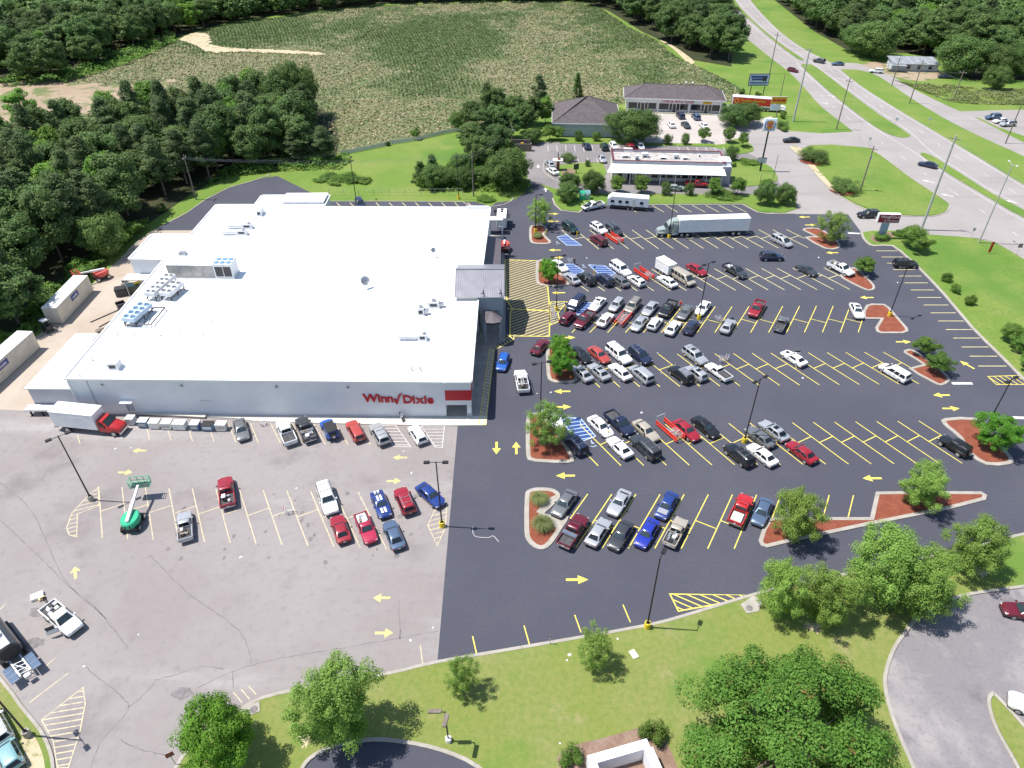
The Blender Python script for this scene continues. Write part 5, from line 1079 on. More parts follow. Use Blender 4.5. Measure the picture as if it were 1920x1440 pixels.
for c in CARS:
    vehicle(*c[:6], opts=c[6] if len(c) > 6 else (), group='parked and driving vehicles')
FAR = [
 ('suv', 'black', 1628, 402, 182, 'black utility car leaving behind the pylon sign'),
 ('sedan', 'black', 1484, 262, 182, 'black car turning out of the side drive below the strip mall'),
 ('sedan', 'navy', 1740, 308, 138, 'navy car on the near carriageway beside the median tip'),
 ('suv', 'dark', 1536, 114, 130, 'dark utility car on the far carriageway near the crossing'),
 ('sedan', 'steel_blue', 1571, 119, 178, 'silver blue car waiting at the mouth of the frontage road'),
 ('hatch', 'maroon', 1487, 131, -48, 'dark red car on the near carriageway above the billboard'),
 ('suv', 'white', 1643, 133, 160, 'white utility car outside the tin roofed house'),
 ('suv', 'steel_blue', 1862, 219, 190, 'dark blue utility car, farthest of three in the right-hand lot'),
 ('sedan', 'white', 1877, 226, 190, 'white car in the middle of three in the right-hand lot'),
 ('suv', 'silver', 1890, 232, 190, 'silver utility car, nearest of three in the right-hand lot'),
 ('sedan', 'navy', 1100, 273, 100, 'navy sedan in the second last stall behind the restaurant lot'),
 ('suv', 'green', 1133, 275, 95, 'dark green utility car right of the navy sedan behind the restaurant'),
 ('sedan', 'silver', 1129, 297, -85, 'silver sedan at the left end of the restaurant wall'),
 ('hatch', 'white', 1151, 273, -80, 'white hatchback half hidden by the big oak'),
 ('suv', 'red', 1182, 275, 95, 'red car behind the restaurant roof'),
 ('hatch', 'white', 1201, 274, -85, 'white car right of the red one behind the restaurant roof'),
 ('sedan', 'silver', 1031, 307, 105, 'silver car ahead in the drive-through lane'),
 ('sedan', 'white', 1036, 320, 115, 'white car behind the silver one in the drive-through lane'),
 ('sedan', 'pale_green', 1266, 352, -6, 'pale green sedan in the lane below the restaurant awning'),
 ('pickup', 'red', 1306, 345, -8, 'red pickup under the restaurant awning'),
 ('suv', 'navy', 1276, 216.5, 95, 'dark blue car left of two parked against the shopfronts'),
 ('suv', 'steel_blue', 1305, 218.5, 95, 'blue grey car right of two parked against the shopfronts'),
 ('sedan', 'white', 1259, 233, 92, 'white sedan left of a dark one in the mall lot'),
 ('sedan', 'dark', 1286, 234, -80, 'dark sedan in the middle of the mall lot'),
 ('sedan', 'white', 1320, 234.5, 92, 'white sedan on the right of the mall lot'),
 ('van', 'white', 1368, 206, 180, 'white van behind the red lettered trailer'),
 ('minivan', 'silver', 1374, 213, 180, 'silver minivan below the white van by the mall'),
 ('pickup', 'white', 493, 378, 100, 'white pickup on the drive behind the store'),
 ('suv', 'navy', 675, 382, -70, 'dark blue car in the stalls behind the store'),
]
for c in FAR: vehicle(*c[:6], far=c[2] not in (1628,), group='parked and driving vehicles')
vehicle('pickup', 'white', 1112, 386, 205, 'white pickup with raised hood hitched to the travel trailer', ('hood_up',))

# ---- bigger vehicles
def bigw(root, x, y, r=.5, dual=False, det=True):
    add_wheel(root, x, y, r, .85*(.33/r)*1.35 if not dual else 1.3, detail=det)
def box_truck():
    a, b = G(115, 812), G(240, 823); ang = math.atan2(b.y-a.y, b.x-a.x); c = G(170, 817)
    r = empty('box_truck', (G(113, 806).x, G(113, 806).y+.8, .03), ang-.02); tag(r, 'white box truck with a red cab against the store wall', 'truck')
    MB().bbox(0, 6.9, -1.22, 1.22, 1.05, 3.75, .05).build('cargo_box', 'white_paint', r); MB().box(-.02, 6.92, -1.24, 1.24, 3.752, 3.80).build('box_roof', 'roof_white', r)
    MB().bbox(6.3, 6.98, -.9, .9, 3.0, 3.7, .08).build('fridge_unit', 'white_paint', r, True)
    for x in (3.0, 4.1): MB().box(x, x+.95, -1.235, -1.22, 1.3, 3.2).build('side_door', 'wall_white', r)
    cab = MB(); rings = [[(7.0, y, z) for y, z in ((-1.1, .7), (-1.1, 2.0), (-.95, 2.65), (.95, 2.65), (1.1, 2.0), (1.1, .7))], [(7.9, y, z) for y, z in ((-1.1, .7), (-1.1, 2.0), (-.92, 2.62), (.92, 2.62), (1.1, 2.0), (1.1, .7))], [(8.55, y, z) for y, z in ((-1.08, .7), (-1.08, 1.65), (-.95, 1.75), (.95, 1.75), (1.08, 1.65), (1.08, .7))], [(9.9, y, z) for y, z in ((-1.0, .75), (-.98, 1.4), (-.8, 1.52), (.8, 1.52), (.98, 1.4), (1.0, .75))], [(10.1, y, z) for y, z in ((-.9, .8), (-.85, 1.25), (-.7, 1.35), (.7, 1.35), (.85, 1.25), (.9, .8))]]
    cab.loft(rings).build('cab', 'car_bright_red', r, True)
    MB().loft([[(7.98, -.88, 2.55), (7.98, .88, 2.55), (8.56, 1.0, 1.8), (8.56, -1.0, 1.8)], [(8.01, -.88, 2.58), (8.01, .88, 2.58), (8.6, 1.0, 1.83), (8.6, -1.0, 1.83)]]).build('windshield', 'windscreen', r)
    for s in (-1, 1):
        MB().box(7.25, 7.95, min(s*1.05, s*1.115), max(s*1.05, s*1.115), 1.75, 2.35).build('side_window', 'car_glass', r); MB().bbox(9.85, 10.05, min(s*.6, s*.9), max(s*.6, s*.9), .95, 1.2, .03).build('headlight', 'lamp_clear', r)
        MB().bbox(8.2, 8.35, min(s*1.2, s*1.4), max(s*1.2, s*1.4), 1.7, 2.2, .03).build('mirror', 'trim_black', r); bigw(r, 9.1, s*1.0); bigw(r, 1.8, s*1.0, .5, True)
    MB().bbox(10.05, 10.25, -1.1, 1.1, .5, .85, .04).build('front_bumper', 'chrome', r); MB().box(0.1, 8.5, -.5, .5, .7, 1.05).build('chassis', 'trim_black', r); MB().box(-.3, .3, -1.1, 1.1, .7, .95).build('tail_lift', 'steel', r)
box_truck()
def semi(px1, px2, label_t, label_tr, name, trailer_mat, flip=False, h=4.0, Lt=15.6):
    """px1: ground under the trailer's rear wheels side, px2: under its front; cab beyond px2"""
    a, b = G(*px1), G(*px2); ang = math.atan2(b.y-a.y, b.x-a.x)
    t = empty('semi_trailer', (a.x, a.y, .03), ang); tag(t, label_tr, 'trailer')
    MB().bbox(0, Lt, -1.28, 1.28, 1.15, h, .04).build('cargo_box', trailer_mat, t); MB().box(-.02, Lt+.02, -1.3, 1.3, h+.002, h+.05).build('roof', 'roof_white', t)
    MB().box(.3, Lt-1, -.5, .5, .85, 1.15).build('chassis', 'trim_black', t)
    for x in (2.0, 3.3):
        for s in (-1, 1): bigw(t, x, s*1.0, .5, True)
    for s in (-1, 1): MB().box(Lt-3.6, Lt-3.45, s*.8-.08, s*.8+.08, .05, 1.1).build('landing_leg', 'steel', t)
    for i in range(12): MB().box(1.0+i*1.25, 1.03+i*1.25, -1.295, -1.28, 1.3, h-.1).build('panel_rib', trailer_mat, t)
    MB().box(.1, .2, -1.2, 1.2, .5, .7).build('rear_guard', 'steel', t)
    k = empty('semi_tractor', (a.x+math.cos(ang)*(Lt-1.2), a.y+math.sin(ang)*(Lt-1.2), .03), ang); tag(k, label_t, 'truck')
    MB().box(-1.6, 5.2, -.45, .45, .7, 1.0).build('chassis', 'trim_black', k)
    cm_ = 'car_pale_green' if name == 'big' else 'white_paint'
    MB().bbox(1.35, 2.9, -1.2, 1.2, 1.0, 3.3, .12).build('sleeper', cm_, k, True)
    MB().loft([[(1.4, -1.1, 3.3), (1.4, 1.1, 3.3), (3.3, 1.0, 3.0), (3.3, -1.0, 3.0)], [(1.4, -1.0, 3.9), (1.4, 1.0, 3.9), (2.6, .9, 3.6), (2.6, -.9, 3.6)]]).build('roof_fairing', cm_, k, True)
    cab = MB().loft([[(2.9, -1.15, 1.0), (2.9, -1.15, 2.9), (2.9, 1.15, 2.9), (2.9, 1.15, 1.0)], [(3.5, -1.1, 1.0), (3.5, -1.05, 2.85), (3.5, 1.05, 2.85), (3.5, 1.1, 1.0)], [(4.0, -1.05, 1.0), (4.0, -1.0, 1.95), (4.0, 1.0, 1.95), (4.0, 1.05, 1.0)], [(5.3, -.85, .95), (5.3, -.75, 1.7), (5.3, .75, 1.7), (5.3, .85, .95)], [(5.6, -.7, 1.0), (5.6, -.6, 1.5), (5.6, .6, 1.5), (5.6, .7, 1.0)]]); cab.build('cab', cm_, k, True)
    MB().loft([[(3.53, -.95, 2.75), (3.53, .95, 2.75), (4.0, .95, 2.02), (4.0, -.95, 2.02)], [(3.57, -.95, 2.78), (3.57, .95, 2.78), (4.04, .95, 2.05), (4.04, -.95, 2.05)]]).build('windshield', 'windscreen', k)
    for s in (-1, 1):
        MB().box(3.0, 3.45, min(s*1.1, s*1.16), max(s*1.1, s*1.16), 1.9, 2.6).build('side_window', 'car_glass', k); MB().tube((2.6, s*1.25, 1.0), (2.6, s*1.25, 3.9), .09).build('exhaust_stack', 'chrome', k); MB().tube((1.2, s*.95, .75), (2.6, s*.95, .75), .32, .32, 12).build('fuel_tank', 'chrome', k)
        MB().bbox(4.2, 5.4, min(s*.75, s*1.2), max(s*.75, s*1.2), .95, 1.15, .05).build('fender', cm_, k, True); bigw(k, 4.75, s*1.0); bigw(k, -.9, s*1.0, .5, True); bigw(k, .35, s*1.0, .5, True)
        MB().bbox(5.35, 5.6, min(s*.8, s*1.0), max(s*.8, s*1.0), 1.0, 1.25, .03).build('headlight', 'lamp_clear', k)
    MB().bbox(5.55, 5.85, -1.15, 1.15, .45, .85, .05).build('front_bumper', 'chrome', k)
    return t
semi((1398, 437), (1268, 441), 'pale green long-nosed truck tractor facing left in the far row', 'long plain white semi trailer across the far parking row', 'big', 'white_paint')
def sign_trailer():
    t = semi((1370, 203), (1424, 207), 'white truck tractor in front of the red lettered trailer', 'white roofed semi trailer with red side panel and yellow lettering', 'small', 'white_paint', Lt=12.5)
    MB().box(.4, 12.0, -1.33, -1.297, 1.7, 3.85).build('side_panel', 'red_board', t)
    for txt, z, s, mt in (('Sanders Bowling', 2.75, 1.15, 'gold'), ('entertainment', 1.95, .6, 'white_paint')):
        me = text_mesh(txt, s, .01, 'CENTER', bold=.02); o = obj('side_lettering', me, mt, t); o.location = (6.6, -1.345, z); o.rotation_euler = (R(90), 0, 0)
    o = MB().tube((1.5, -1.36, 2.8), (1.5, -1.335, 2.8), .8, .8, 18).build('round_emblem', 'gold', t)
    MB().tube((1.5, -1.37, 2.8), (1.5, -1.361, 2.8), .5, .5, 16).build('emblem_centre', 'red_board', o)
sign_trailer()
def travel_trailer():
    a, b = G(1216, 397), G(1142, 391); ang = math.atan2(b.y-a.y, b.x-a.x)
    r = empty('travel_trailer', (a.x, a.y+1.0, .03), ang); tag(r, 'long white travel trailer hitched behind the white pickup', 'travel trailer')
    L = 9.6
    MB().loft([[(0, y, z) for y, z in ((-1.2, .6), (-1.2, 3.1), (1.2, 3.1), (1.2, .6))], [(L-.9, y, z) for y, z in ((-1.2, .6), (-1.2, 3.1), (1.2, 3.1), (1.2, .6))], [(L, y, z) for y, z in ((-1.2, 1.2), (-1.2, 2.4), (1.2, 2.4), (1.2, 1.2))]]).build('body', 'white_paint', r)
    MB().box(.05, L-.9, -1.15, 1.15, 3.102, 3.18).build('roof', 'roof_white', r); MB().bbox(3.5, 4.5, -.5, .5, 3.18, 3.45, .06).build('air_conditioner', 'white_paint', r, True)
    MB().box(.0, L-.8, 1.201, 1.22, .62, 1.05).build('skirt', 'trim_black', r)
    for x in (1.2, 4.6, 6.2, 8.0): w = MB().box(x, x+.8, 1.2, 1.23, 1.7, 2.3).build('window', 'car_glass', r); MB().box(x-.05, x+.85, 1.225, 1.235, 1.62, 1.69).build('window_frame', 'steel', w)
    MB().box(3.1, 3.75, 1.2, 1.225, .9, 2.7).build('door', 'wall_cream', r); MB().bar((L, 0, .6), (L+1.3, 0, .6), .15).build('drawbar', 'trim_black', r)
    for x in (3.6, 4.6):
        for s in (-1, 1): add_wheel(r, x, s*1.08, .36)
travel_trailer()
def cargo_trailer():
    c = G(1247, 506, .6); r = empty('cargo_trailer', (c.x, c.y, .03), R(DR)); tag(r, 'small white enclosed cargo trailer behind the white sedan', 'cargo trailer')
    MB().bbox(-2.0, 2.0, -1.05, 1.05, .55, 2.6, .06).build('body', 'white_paint', r); MB().box(-2.02, 2.02, -1.07, 1.07, 2.602, 2.65).build('roof', 'roof_white', r)
    MB().box(-1.9, 1.9, -1.062, -1.05, 2.3, 2.34).build('trim_line', 'steel', r); MB().box(.7, 1.4, -1.066, -1.05, .7, 2.2).build('side_door', 'wall_white', r); MB().bar((2, 0, .5), (3.2, 0, .5), .12).build('drawbar', 'trim_black', r)
    for s in (-1, 1): 
        add_wheel(r, -.3, s*1.02, .34); add_wheel(r, .5, s*1.02, .34)
        MB().bbox(-.75, .95, min(s*1.0, s*1.2), max(s*1.0, s*1.2), .66, .74, .03).build('fender', 'steel', r)
cargo_trailer()
pmat('container_cream', (.62, .58, .49), .6, .08, .5)
def container(pa, pb, label, name='storage_container'):
    a, b = G(*pa), G(*pb); L = (b-a).length; ang = math.atan2(b.y-a.y, b.x-a.x); r = empty(name, (a.x, a.y, 0.01), ang); tag(r, label, 'container', 'cream containers in the rear yard')
    MB().box(0, L, 0, 2.7, .1, 3.3).build('box', 'container_cream', r); MB().box(-.02, L+.02, -.02, 2.72, 3.302, 3.36).build('roof', 'roof_white', r)
    n = int(L/.45)
    mb = MB()
    for i in range(n): mb.box(.1+i*.45, .28+i*.45, -.05, 0, .25, 3.2)
    mb.build('corrugation', 'container_cream', r)['kind'] = 'stuff'
    s = MB().box(L*.5-1.3, L*.5+1.3, -.09, -.055, 1.9, 2.9).build('sign_panel', 'blue_sign', r)
    me = text_mesh('PODS.com' if False else 'mobile', .6, .005, 'CENTER', bold=.01); o = obj('sign_lettering', me, 'white_paint', s); o.location = (L*.5, -.1, 2.2); o.rotation_euler = (R(90), 0, 0)
    for y in (.15, 1.35): MB().box(-.06, 0, y, y+1.15, .2, 3.2).build('door', 'container_cream', r)
container((119, 607), (176, 545), 'cream storage container by the trees behind the red lift')
container((-50, 768), (76, 652), 'cream storage container cut off by the left edge of the picture')
def lift(px, py, rz, mat, boomlen, elev, label, big=False, name='boom_lift'):
    c = G(px, py); r = empty(name, (c.x, c.y, .03), R(rz)); tag(r, label, 'boom lift', 'boom lifts')
    MB().box(-1.3, 1.3, -.85, .85, .45, .8).build('chassis', 'dark_metal', r)
    for x in (-1, 1):
        for s in (-1, 1): add_wheel(r, x, s*.95, .45, 1.1)
    tb = MB(); rings = []
    for z, k in ((.85, .94), (1.0, 1.0), (1.55, 1.0), (1.7, .9)): rings.append([(-.15+1.45*k*math.cos(t), 1.12*k*math.sin(t), z) for t in np.linspace(0, 6.283, 17)[:-1]])
    tb.loft(rings).build('turntable', mat, r, True); MB().box(-1.55, -1.2, -.35, .35, .95, 1.5).build('counterweight', 'dark_metal', r)
    p0 = Vector((-1.1, .0, 1.8)); p1 = p0+Vector((boomlen*math.cos(R(elev)), 0, boomlen*math.sin(R(elev))))
    bm_ = MB().bar(p0, p0.lerp(p1, .6), .36, .38).build('boom', 'white_paint', r); MB().bar(p0.lerp(p1, .55), p1, .26, .28).build('boom_tip', 'white_paint', bm_)
    bk = MB(); x, z = p1.x+.15, p1.z-.5
    for zz in (z, z+.55, z+1.1): bk.path([(x, -1.2, zz), (x+.95, -1.2, zz), (x+.95, 1.2, zz), (x, 1.2, zz), (x, -1.2, zz)], .045)
    for xx in (x, x+.95):
        for yy in (-1.2, -.4, .4, 1.2): bk.path([(xx, yy, z), (xx, yy, z+1.1)], .04)
    b_ = bk.build('basket', mat, r); MB().box(x, x+.95, -1.2, 1.2, z-.06, z).build('basket_floor', 'dark_metal', b_); MB().bar(p1, (x, 0, z+.2), .2).build('basket_arm', mat, r)
pmat('lift_green', (.03, .42, .22), .45, .1, 1); pmat('lift_red', (.62, .10, .08), .5, .1, 1)
lift(252, 985, 97, 'lift_green', 5.6, 8, 'green boom lift with white arm parked on the worn asphalt')
lift(192, 523, 228, 'lift_red', 4.6, 10, 'red boom lift beside the cream container in the rear yard')
lift(946, 470, -92, 'lift_red', 3.2, 12, 'red boom lift in the shade beside the white concession trailer')
def forklift():
    c = G(90, 620); r = empty('forklift', (c.x, c.y, .02), R(150)); tag(r, 'dark green forklift at the end of the cream container', 'forklift')
    MB().bbox(-1.1, .7, -.6, .6, .35, 1.1, .1).build('body', 'car_green', r, True); MB().bbox(-1.25, -.8, -.62, .62, .4, 1.3, .1).build('counterweight', 'dark_metal', r, True)
    mb = MB()
    for x in (-.9, .5):
        for s in (-.5, .5): mb.bar((x, s, 1.0), (x*.8, s, 2.2), .07)
    mb.build('overhead_guard', 'dark_metal', r); MB().box(-.8, .5, -.55, .55, 2.2, 2.26).build('guard_roof', 'white_paint', r)
    MB().box(.75, .9, -.45, -.33, .1, 2.4).box(.75, .9, .33, .45, .1, 2.4).box(.75, .9, -.45, .45, 2.3, 2.4).build('mast', 'dark_metal', r)
    for s in (-.25, .25): MB().box(.9, 1.9, s-.06, s+.06, .1, .16).build('fork', 'steel', r)
    for x in (-.8, .4):
        for s in (-1, 1): add_wheel(r, x, s*.58, .32)
    MB().bbox(-.5, 0, -.3, .3, 1.1, 1.4, .06).build('seat', 'trim_black', r)
forklift()
def concession():
    c = G(941, 424); r = empty('concession_trailer', (c.x, c.y, .02), R(-92)); tag(r, 'white concession trailer with two roof vents beside the store', 'trailer')
    MB().bbox(-3.0, 2.2, -1.1, 1.1, .5, 2.9, .06).build('body', 'white_paint', r); MB().box(-2.95, -.3, -1.05, 1.05, 2.902, 2.95).build('roof', 'roof_white', r); MB().box(-.25, 2.15, -1.0, 1.0, 2.902, 2.94).build('roof_panel', 'galv', r)
    for x in (-2.2, -1.1): MB().bbox(x-.25, x+.25, -.3, .3, 2.95, 3.15, .04).build('roof_vent', 'dark_metal', r)
    MB().box(-1.5, 1.0, 1.1, 1.12, 1.4, 2.4).build('serving_hatch', 'trim_black', r); MB().box(-1.4, .9, 1.12, 1.9, 2.35, 2.42).build('hatch_flap', 'dark_metal', r)
    for x in (-.8, .1):
        for s in (-1, 1): add_wheel(r, x, s*1.05, .35)
    MB().bar((2.2, 0, .5), (3.5, 0, .5), .14).build('drawbar', 'trim_black', r)
    MB().box(2.4, 3.3, -.7, .5, .5, 1.0).build('generator', 'galv', r)
concession()
def tanker():
    c = G(38, 1248); r = empty('tank_trailer', (c.x, c.y, .02), R(141)); tag(r, 'dark asphalt tank trailer with steel side plates at lower left', 'tank trailer')
    mb = MB(); rings = []
    for x, k in ((.4, .85), (.5, 1), (7.0, 1), (7.1, .9)): rings.append([(x, 1.15*k*math.cos(t), 1.95+1.1*k*math.sin(t)) for t in np.linspace(0, 6.283, 23)[:-1]])
    mb.loft(rings).build('tank', 'car_dark', r, True); MB().tube((.36, 0, 1.95), (.42, 0, 1.95), .95, .95, 22).build('tank_end', 'trim_black', r)
    MB().box(.5, 7, -.45, .45, 3.0, 3.08).build('walkway', 'steel', r); MB().tube((2.4, 0, 3.05), (2.4, 0, 3.35), .35, .35, 12).build('hatch', 'white_paint', r)
    for s in (-1, 1):
        MB().box(-2.3, 6.5, s*.5-.08, s*.5+.08, .75, 1.05).build('frame_rail', 'galv', r); MB().box(-2.6, -.3, min(s*.65, s*1.45), max(s*.65, s*1.45), 1.0, 1.08).build('side_plate', 'car_steel_blue', r)
        for i in range(3): MB().box(-2.5+i*.75, -2.47+i*.75, min(s*.65, s*1.45), max(s*.65, s*1.45), 1.08, 1.12).build('plate_rib', 'steel', r)
        MB().box(1.0, 6.0, min(s*1.15, s*1.4), max(s*1.15, s*1.4), .75, .85).build('running_board', 'dark_metal', r)
        for x in (1.2, 2.4): add_wheel(r, x, s*1.0, .5, 1.3)
    m2 = MB()
    for i in range(4): m2.bar((-2.2+i*.55, -.5, .95), (-1.9+i*.55, .5, .95), .07)
    m2.bar((-2.3, -.5, 1.0), (-.2, .45, 1.0), .07); m2.build('cross_brace', 'galv', r); MB().bbox(-2.9, -2.4, -.3, .3, .7, 1.1, .04).build('hitch_box', 'wall_cream', r)
tanker()
def motorcycle(px, py, rz, mat, label):
    c = G(px, py); r = empty('motorcycle', (c.x, c.y, .03), R(rz)); tag(r, label, 'motorcycle', 'parked motorcycles')
    for x in (-.75, .78): w = add_wheel(r, x, 0, .34, .7)
    MB().bbox(-.45, .35, -.2, .2, .35, .75, .08).build('engine', 'chrome', r, True); MB().loft([[(-.1, y, z) for y, z in ((-.12, .75), (0, .98), (.12, .75))], [(.35, y, z) for y, z in ((-.2, .75), (0, 1.05), (.2, .75))], [(.6, y, z) for y, z in ((-.1, .78), (0, .95), (.1, .78))]]).build('fuel_tank', mat, r, True)
    MB().bbox(-.85, -.1, -.2, .2, .72, .86, .06).build('seat', 'trim_black', r, True); f = MB()
    for s in (-.09, .09): f.tube((.78, s, .34), (.55, s, 1.05), .035)
    f.build('fork', 'chrome', r); MB().path([(.4, -.42, 1.12), (.55, -.15, 1.1), (.55, .15, 1.1), (.4, .42, 1.12)], .025).build('handlebar', 'chrome', r)
    MB().dome((.72, 0, .95), .12, .12, .12, 10, 3).build('headlight', 'lamp_clear', r); MB().bbox(-1.05, -.65, -.38, .38, .5, .9, .08).build('saddlebags', mat, r, True); MB().loft([[(.62, -.25, 1.1), (.62, .25, 1.1), (.5, .18, 1.5), (.5, -.18, 1.5)], [(.64, -.25, 1.1), (.64, .25, 1.1), (.52, .18, 1.5), (.52, -.18, 1.5)]]).build('windscreen', 'lamp_clear', r)
motorcycle(1034, 430, -30, 'car_black', 'black motorcycle beside the far left mulch island')
motorcycle(753, 785, -70, 'car_maroon', 'motorcycle with saddlebags parked on the store front sidewalk')
# ------------------------------------------------------------------ trees and plants
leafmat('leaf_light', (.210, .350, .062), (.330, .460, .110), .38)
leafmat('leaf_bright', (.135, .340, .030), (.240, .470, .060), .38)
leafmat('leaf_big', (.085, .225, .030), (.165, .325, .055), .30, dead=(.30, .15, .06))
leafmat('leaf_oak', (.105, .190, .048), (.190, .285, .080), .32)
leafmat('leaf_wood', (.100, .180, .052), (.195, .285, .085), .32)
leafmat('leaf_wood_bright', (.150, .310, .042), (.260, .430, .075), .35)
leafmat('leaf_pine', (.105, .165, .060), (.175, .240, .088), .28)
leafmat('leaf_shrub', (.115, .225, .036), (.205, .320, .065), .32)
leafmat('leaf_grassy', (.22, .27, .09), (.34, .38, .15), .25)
pmat('bark', (.16, .125, .095), .9, .3, 3); pmat('bark_pale', (.34, .30, .26), .9, .25, 3)
def crown_np(seed, Rr, z0, z1, nc, nl, leaf, shape='broad', rc=.30, flat=.75, shell=.45, aspect=.62, ragged=.0, wobble=1.0):
    rs = np.random.RandomState(seed); hz = (z1-z0)/2; zc = (z0+z1)/2; C = []; 
    ph = rs.uniform(0, 6.28, 3)
    while len(C) < nc:
        d = rs.normal(size=3); d /= np.linalg.norm(d); u = shell+(1-shell)*rs.rand()**.6
        a = math.atan2(d[1], d[0]); wob = 1+wobble*(.16*math.sin(2*a+ph[0])+.12*math.sin(3*a+ph[1]))+ragged*rs.uniform(-1, 1)
        if shape == 'broad': p = np.array([d[0]*Rr*u*wob, d[1]*Rr*u*wob, zc+d[2]*hz*u])
        elif shape == 'cone':
            t = rs.rand()**.85; rr = Rr*(1-t)**.8*(.35+.65*math.sqrt(rs.rand()))*wob; p = np.array([rr*math.cos(a), rr*math.sin(a), z0+(z1-z0)*t])
        elif shape == 'pine':
            t = rs.rand(); rr = Rr*math.sin(math.pi*min(1, .16+.84*t))**.7*(1-.35*t)*(.3+.7*math.sqrt(rs.rand()))*wob; p = np.array([rr*math.cos(a), rr*math.sin(a), z0+(z1-z0)*t])
        else:   # vase: upright plumes
            t = rs.rand()**.8; rr = Rr*(.30+.70*math.sin(math.pi*(.12+.72*t)))*math.sqrt(rs.rand())*wob; p = np.array([rr*math.cos(a), rr*math.sin(a), z0+(z1-z0)*t])
        C.append(p)
    C = np.array(C); rad = Rr*rc*rs.uniform(.65, 1.3, nc)
    k = np.repeat(np.arange(nc), nl); n = len(k); d = rs.normal(size=(n, 3)); d /= np.linalg.norm(d, axis=1, keepdims=True)
    rr = rad[k]*(.55+.5*rs.rand(n)**.7)
    P = C[k]+d*rr[:, None]*np.array([1, 1, flat]); P += rs.normal(0, leaf*(1.5 if shape == 'vase' else .6), P.shape)
    out = P-np.array([0, 0, zc-hz*.3]); out /= np.maximum(np.linalg.norm(out, axis=1, keepdims=True), 1e-3)
    N = d*.75+out*.45+np.array([0, 0, .35])+rs.normal(0, .45, (n, 3))
    P[:, 2] = np.maximum(P[:, 2], .1)
    return P, N, C, rs
def crown_mesh(name, seed, Rr, z0, z1, nc, nl, leaf, mat, shape='broad', **k):
    asp = k.pop('aspect', .62); P, N, C, rs = crown_np(seed, Rr, z0, z1, nc, nl, leaf, shape, **k)
    V, F = cards(P, N, leaf*rs.uniform(.6, 1.35, len(P)), asp, rs); me = np_mesh(name, V, F); me.materials.append(M[mat]); return me, C
def trunk_mesh(C, z0, z1, r, mat, seed, nlimb=8, multi=1):
    rs = random.Random(seed); mb = MB()
    for m_ in range(multi):
        ox, oy = (rs.uniform(-.35, .35), rs.uniform(-.35, .35)) if multi > 1 else (0, 0)
        top = Vector((ox*3+rs.uniform(-.3, .3), oy*3+rs.uniform(-.3, .3), z0+(z1-z0)*.6)); mid = Vector((ox*2, oy*2, z0*.6)); base = Vector((ox, oy, -.15))
        q = r/(multi**.5); mb.tube(base, mid, q*1.15, q*.85, 8); mb.tube(mid, top, q*.85, q*.3, 8)
        idx = list(range(len(C))); rs.shuffle(idx)
        for i in idx[:max(2, nlimb//multi)]:
            e = Vector(C[i]); t = rs.uniform(.1, .75); s = mid.lerp(top, t); kx = s.lerp(e, .5)+Vector((0, 0, rs.uniform(-.1, .35))); mb.tube(s, kx, q*.38, q*.22, 6); mb.tube(kx, e, q*.22, q*.07, 5)
    me = mb.mesh('trunk', True); me.materials.append(M[mat]); return me
TV = {}
def variant(kind, n, Rr, z0, z1, nc, nl, leaf, mat, bark='bark', tr=.2, shape='broad', multi=1, nlimb=8, seed=0, **k):
    L_ = []
    for i in range(n):
        me, C = crown_mesh('crown', seed*100+i*7+3, Rr, z0, z1, nc, nl, leaf, mat, shape, **dict(k)); L_.append((me, trunk_mesh(C, z0, z1, tr, bark, i+seed, nlimb, multi)))
    co = np.empty(len(L_[0][0].vertices)*3, np.float32); L_[0][0].vertices.foreach_get('co', co); co = co.reshape(-1, 3)
    TV[kind] = (L_, float(np.percentile(np.hypot(co[:, 0], co[:, 1]), 96)), float(np.percentile(co[:, 2], 99.3)))
variant('light', 3, 3.0, 1.0, 8.0, 150, 220, .082, 'leaf_light', 'bark_pale', .14, 'vase', 3, 16, 1, rc=.165, flat=1.25, ragged=.3)
variant('wispy', 2, 2.4, 1.0, 6.5, 100, 140, .075, 'leaf_light', 'bark_pale', .10, 'vase', 4, 18, 2, rc=.16, flat=1.3, ragged=.4)
variant('bright', 2, 3.2, 1.2, 7.5, 110, 300, .09, 'leaf_bright', 'bark', .16, 'broad', 1, 10, 3, rc=.21, ragged=.22)
variant('big', 1, 8.3, 1.5, 12.5, 210, 460, .12, 'leaf_big', 'bark', .45, 'broad', 1, 16, 4, rc=.15, shell=.6, ragged=.05, wobble=.45)
variant('oak', 2, 5.0, 1.2, 9.0, 90, 230, .17, 'leaf_oak', 'bark', .28, 'broad', 1, 9, 5, rc=.28, ragged=.12)
variant('young', 3, 2.0, 1.5, 5.6, 46, 240, .10, 'leaf_shrub', 'bark', .10, 'broad', 1, 7, 6, rc=.34, ragged=.12)
variant('conifer', 2, 2.2, .3, 8.5, 80, 120, .15, 'leaf_oak', 'bark', .15, 'cone', 1, 6, 7, rc=.30)
variant('pine', 3, 3.4, 4.5, 17.0, 70, 150, .27, 'leaf_pine', 'bark', .26, 'pine', 1, 10, 8, rc=.27, flat=.7, aspect=.35)
variant('wood', 4, 4.7, 3.0, 14.5, 84, 140, .29, 'leaf_wood', 'bark', .26, 'broad', 1, 8, 9, rc=.27, ragged=.15)
variant('woodbright', 2, 3.8, 3.0, 14.5, 70, 140, .26, 'leaf_wood_bright', 'bark', .22, 'broad', 1, 8, 10, rc=.28, ragged=.15)
variant('shrub', 2, 1.2, .15, 1.9, 30, 170, .08, 'leaf_shrub', 'bark', .06, 'broad', 1, 5, 11, rc=.42)
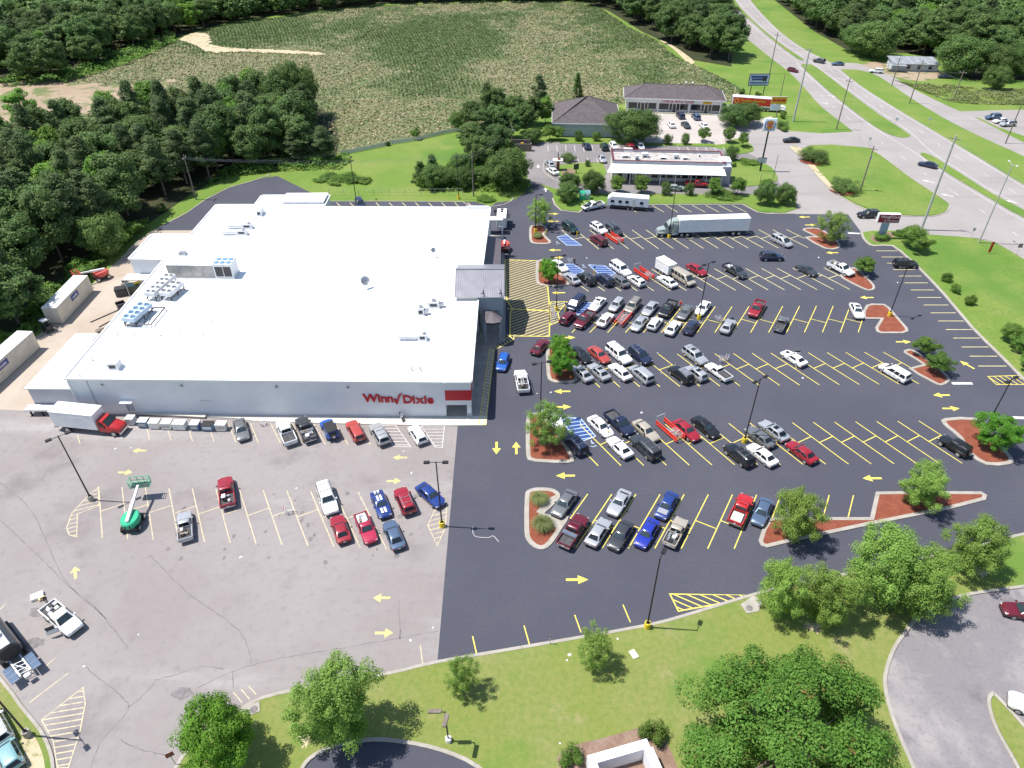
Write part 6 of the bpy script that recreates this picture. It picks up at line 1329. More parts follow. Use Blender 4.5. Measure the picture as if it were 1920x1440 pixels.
variant('spready', 2, 2.6, .3, 3.2, 50, 200, .09, 'leaf_oak', 'bark', .10, 'vase', 4, 12, 12, rc=.28, flat=.9)
def tree(kind, px, py, h, r, label, cat='tree', group=None, pos=None, name=None, z=.05, var=None, parts=True):
    L_, R0, H0 = TV[kind]; cm_, tm_ = L_[random.randrange(len(L_)) if var is None else var]
    c = G(px, py) if pos is None else Vector((pos[0], pos[1], 0))
    root = empty(name or {'light': 'lawn_tree', 'wispy': 'island_tree', 'bright': 'maple_tree', 'big': 'maple_tree', 'oak': 'oak_tree', 'young': 'young_tree', 'conifer': 'cedar_tree', 'pine': 'pine_tree', 'wood': 'broadleaf_tree', 'woodbright': 'broadleaf_tree', 'shrub': 'shrub', 'spready': 'crape_myrtle'}[kind], (c.x, c.y, z), random.uniform(0, 6.28))
    root.scale = (r/R0, r/R0, h/H0); tag(root, label, cat, group); obj('crown', cm_, None, root); obj('trunk', tm_, None, root); return root
LG = 'trees on the lower lawn'
tree('light', 645, 1376, 9.8, 3.9, 'tall light green tree beside the bottom road kerb', group=LG, var=0)
tree('bright', 428, 1430, 8.0, 3.5, 'bright green tree at the lower left bend of the kerb', group=LG, var=0)
tree('wispy', 868, 1298, 5.2, 1.75, 'small thin tree left of the stall lines on the lower lawn', group=LG, var=0)
tree('wispy', 1110, 1248, 5.6, 1.95, 'small thin tree in the middle of the lower lawn kerb', group=LG, var=1)
tree('light', 1450, 1148, 7.8, 2.7, 'light green tree left of its twin above the bare patch', group=LG, var=1)
tree('light', 1540, 1164, 7.8, 3.0, 'light green tree right of its twin above the bare patch', group=LG, var=2)
tree('light', 1632, 1120, 9.6, 4.3, 'largest light green tree at the right of the lower lawn', group=LG, var=0)
tree('light', 1715, 1140, 7.8, 3.8, 'light green tree shading the service road kerb', group=LG, var=2)
tree('light', 1810, 1068, 7.6, 3.3, 'light green tree nearest the right edge of the lower lawn', group=LG, var=1)
tree('big', 1455, 1452, 11.0, 8.9, 'huge dense tree with reddish tips at the lower right', group=LG)
IG = 'trees on the parking islands'
tree('light', 1480, 1006, 7.2, 3.1, 'light green tree on the left wing of the long mulch island', group=IG, var=1)
tree('light', 1718, 946, 6.2, 3.0, 'light green tree on the right wing of the long mulch island', group=IG, var=2)
tree('bright', 1855, 842, 5.8, 2.8, 'leaning green tree on the right-hand mulch island', group=IG, var=1)
tree('wispy', 1024, 836, 6.8, 3.2, 'wispy many-stemmed tree on the triangular mulch island', group=IG, var=0)
tree('bright', 1050, 676, 4.6, 1.9, 'upper of two bushy bright green trees on the island', group=IG, var=0); tree('bright', 1053, 706, 4.8, 2.1, 'lower of two bushy bright green trees on the island', group=IG, var=1)
tree('bright', 1029, 531, 5.0, 2.0, 'round green tree beside the yellow hatched crossing', group=IG, var=0)
tree('wispy', 1011, 425, 6.2, 3.0, 'thin multi-stemmed tree on the far left mulch island', group=IG, var=1)
tree('wispy', 1555, 454, 6.6, 3.4, 'grey green tree on the far right mulch island', group=IG, var=0)
tree('young', 1616, 513, 3.6, 2.3, 'leaning small tree beside the white pickup', group=IG); tree('young', 1729, 666, 3.6, 2.0, 'upper of two small trees on the right island', group=IG); tree('young', 1753, 700, 3.6, 2.2, 'lower of two small trees on the right island', group=IG)
SG = 'shrubs and young trees'
tree('shrub', 1773, 528, 1.9, 1.1, 'first of three clipped shrubs along the right lawn', 'shrub', SG); tree('shrub', 1791, 549, 1.9, 1.05, 'second of three clipped shrubs along the right lawn', 'shrub', SG); tree('shrub', 1816, 571, 1.9, 1.05, 'third of three clipped shrubs along the right lawn', 'shrub', SG)
tree('young', 1893, 640, 3.2, 2.0, 'young tree at the right edge above the stalls', group=SG); tree('young', 1914, 662, 3.4, 2.1, 'young tree cut by the right edge above the stalls', group=SG); tree('young', 1925, 690, 3.2, 1.9, 'lowest young tree at the right edge', group=SG)
tree('young', 1703, 462, 4.6, 2.7, 'tree behind the pylon sign at the drive', group=SG); tree('young', 1722, 474, 3.8, 2.2, 'lower tree beside the pylon sign at the drive', group=SG)
tree('shrub', 1651, 449, 1.6, 1.7, 'low green hedge at the foot of the pylon sign', 'shrub', SG); tree('shrub', 1682, 440, .9, 1.6, 'yellowing low hedge right of the pylon sign', 'shrub', SG)
tree('shrub', 1222, 1386, 2.1, 1.35, 'round shrub at the upper corner of the white enclosure', 'shrub', SG); tree('shrub', 1071, 1430, 1.8, 1.2, 'round dark shrub left of the white enclosure', 'shrub', SG)
tree('spready', 1524, 302, 3.2, 4.0, 'spreading shrub on the mulch near the sandy bank', 'shrub', SG); tree('spready', 1582, 358, 3.0, 3.7, 'spreading shrub lower down the triangular lawn', 'shrub', SG)
for px, py, r in ((1524, 303, 3.6), (1582, 359, 3.4)):
    c = G(px, py); sheet('shrub_bed', [(c.x+r*random.uniform(.8, 1.1)*math.cos(t), c.y+r*.8*random.uniform(.8, 1.1)*math.sin(t)) for t in np.linspace(0, 6.1, 18)], .12, 'mulch')
# ornamental grass clumps
def clump(px, py, r, h, label):
    c = G(px, py); rs = np.random.RandomState(int(px)); V = []; F = []
    for i in range(1500):
        a = rs.uniform(0, 6.283); b = rs.uniform(.15, 1); hh = h*rs.uniform(.6, 1.1); d = np.array([math.cos(a), math.sin(a), 0]); s = np.array([-d[1], d[0], 0])*.013; p0 = d*.12*rs.rand(); p1 = d*r*b*.55+np.array([0, 0, hh*.85]); p2 = d*r*b*1.05+np.array([0, 0, hh*(1-.55*b)])
        o = len(V); V += [p0-s, p0+s, p1+s, p1-s, p2+s*.3, p2-s*.3]; F += [(o, o+1, o+2, o+3), (o+3, o+2, o+4, o+5)]
    o = obj('ornamental_grass', np_mesh('ornamental_grass', V, F), 'leaf_grassy', None, (c.x, c.y, .11)); tag(o, label, 'grass clump', 'grass clumps on the islands')
clump(1011, 941, 1.5, 1.3, 'upper fountain of ornamental grass on the nearest left island'); clump(1017, 989, 1.7, 1.5, 'lower, larger fountain of ornamental grass on the nearest left island'); clump(1008, 446, 1.3, 1.2, 'fountain of ornamental grass on the far left island')
# restaurant and mall planting
FG = 'trees around the restaurant and shops'
for q in (('oak', 1062, 378, 5.2, 4.2, 'tree at the left corner of the restaurant verge'), ('oak', 1068, 357, 5.0, 3.6, 'tree behind the corner tree beside the drive-through kerb'), ('oak', 1112, 362, 6.2, 4.1, 'tall dark tree above the raised-hood pickup'), ('young', 1156, 362, 4.8, 3.0, 'third verge tree from the left below the awning'), ('young', 1202, 363, 5.0, 3.3, 'verge tree above the travel trailer roof'), ('spready', 1248, 366, 3.8, 2.0, 'thin reddish verge tree by the pale green sedan'), ('spready', 1291, 366, 3.6, 1.9, 'thin reddish verge tree below the red pickup'), ('young', 1337, 366, 4.8, 2.9, 'verge tree below the right half of the awning'), ('young', 1382, 366, 4.8, 3.0, 'verge tree right of the restaurant awning'), ('oak', 1432, 384, 5.6, 3.3, 'dark tree left of two at the verge corner'), ('young', 1435, 368, 5.0, 2.8, 'tree behind the verge corner pair'), ('oak', 1470, 384, 5.8, 3.4, 'dark tree right of two at the verge corner'),
          ('oak', 1172, 268, 8.6, 6.6, 'left half of the big oak beside the brown roof'), ('oak', 1203, 266, 8.2, 6.2, 'right half of the big oak beside the brown roof'), ('oak', 1375, 238, 6.2, 6.0, 'wide oak between the mall lot and the tall sign'), ('oak', 1400, 234, 6.0, 5.0, 'right-hand part of the wide oak by the mall lot'), ('young', 1317, 266, 4.8, 2.9, 'bright young tree below the mall lot'), ('young', 1364, 267, 5.0, 2.9, 'young tree left of a pair by the drive loop'), ('young', 1392, 275, 4.4, 2.7, 'young tree on the drive loop island'), ('spready', 1369, 300, 4.6, 2.8, 'dark reddish tree at the right end of the restaurant'), ('spready', 1251, 271, 3.6, 1.9, 'bare looking young tree left of two behind the restaurant'), ('spready', 1284, 271, 3.6, 1.9, 'bare looking young tree right of two behind the restaurant'), ('young', 1030, 263, 4.8, 3.4, 'tree at the left corner of the brown roofed building'), ('young', 1048, 263, 4.4, 2.6, 'smaller tree right of the corner tree by the brown roof'), ('spready', 1085, 265, 3.6, 1.9, 'thin tree in front of the brown roofed building wall'), ('spready', 1118, 265, 3.4, 1.8, 'second thin tree in front of the brown roofed building wall'), ('spready', 1066, 303, 2.6, 3.0, 'low spreading shrub by the menu board'), ('spready', 1101, 312, 2.2, 1.2, 'small stick shrub on the restaurant kerb'),
          ('shrub', 1468, 222, 2.4, 1.7, 'dark shrub on the lawn left of the tall pole'), ('spready', 1463, 240, 2.6, 3.0, 'shrub group beside the tall burger sign'), ('shrub', 1470, 246, 1.6, 1.8, 'low shrub below the tall burger sign'), ('conifer', 1082, 182, 8.8, 2.6, 'pointed evergreen behind the brown roof'), ('shrub', 1390, 176, 2.0, 1.6, 'dark shrub under the billboard left post'), ('shrub', 1420, 182, 2.0, 1.6, 'dark shrub under the billboard right post'), ('shrub', 1404, 306, 1.0, 4.0, 'long low hedge on the lawn right of the restaurant'), ('shrub', 1372, 312, 1.5, 1.6, 'small hedge at the right end of the restaurant wall'), ('shrub', 910, 375, .9, 3.2, 'wide low shrub on the verge corner behind the store'), ('shrub', 1352, 366, .8, 5.0, 'low hedge strip on the restaurant verge')):
    tree(q[0], q[1], q[2], q[3]*(1 if q[4] > 4.4 else .86), q[4]*(.84 if q[4] > 4.4 else .7), q[5], cat='shrub' if 'shrub' in q[5] or 'hedge' in q[5] else 'tree', group=FG)
# thicket between the field and the restaurant
TG = 'thicket between field and restaurant'
for q in (('oak', 952, 352, 9.5, 6.2, 'large round dark tree at the corner of the rear drive'), ('conifer', 812, 338, 7.0, 3.0, 'pointed cedar at the left end of the thicket'), ('oak', 812, 352, 6.0, 4.0, 'bush below the pointed cedar'), ('conifer', 790, 345, 6.0, 2.8, 'left-most cedar of the thicket'), ('oak', 840, 350, 5.0, 3.6, 'bush right of the pointed cedar'), ('oak', 868, 352, 5.4, 3.6, 'bush under the utility pole behind the store'), ('oak', 868, 328, 6.0, 3.8, 'bush behind the utility pole'), ('wood', 900, 318, 9.0, 4.6, 'broadleaf tree in the thicket left of the big round tree'), ('wood', 935, 305, 10.5, 5.0, 'tall broadleaf behind the big round tree'), ('oak', 905, 345, 4.6, 3.2, 'low bush left of the big round tree'), ('wood', 885, 290, 9.0, 4.6, 'broadleaf tree on the lawn edge of the thicket'), ('wood', 905, 265, 9.5, 4.8, 'broadleaf tree in the middle of the thicket'), ('oak', 882, 268, 6.0, 3.8, 'bush at the lawn corner of the thicket'), ('oak', 862, 242, 5.5, 3.6, 'bush at the fence end of the thicket'), ('wood', 885, 238, 8.0, 4.0, 'tree behind the fence end of the thicket'), ('wood', 930, 262, 10.0, 4.8, 'tree behind the fenced bin yard'), ('wood', 955, 262, 9.0, 4.6, 'tree left of the fenced bin yard roof'), ('wood', 930, 232, 11.0, 4.6, 'tall tree at the top of the thicket'), ('pine', 915, 228, 12.5, 3.0, 'thin dark pine above the thicket'), ('wood', 965, 235, 9.5, 4.4, 'tree right of the thin pine'), ('wood', 985, 250, 9.0, 4.4, 'tree behind the small lamp by the thicket'), ('wood', 1000, 235, 8.5, 4.2, 'tree left of the brown roof corner'), ('pine', 1010, 215, 13.0, 3.6, 'dark pine left of the brown roof peak'), ('woodbright', 1022, 232, 8.5, 3.0, 'bright tree touching the brown roof'), ('oak', 1000, 268, 4.2, 3.4, 'bush right of the fenced bin yard'), ('oak', 930, 335, 5.5, 3.6, 'bush below the taller thicket trees'), ('young', 780, 262, 3.6, 1.6, 'small tree standing on the field fence line'), ('shrub', 727, 273, 1.4, 1.0, 'small bush on the field fence line')):
    tree(q[0], q[1], q[2], q[3]*.92, q[4]*.84, q[5], cat='bush' if 'bush' in q[5] else 'tree', group=TG)
# woods
def poisson(poly, d, seed, extra=None):
    rs = np.random.RandomState(seed); xs = [p[0] for p in poly]; ys = [p[1] for p in poly]; pts = []; cell = {}
    for _ in range(14000):
        x, y = rs.uniform(min(xs), max(xs)), rs.uniform(min(ys), max(ys)); k = (int(x//d), int(y//d)); ok = True
        for i in (-1, 0, 1):
            for j in (-1, 0, 1):
                for q in cell.get((k[0]+i, k[1]+j), ()):
                    if (q[0]-x)**2+(q[1]-y)**2 < d*d: ok = False
        if ok: cell.setdefault(k, []).append((x, y)); pts.append((x, y))
    a = np.array(pts); return a[inside(a[:, 0], a[:, 1], poly)]
W1 = GL([(-90, 690), (0, 640), (60, 590), (130, 515), (195, 455), (262, 408), (350, 352), (440, 322), (520, 312), (600, 306), (592, 250), (575, 222), (480, 212), (330, 245), (180, 285), (60, 290), (-120, 330)])
W2 = GL([(-150, 150), (0, 156), (115, 150), (190, 120), (330, 70), (420, 44), (555, 26), (700, 9), (700, -12), (300, -15), (-150, -10)])
W3 = GL([(700, 9), (900, 3), (1092, 4), (1145, 22), (1205, 58), (1262, 84), (1300, 108), (1368, 122), (1366, 66), (1335, 26), (1318, -15), (700, -12)])
W4 = GL([(1454, 0), (1490, 28), (1525, 54), (1585, 86), (1650, 94), (1702, 98), (1760, 104), (1800, 120), (1840, 118), (2050, 130), (2050, -12), (1440, -12)])
woods = []
for w, d, sd in ((W1, 5.6, 1), (W2, 7.6, 2), (W3, 7.4, 3), (W4, 7.6, 4)):
    for p in poisson(w, d, sd): woods.append((math.hypot(p[0], p[1]), p[0], p[1], sd))
woods.sort()
LAB = {1: 'in the wood left of the store', 2: 'in the far wood beyond the bare ground', 3: 'in the far wood behind the crop field', 4: 'in the wood across the highway'}
rw = random.Random(3); rest = []
for i, (dd, x, y, sd) in enumerate(woods):
    q = rw.random(); kind = 'pine' if q < (.38 if sd == 1 else .16) else ('woodbright' if q > (.90 if sd == 1 else .95) else 'wood')
    h = {'pine': rw.uniform(13, 17), 'wood': rw.uniform(10, 15), 'woodbright': rw.uniform(10.5, 14)}[kind]; r = {'pine': rw.uniform(3.0, 4.0), 'wood': rw.uniform(4.4, 6.0), 'woodbright': rw.uniform(3.2, 4.2)}[kind]
    if sd != 1: h *= 1.05; r *= 1.2
    if i < 290: tree(kind, 0, 0, h, r, {'pine': 'dark pine standing ', 'wood': 'dark broadleaf tree ', 'woodbright': 'brighter green tree '}[kind]+LAB[sd], group='trees '+LAB[sd], pos=(x, y))
    else: rest.append((kind, x, y, h, r))
def far_wood():
    base = {}
    for kind, Rr, z0, z1, nc, leaf in (('pine', 3.4, 4.5, 17, 46, .62), ('wood', 4.7, 2.5, 14.5, 52, .66), ('woodbright', 3.8, 2.5, 14.5, 46, .6)):
        P, N, C, rs = crown_np(77, Rr, z0, z1, nc, 20, leaf, 'pine' if kind == 'pine' else 'broad', rc=.28, ragged=.15); base[kind] = (cards(P, N, leaf*rs.uniform(.7, 1.3, len(P)), .6, rs), Rr, z1)
    VV, FF, o = [], [], 0
    for kind, x, y, h, r in rest:
        (V, F), R0, H0 = base[kind]; a = random.uniform(0, 6.28); c, s = math.cos(a), math.sin(a)
        X = V[:, 0]*c-V[:, 1]*s; Y = V[:, 0]*s+V[:, 1]*c; VV.append(np.stack([X*r/R0+x, Y*r/R0+y, V[:, 2]*h/H0], 1)); FF.append(F+o); o += len(V)
    if VV:
        ob = obj('distant_wood', np_mesh('distant_wood', np.concatenate(VV), np.concatenate(FF)), 'leaf_wood'); tag(ob, 'dense distant wood closing the top of the view', 'wood', kind='stuff')
far_wood()
# single trees across the highway and at the wood's edge
for q in (('oak', 1638, 108, 13, 9.5, 'very large oak left of the tin roofed house'), ('oak', 1612, 98, 10, 7.5, 'paler oak behind the very large oak'), ('oak', 1795, 142, 13, 9.0, 'large tree right of the tin roofed house'), ('oak', 1850, 146, 11, 7.5, 'tree beside the yellow tarp'), ('oak', 1862, 168, 7.5, 4.2, 'round tree standing forward on the roadside meadow'), ('oak', 1905, 145, 12, 7, 'tree at the right edge behind the meadow'), ('wood', 1720, 100, 12, 6, 'tree rising behind the tin roof'), ('oak', 560, 225, 16, 7.0, 'tall rounded oak at the field corner of the wood'), ('oak', 525, 232, 13, 6, 'oak left of the tall rounded one at the wood corner'), ('woodbright', 408, 318, 12.5, 3.6, 'brightest green tree in front of the wood by the utility pole'), ('woodbright', 440, 300, 13, 3.6, 'second bright green tree right of the brightest'), ('pine', 562, 305, 9.5, 3.6, 'young pine left of two at the end of the wood'), ('pine', 610, 300, 9.0, 3.2, 'young pine right of two at the end of the wood'), ('oak', 208, 478, 8.5, 4.8, 'pale grey green tree overhanging the rear drive'), ('shrub', 305, 398, 2.2, 1.2, 'small pale bush on the verge of the rear drive'), ('woodbright', 60, 255, 13, 4.2, 'bright green tree at the left edge of the wood'), ('woodbright', 215, 250, 12, 4.0, 'bright green tree at the top edge of the wood'), ('woodbright', 290, 232, 12.5, 4.2, 'yellow green tree at the top edge of the wood')):
    tree(*q[:6], cat='bush' if 'bush' in q[5] else 'tree', group='single trees by the woods', name='oak_tree' if q[0] == 'light' else None)
# undergrowth along the wood's edges
def undergrowth(poly, n, leaf, mat, hmax, label, seed, name='undergrowth'):
    rs = np.random.RandomState(seed); xs = [p[0] for p in poly]; ys = [p[1] for p in poly]
    x = rs.uniform(min(xs), max(xs), n); y = rs.uniform(min(ys), max(ys), n); ok = inside(x, y, poly); x, y = x[ok], y[ok]
    d = .6*vnoise(x, y, 5, seed+1)+.4*vnoise(x, y, 1.8, seed+2); z = np.clip((d-.28)*2.2, 0, 1)*hmax
    k = rs.rand(len(x)) < np.clip((d-.2)*3, 0, 1); x, y, z = x[k], y[k], z[k]; P = np.stack([x, y, z*rs.uniform(.6, 1.05, len(x))+.08], 1)
    N = rs.normal(0, .5, P.shape); N[:, 2] += .9
    V, F = cards(P, N, leaf*rs.uniform(.6, 1.3, len(P)), .65, rs); V[:, 2] = np.maximum(V[:, 2], .03); tag(obj(name, np_mesh(name, V, F), mat), label, 'undergrowth', kind='stuff')
undergrowth(GL([(-60, 720), (0, 680), (88, 607), (172, 520), (222, 478), (285, 425), (225, 440), (150, 490), (80, 560), (0, 630), (-60, 660)]), 42000, .28, 'leaf_shrub', 2.6, 'tangle of vines and bushes along the rear yard', 21)
undergrowth(GL([(345, 365), (430, 335), (520, 322), (640, 318), (660, 300), (600, 285), (500, 300), (400, 325)]), 16000, .30, 'leaf_shrub', 2.0, 'low bushes along the wood edge by the rear drive', 22)
for k_, (px, py, r_) in enumerate(((600, 338, 2.2), (618, 333, 2.6), (640, 336, 2.8), (662, 340, 2.6), (684, 341, 2.0), (630, 344, 2.2), (655, 331, 1.8))): tree('shrub', px, py, random.uniform(.7, 1.1), r_, 'low vine covered bush on the lawn behind the store', 'bush', 'vine bushes behind the store')
undergrowth(GL([(780, 358), (1000, 362), (985, 330), (960, 262), (860, 240), (880, 290), (840, 320), (790, 335)]), 26000, .30, 'leaf_shrub', 2.4, 'tangled low growth inside the thicket', 23)
undergrowth(GL([(1670, 148), (1720, 158), (1830, 165), (1960, 170), (1960, 198), (1830, 196), (1780, 192), (1720, 168)]), 26000, .30, 'leaf_grassy', .6, 'tall rough meadow grass across the highway', 24, 'rough_meadow')
undergrowth(GL([(0, 165), (120, 158), (240, 122), (330, 80), (330, 66), (200, 105), (120, 140), (0, 150)]), 14000, .5, 'leaf_shrub', 3.0, 'bushes along the far wood edge by the field', 25)

# ------------------------------------------------------------------ lamp posts, poles, wires
def lamp(px, py, h, label, heads=2, rz=0.0, base='pole_yellow', z0=0.0, mat='lamp_black', arm=.75):
    c = G(px, py); r = empty('lamp_post', (c.x, c.y, z0), rz); tag(r, label, 'lamp post', 'car park lamp posts')
    MB().tube((0, 0, -.05), (0, 0, .85), .36, .34, 14).build('concrete_base', base, r, True); MB().bbox(-.2, .2, -.2, .2, .85, .9, .02).build('base_plate', mat, r); MB().tube((0, 0, .9), (0, 0, h), .10, .07, 8).build('pole', mat, r, True)
    for k in range(heads):
        a = math.pi*2*k/heads; d = Vector((math.cos(a), math.sin(a), 0)); MB().tube((0, 0, h-.12), d*arm+Vector((0, 0, h-.1)), .045).build('arm', mat, r)
        o = MB().bbox(-.36, .36, -.22, .22, -.11, .09, .04).build('lamp_head', mat, r); o.location = d*(arm+.34)+Vector((0, 0, h-.1)); o.rotation_euler = (0, 0, a)
        MB().box(-.26, .26, -.15, .15, -.125, -.111).build('lens', 'lamp_clear', o)
    return r
lamp(172, 938, 11.3, 'black lamp post with worn base on the far left worn asphalt', 2, R(40), 'concrete')
lamp(829, 987, 11.2, 'black double lamp post where the worn and new asphalt meet', 2, 0)
lamp(1213, 1177, 11.7, 'lamp post with yellow base on the lower lawn kerb', 1, R(60), z0=.1)
lamp(1667, 593, 10.2, 'lamp post on the treeless mulch island at right', 2, R(30), z0=.1)
lamp(1004, 436, 8.8, 'lamp post rising through the thin tree on the far left island', 1, 0, z0=.1)
lamp(1254, 446, 11.3, 'lamp post in front of the white semi trailer', 2, R(20))
lamp(1043, 582, 11.2, 'lamp post on the yellow hatched row end', 2, R(15))
lamp(1310, 598, 11.3, 'lamp post behind the navy sedan in the middle rows', 2, R(30))
lamp(1013, 784, 10.2, 'lamp post by the wispy island tree and store lane', 2, R(15), z0=.1)
lamp(1395, 829, 11.4, 'lamp post above the black utility car in the second row', 2, R(35))
lamp(1838, 822, 10.6, 'lamp post behind the leaning tree on the right-hand island', 2, R(30), z0=.1)
lamp(54, 1380, 11.5, 'lamp post on the grass corner at lower left', 2, R(-40), 'concrete', .1)
lamp(668, 376, 10.4, 'left lamp post behind the store with yellow base', 1, R(90)); lamp(860, 373, 10.2, 'right lamp post behind the store with yellow base', 1, R(90))
def short_lamp():
    c = G(841, 1390); r = empty('lamp_post', (c.x, c.y, .1)); tag(r, 'short lamp post with two shoebox heads on a white base', 'lamp post', 'car park lamp posts')
    MB().tube((0, 0, -.05), (0, 0, .55), .3, .3, 14).build('concrete_base', 'white_paint', r); MB().tube((0, 0, .55), (0, 0, 5.4), .08, .07).build('pole', 'lamp_black', r)
    for (x, y, a) in ((-.95, .05, 0), (.12, -.8, R(80))): o = MB().bbox(-.62, .62, -.2, .2, -.1, .14, .05).build('lamp_head', 'wood_pole', r); o.location = (x, y, 5.4); o.rotation_euler = (0, 0, a)
    MB().tube((0, 0, 5.35), (-.5, 0, 5.38), .05).tube((0, 0, 5.35), (.1, -.4, 5.38), .05).build('arm', 'lamp_black', r)
short_lamp()
TOPS = {}
def upole(key, px, py, h, label, mat='wood_pole', r0=.19, arms=((0.93, 2.2),), rz=R(45), cap=False, lampend=False):
    c = G(px, py); r = empty('utility_pole', (c.x, c.y, 0), rz); tag(r, label, 'utility pole', 'utility poles')
    MB().tube((0, 0, -.1), (0, 0, h), r0, r0*.65, 10).build('pole', mat, r, True)
    for f, w in arms:
        a = MB().bar((0, -w/2, h*f), (0, w/2, h*f), .12, .14).build('crossarm', 'wood_pole', r)
        for y in (-w*.45, w*.45): MB().tube((0, y, h*f+.07), (0, y, h*f+.3), .06, .04, 6).build('insulator', 'galv', a)
    if cap: MB().tube((.35, 0, h*.7), (.35, 0, h*.7+.9), .28, .28, 10).build('transformer', 'galv', r)
    if lampend:
        MB().tube((0, 0, h-.1), (.9, .9, h+.2), .05).tube((0, 0, h-.1), (-.9, -.9, h+.2), .05).build('arm', 'galv_pole', r)
        for s in (-1, 1): o = MB().bbox(-.3, .3, -.15, .15, -.08, .08, .03).build('lamp_head', 'galv', r); o.location = (s*1.0, s*1.0, h+.2); o.rotation_euler = (0, 0, R(45))
    TOPS[key] = Vector((c.x, c.y, h))
upole('p1', 1727, 431, 20.8, 'tallest grey pole at the drive behind the pylon sign', 'galv_pole', .28, ((.97, 2.4),))
upole('p2', 1487, 228, 21.2, 'thick pole on the lawn above the tall burger sign', 'galv_pole', .30, ((.97, 2.4),))
upole('p3', 1568, 243, 14.9, 'wooden pole beside the drive mouth on the near verge')
upole('p4', 1613, 358, 11.2, 'wooden pole on the triangular lawn', cap=True)
upole('p5', 1835, 456, 17.2, 'steel lamp pole beside the highway at the right', 'galv_pole', .16, (), lampend=True)
upole('p6', 1370, 82, 14.0, 'wooden pole farthest along the near highway verge'); upole('p7', 1443, 138, 14.3, 'wooden pole on the verge by the highway crossing')
upole('p8', 1705, 194, 13.5, 'wooden pole between highway and frontage road'); upole('p9', 1787, 189, 9.6, 'wooden pole in the rough meadow'); upole('p10', 1885, 269, 13.5, 'wooden pole beside the frontage road at the right edge')
upole('p11', 888, 368, 11.0, 'wooden pole in front of the thicket behind the store', arms=((.9, 2.2),), rz=0); upole('p12', 960, 292, 9.0, 'pole with transformers beside the fenced bin yard', arms=((.9, 2.0),), cap=True, rz=0)
upole('p13', 368, 374, 11.0, 'leaning looking pole at the wood edge by the rear drive', rz=0); upole('p14', 1420, 365, 5.0, 'thin pole on the restaurant verge', r0=.08, arms=()); upole('p15', 1447, 345, 7.5, 'thin pole beside the tall burger sign', r0=.09, arms=())
upole('p16', 1672, 160, 9.5, 'thin pole by the tin roofed house forecourt'); upole('p17', 1455, 218, 12.5, 'brown sign pole carrying the orange sign', r0=.16, arms=())
def wire(name, a, b, n=2, sag=1.2, off=.9):
    mb = MB()
    for k in range(n):
        o = Vector((off*(k-(n-1)/2), 0, -.3*k)); pts = [a.lerp(b, t)+o-Vector((0, 0, sag*4*t*(1-t))) for t in np.linspace(0, 1, 9)]; mb.path(pts, .013, 4)
    return mb.build(name, 'steel')
for i, (a, b, w) in enumerate((('p6', 'p7', 'between the two farthest verge poles'), ('p7', 'p2', 'from the crossing pole to the thick lawn pole'), ('p2', 'p3', 'from the thick lawn pole to the drive mouth pole'), ('p3', 'p4', 'from the drive mouth pole to the triangle lawn pole'), ('p4', 'p1', 'from the triangle lawn pole to the tallest pole'), ('p8', 'p10', 'along the frontage road'), ('p16', 'p9', 'across the rough meadow'), ('p13', 'p11', 'behind the store roof'), ('p11', 'p12', 'over the thicket'))):
    tag(wire('overhead_wire', TOPS[a]-Vector((0, 0, .6)), TOPS[b]-Vector((0, 0, .6)), 2 if i != 7 else 3), 'thin overhead wires '+w, 'wire', 'overhead wires')
tag(wire('overhead_wire', TOPS['p1']-Vector((0, 0, .6)), G(2050, 640)+Vector((0, 0, 19)), 3), 'thin overhead wires over the right lawn', 'wire', 'overhead wires')
tag(wire('overhead_wire', TOPS['p13']-Vector((0, 0, .8)), G(640, 312)+Vector((0, 0, 4)), 2), 'thin overhead wires from the wood edge to the lawn', 'wire', 'overhead wires')

# ------------------------------------------------------------------ signs
def flat_text(txt, size, mat, par, loc, rot, bold=0.0, align='CENTER', shear=0.0, name='lettering', depth=.01):
    o = obj(name, text_mesh(txt, size, depth, align, shear, bold), mat, par); o.location = loc; o.rotation_euler = rot; return o
def check(par, mat, loc, rot, s): o = MB().prism([(x*s, y*s) for x, y in ((0, .75), (.28, .95), (.55, .55), (.95, 1.7), (1.65, 2.15), (1.15, 1.3), (.65, -.1), (.35, -.1))], -.012, .012).build('check_mark', mat, par); o.location = loc; o.rotation_euler = rot
c = G(1651, 447); ps = empty('pylon_sign', (c.x, c.y, .1), R(-4)); tag(ps, 'red store pylon sign with white lettering on a grey post', 'sign')
pmat('sign_maroon', (.30, .010, .045), .4, .08, 1); pmat('sign_post', (.34, .42, .50), .5, .08, 1)
MB().loft([[(-.75, -.25, 0), (.75, -.25, 0), (.75, .25, 0), (-.75, .25, 0)], [(-.75, -.25, 3.7), (.75, -.25, 3.7), (.75, .25, 3.7), (-.75, .25, 3.7)]]).build('post', 'sign_post', ps)
cab_ = MB().bbox(-2.1, 2.5, -.45, .45, 3.7, 5.7, .06).build('cabinet', 'white_paint', ps); fc = MB().box(-1.95, 2.38, -.475, -.452, 3.82, 5.55).build('sign_face', 'sign_maroon', ps)
F90 = (R(90), 0, 0)
flat_text('Winn', .86, 'white_paint', fc, (-1.62, -.485, 4.76), F90, 0, 'LEFT'); check(fc, 'white_paint', (.02, -.49, 4.68), F90, .36); flat_text('Dixie', .86, 'white_paint', fc, (.58, -.485, 4.76), F90, 0, 'LEFT'); flat_text('& Pharmacy', .62, 'white_paint', fc, (.75, -.485, 4.08), F90, 0)
c = G(1425, 321); bk = empty('burger_sign', (c.x, c.y, 0), R(-3)); tag(bk, 'tall pole sign with round burger logo on a pale square panel', 'sign')
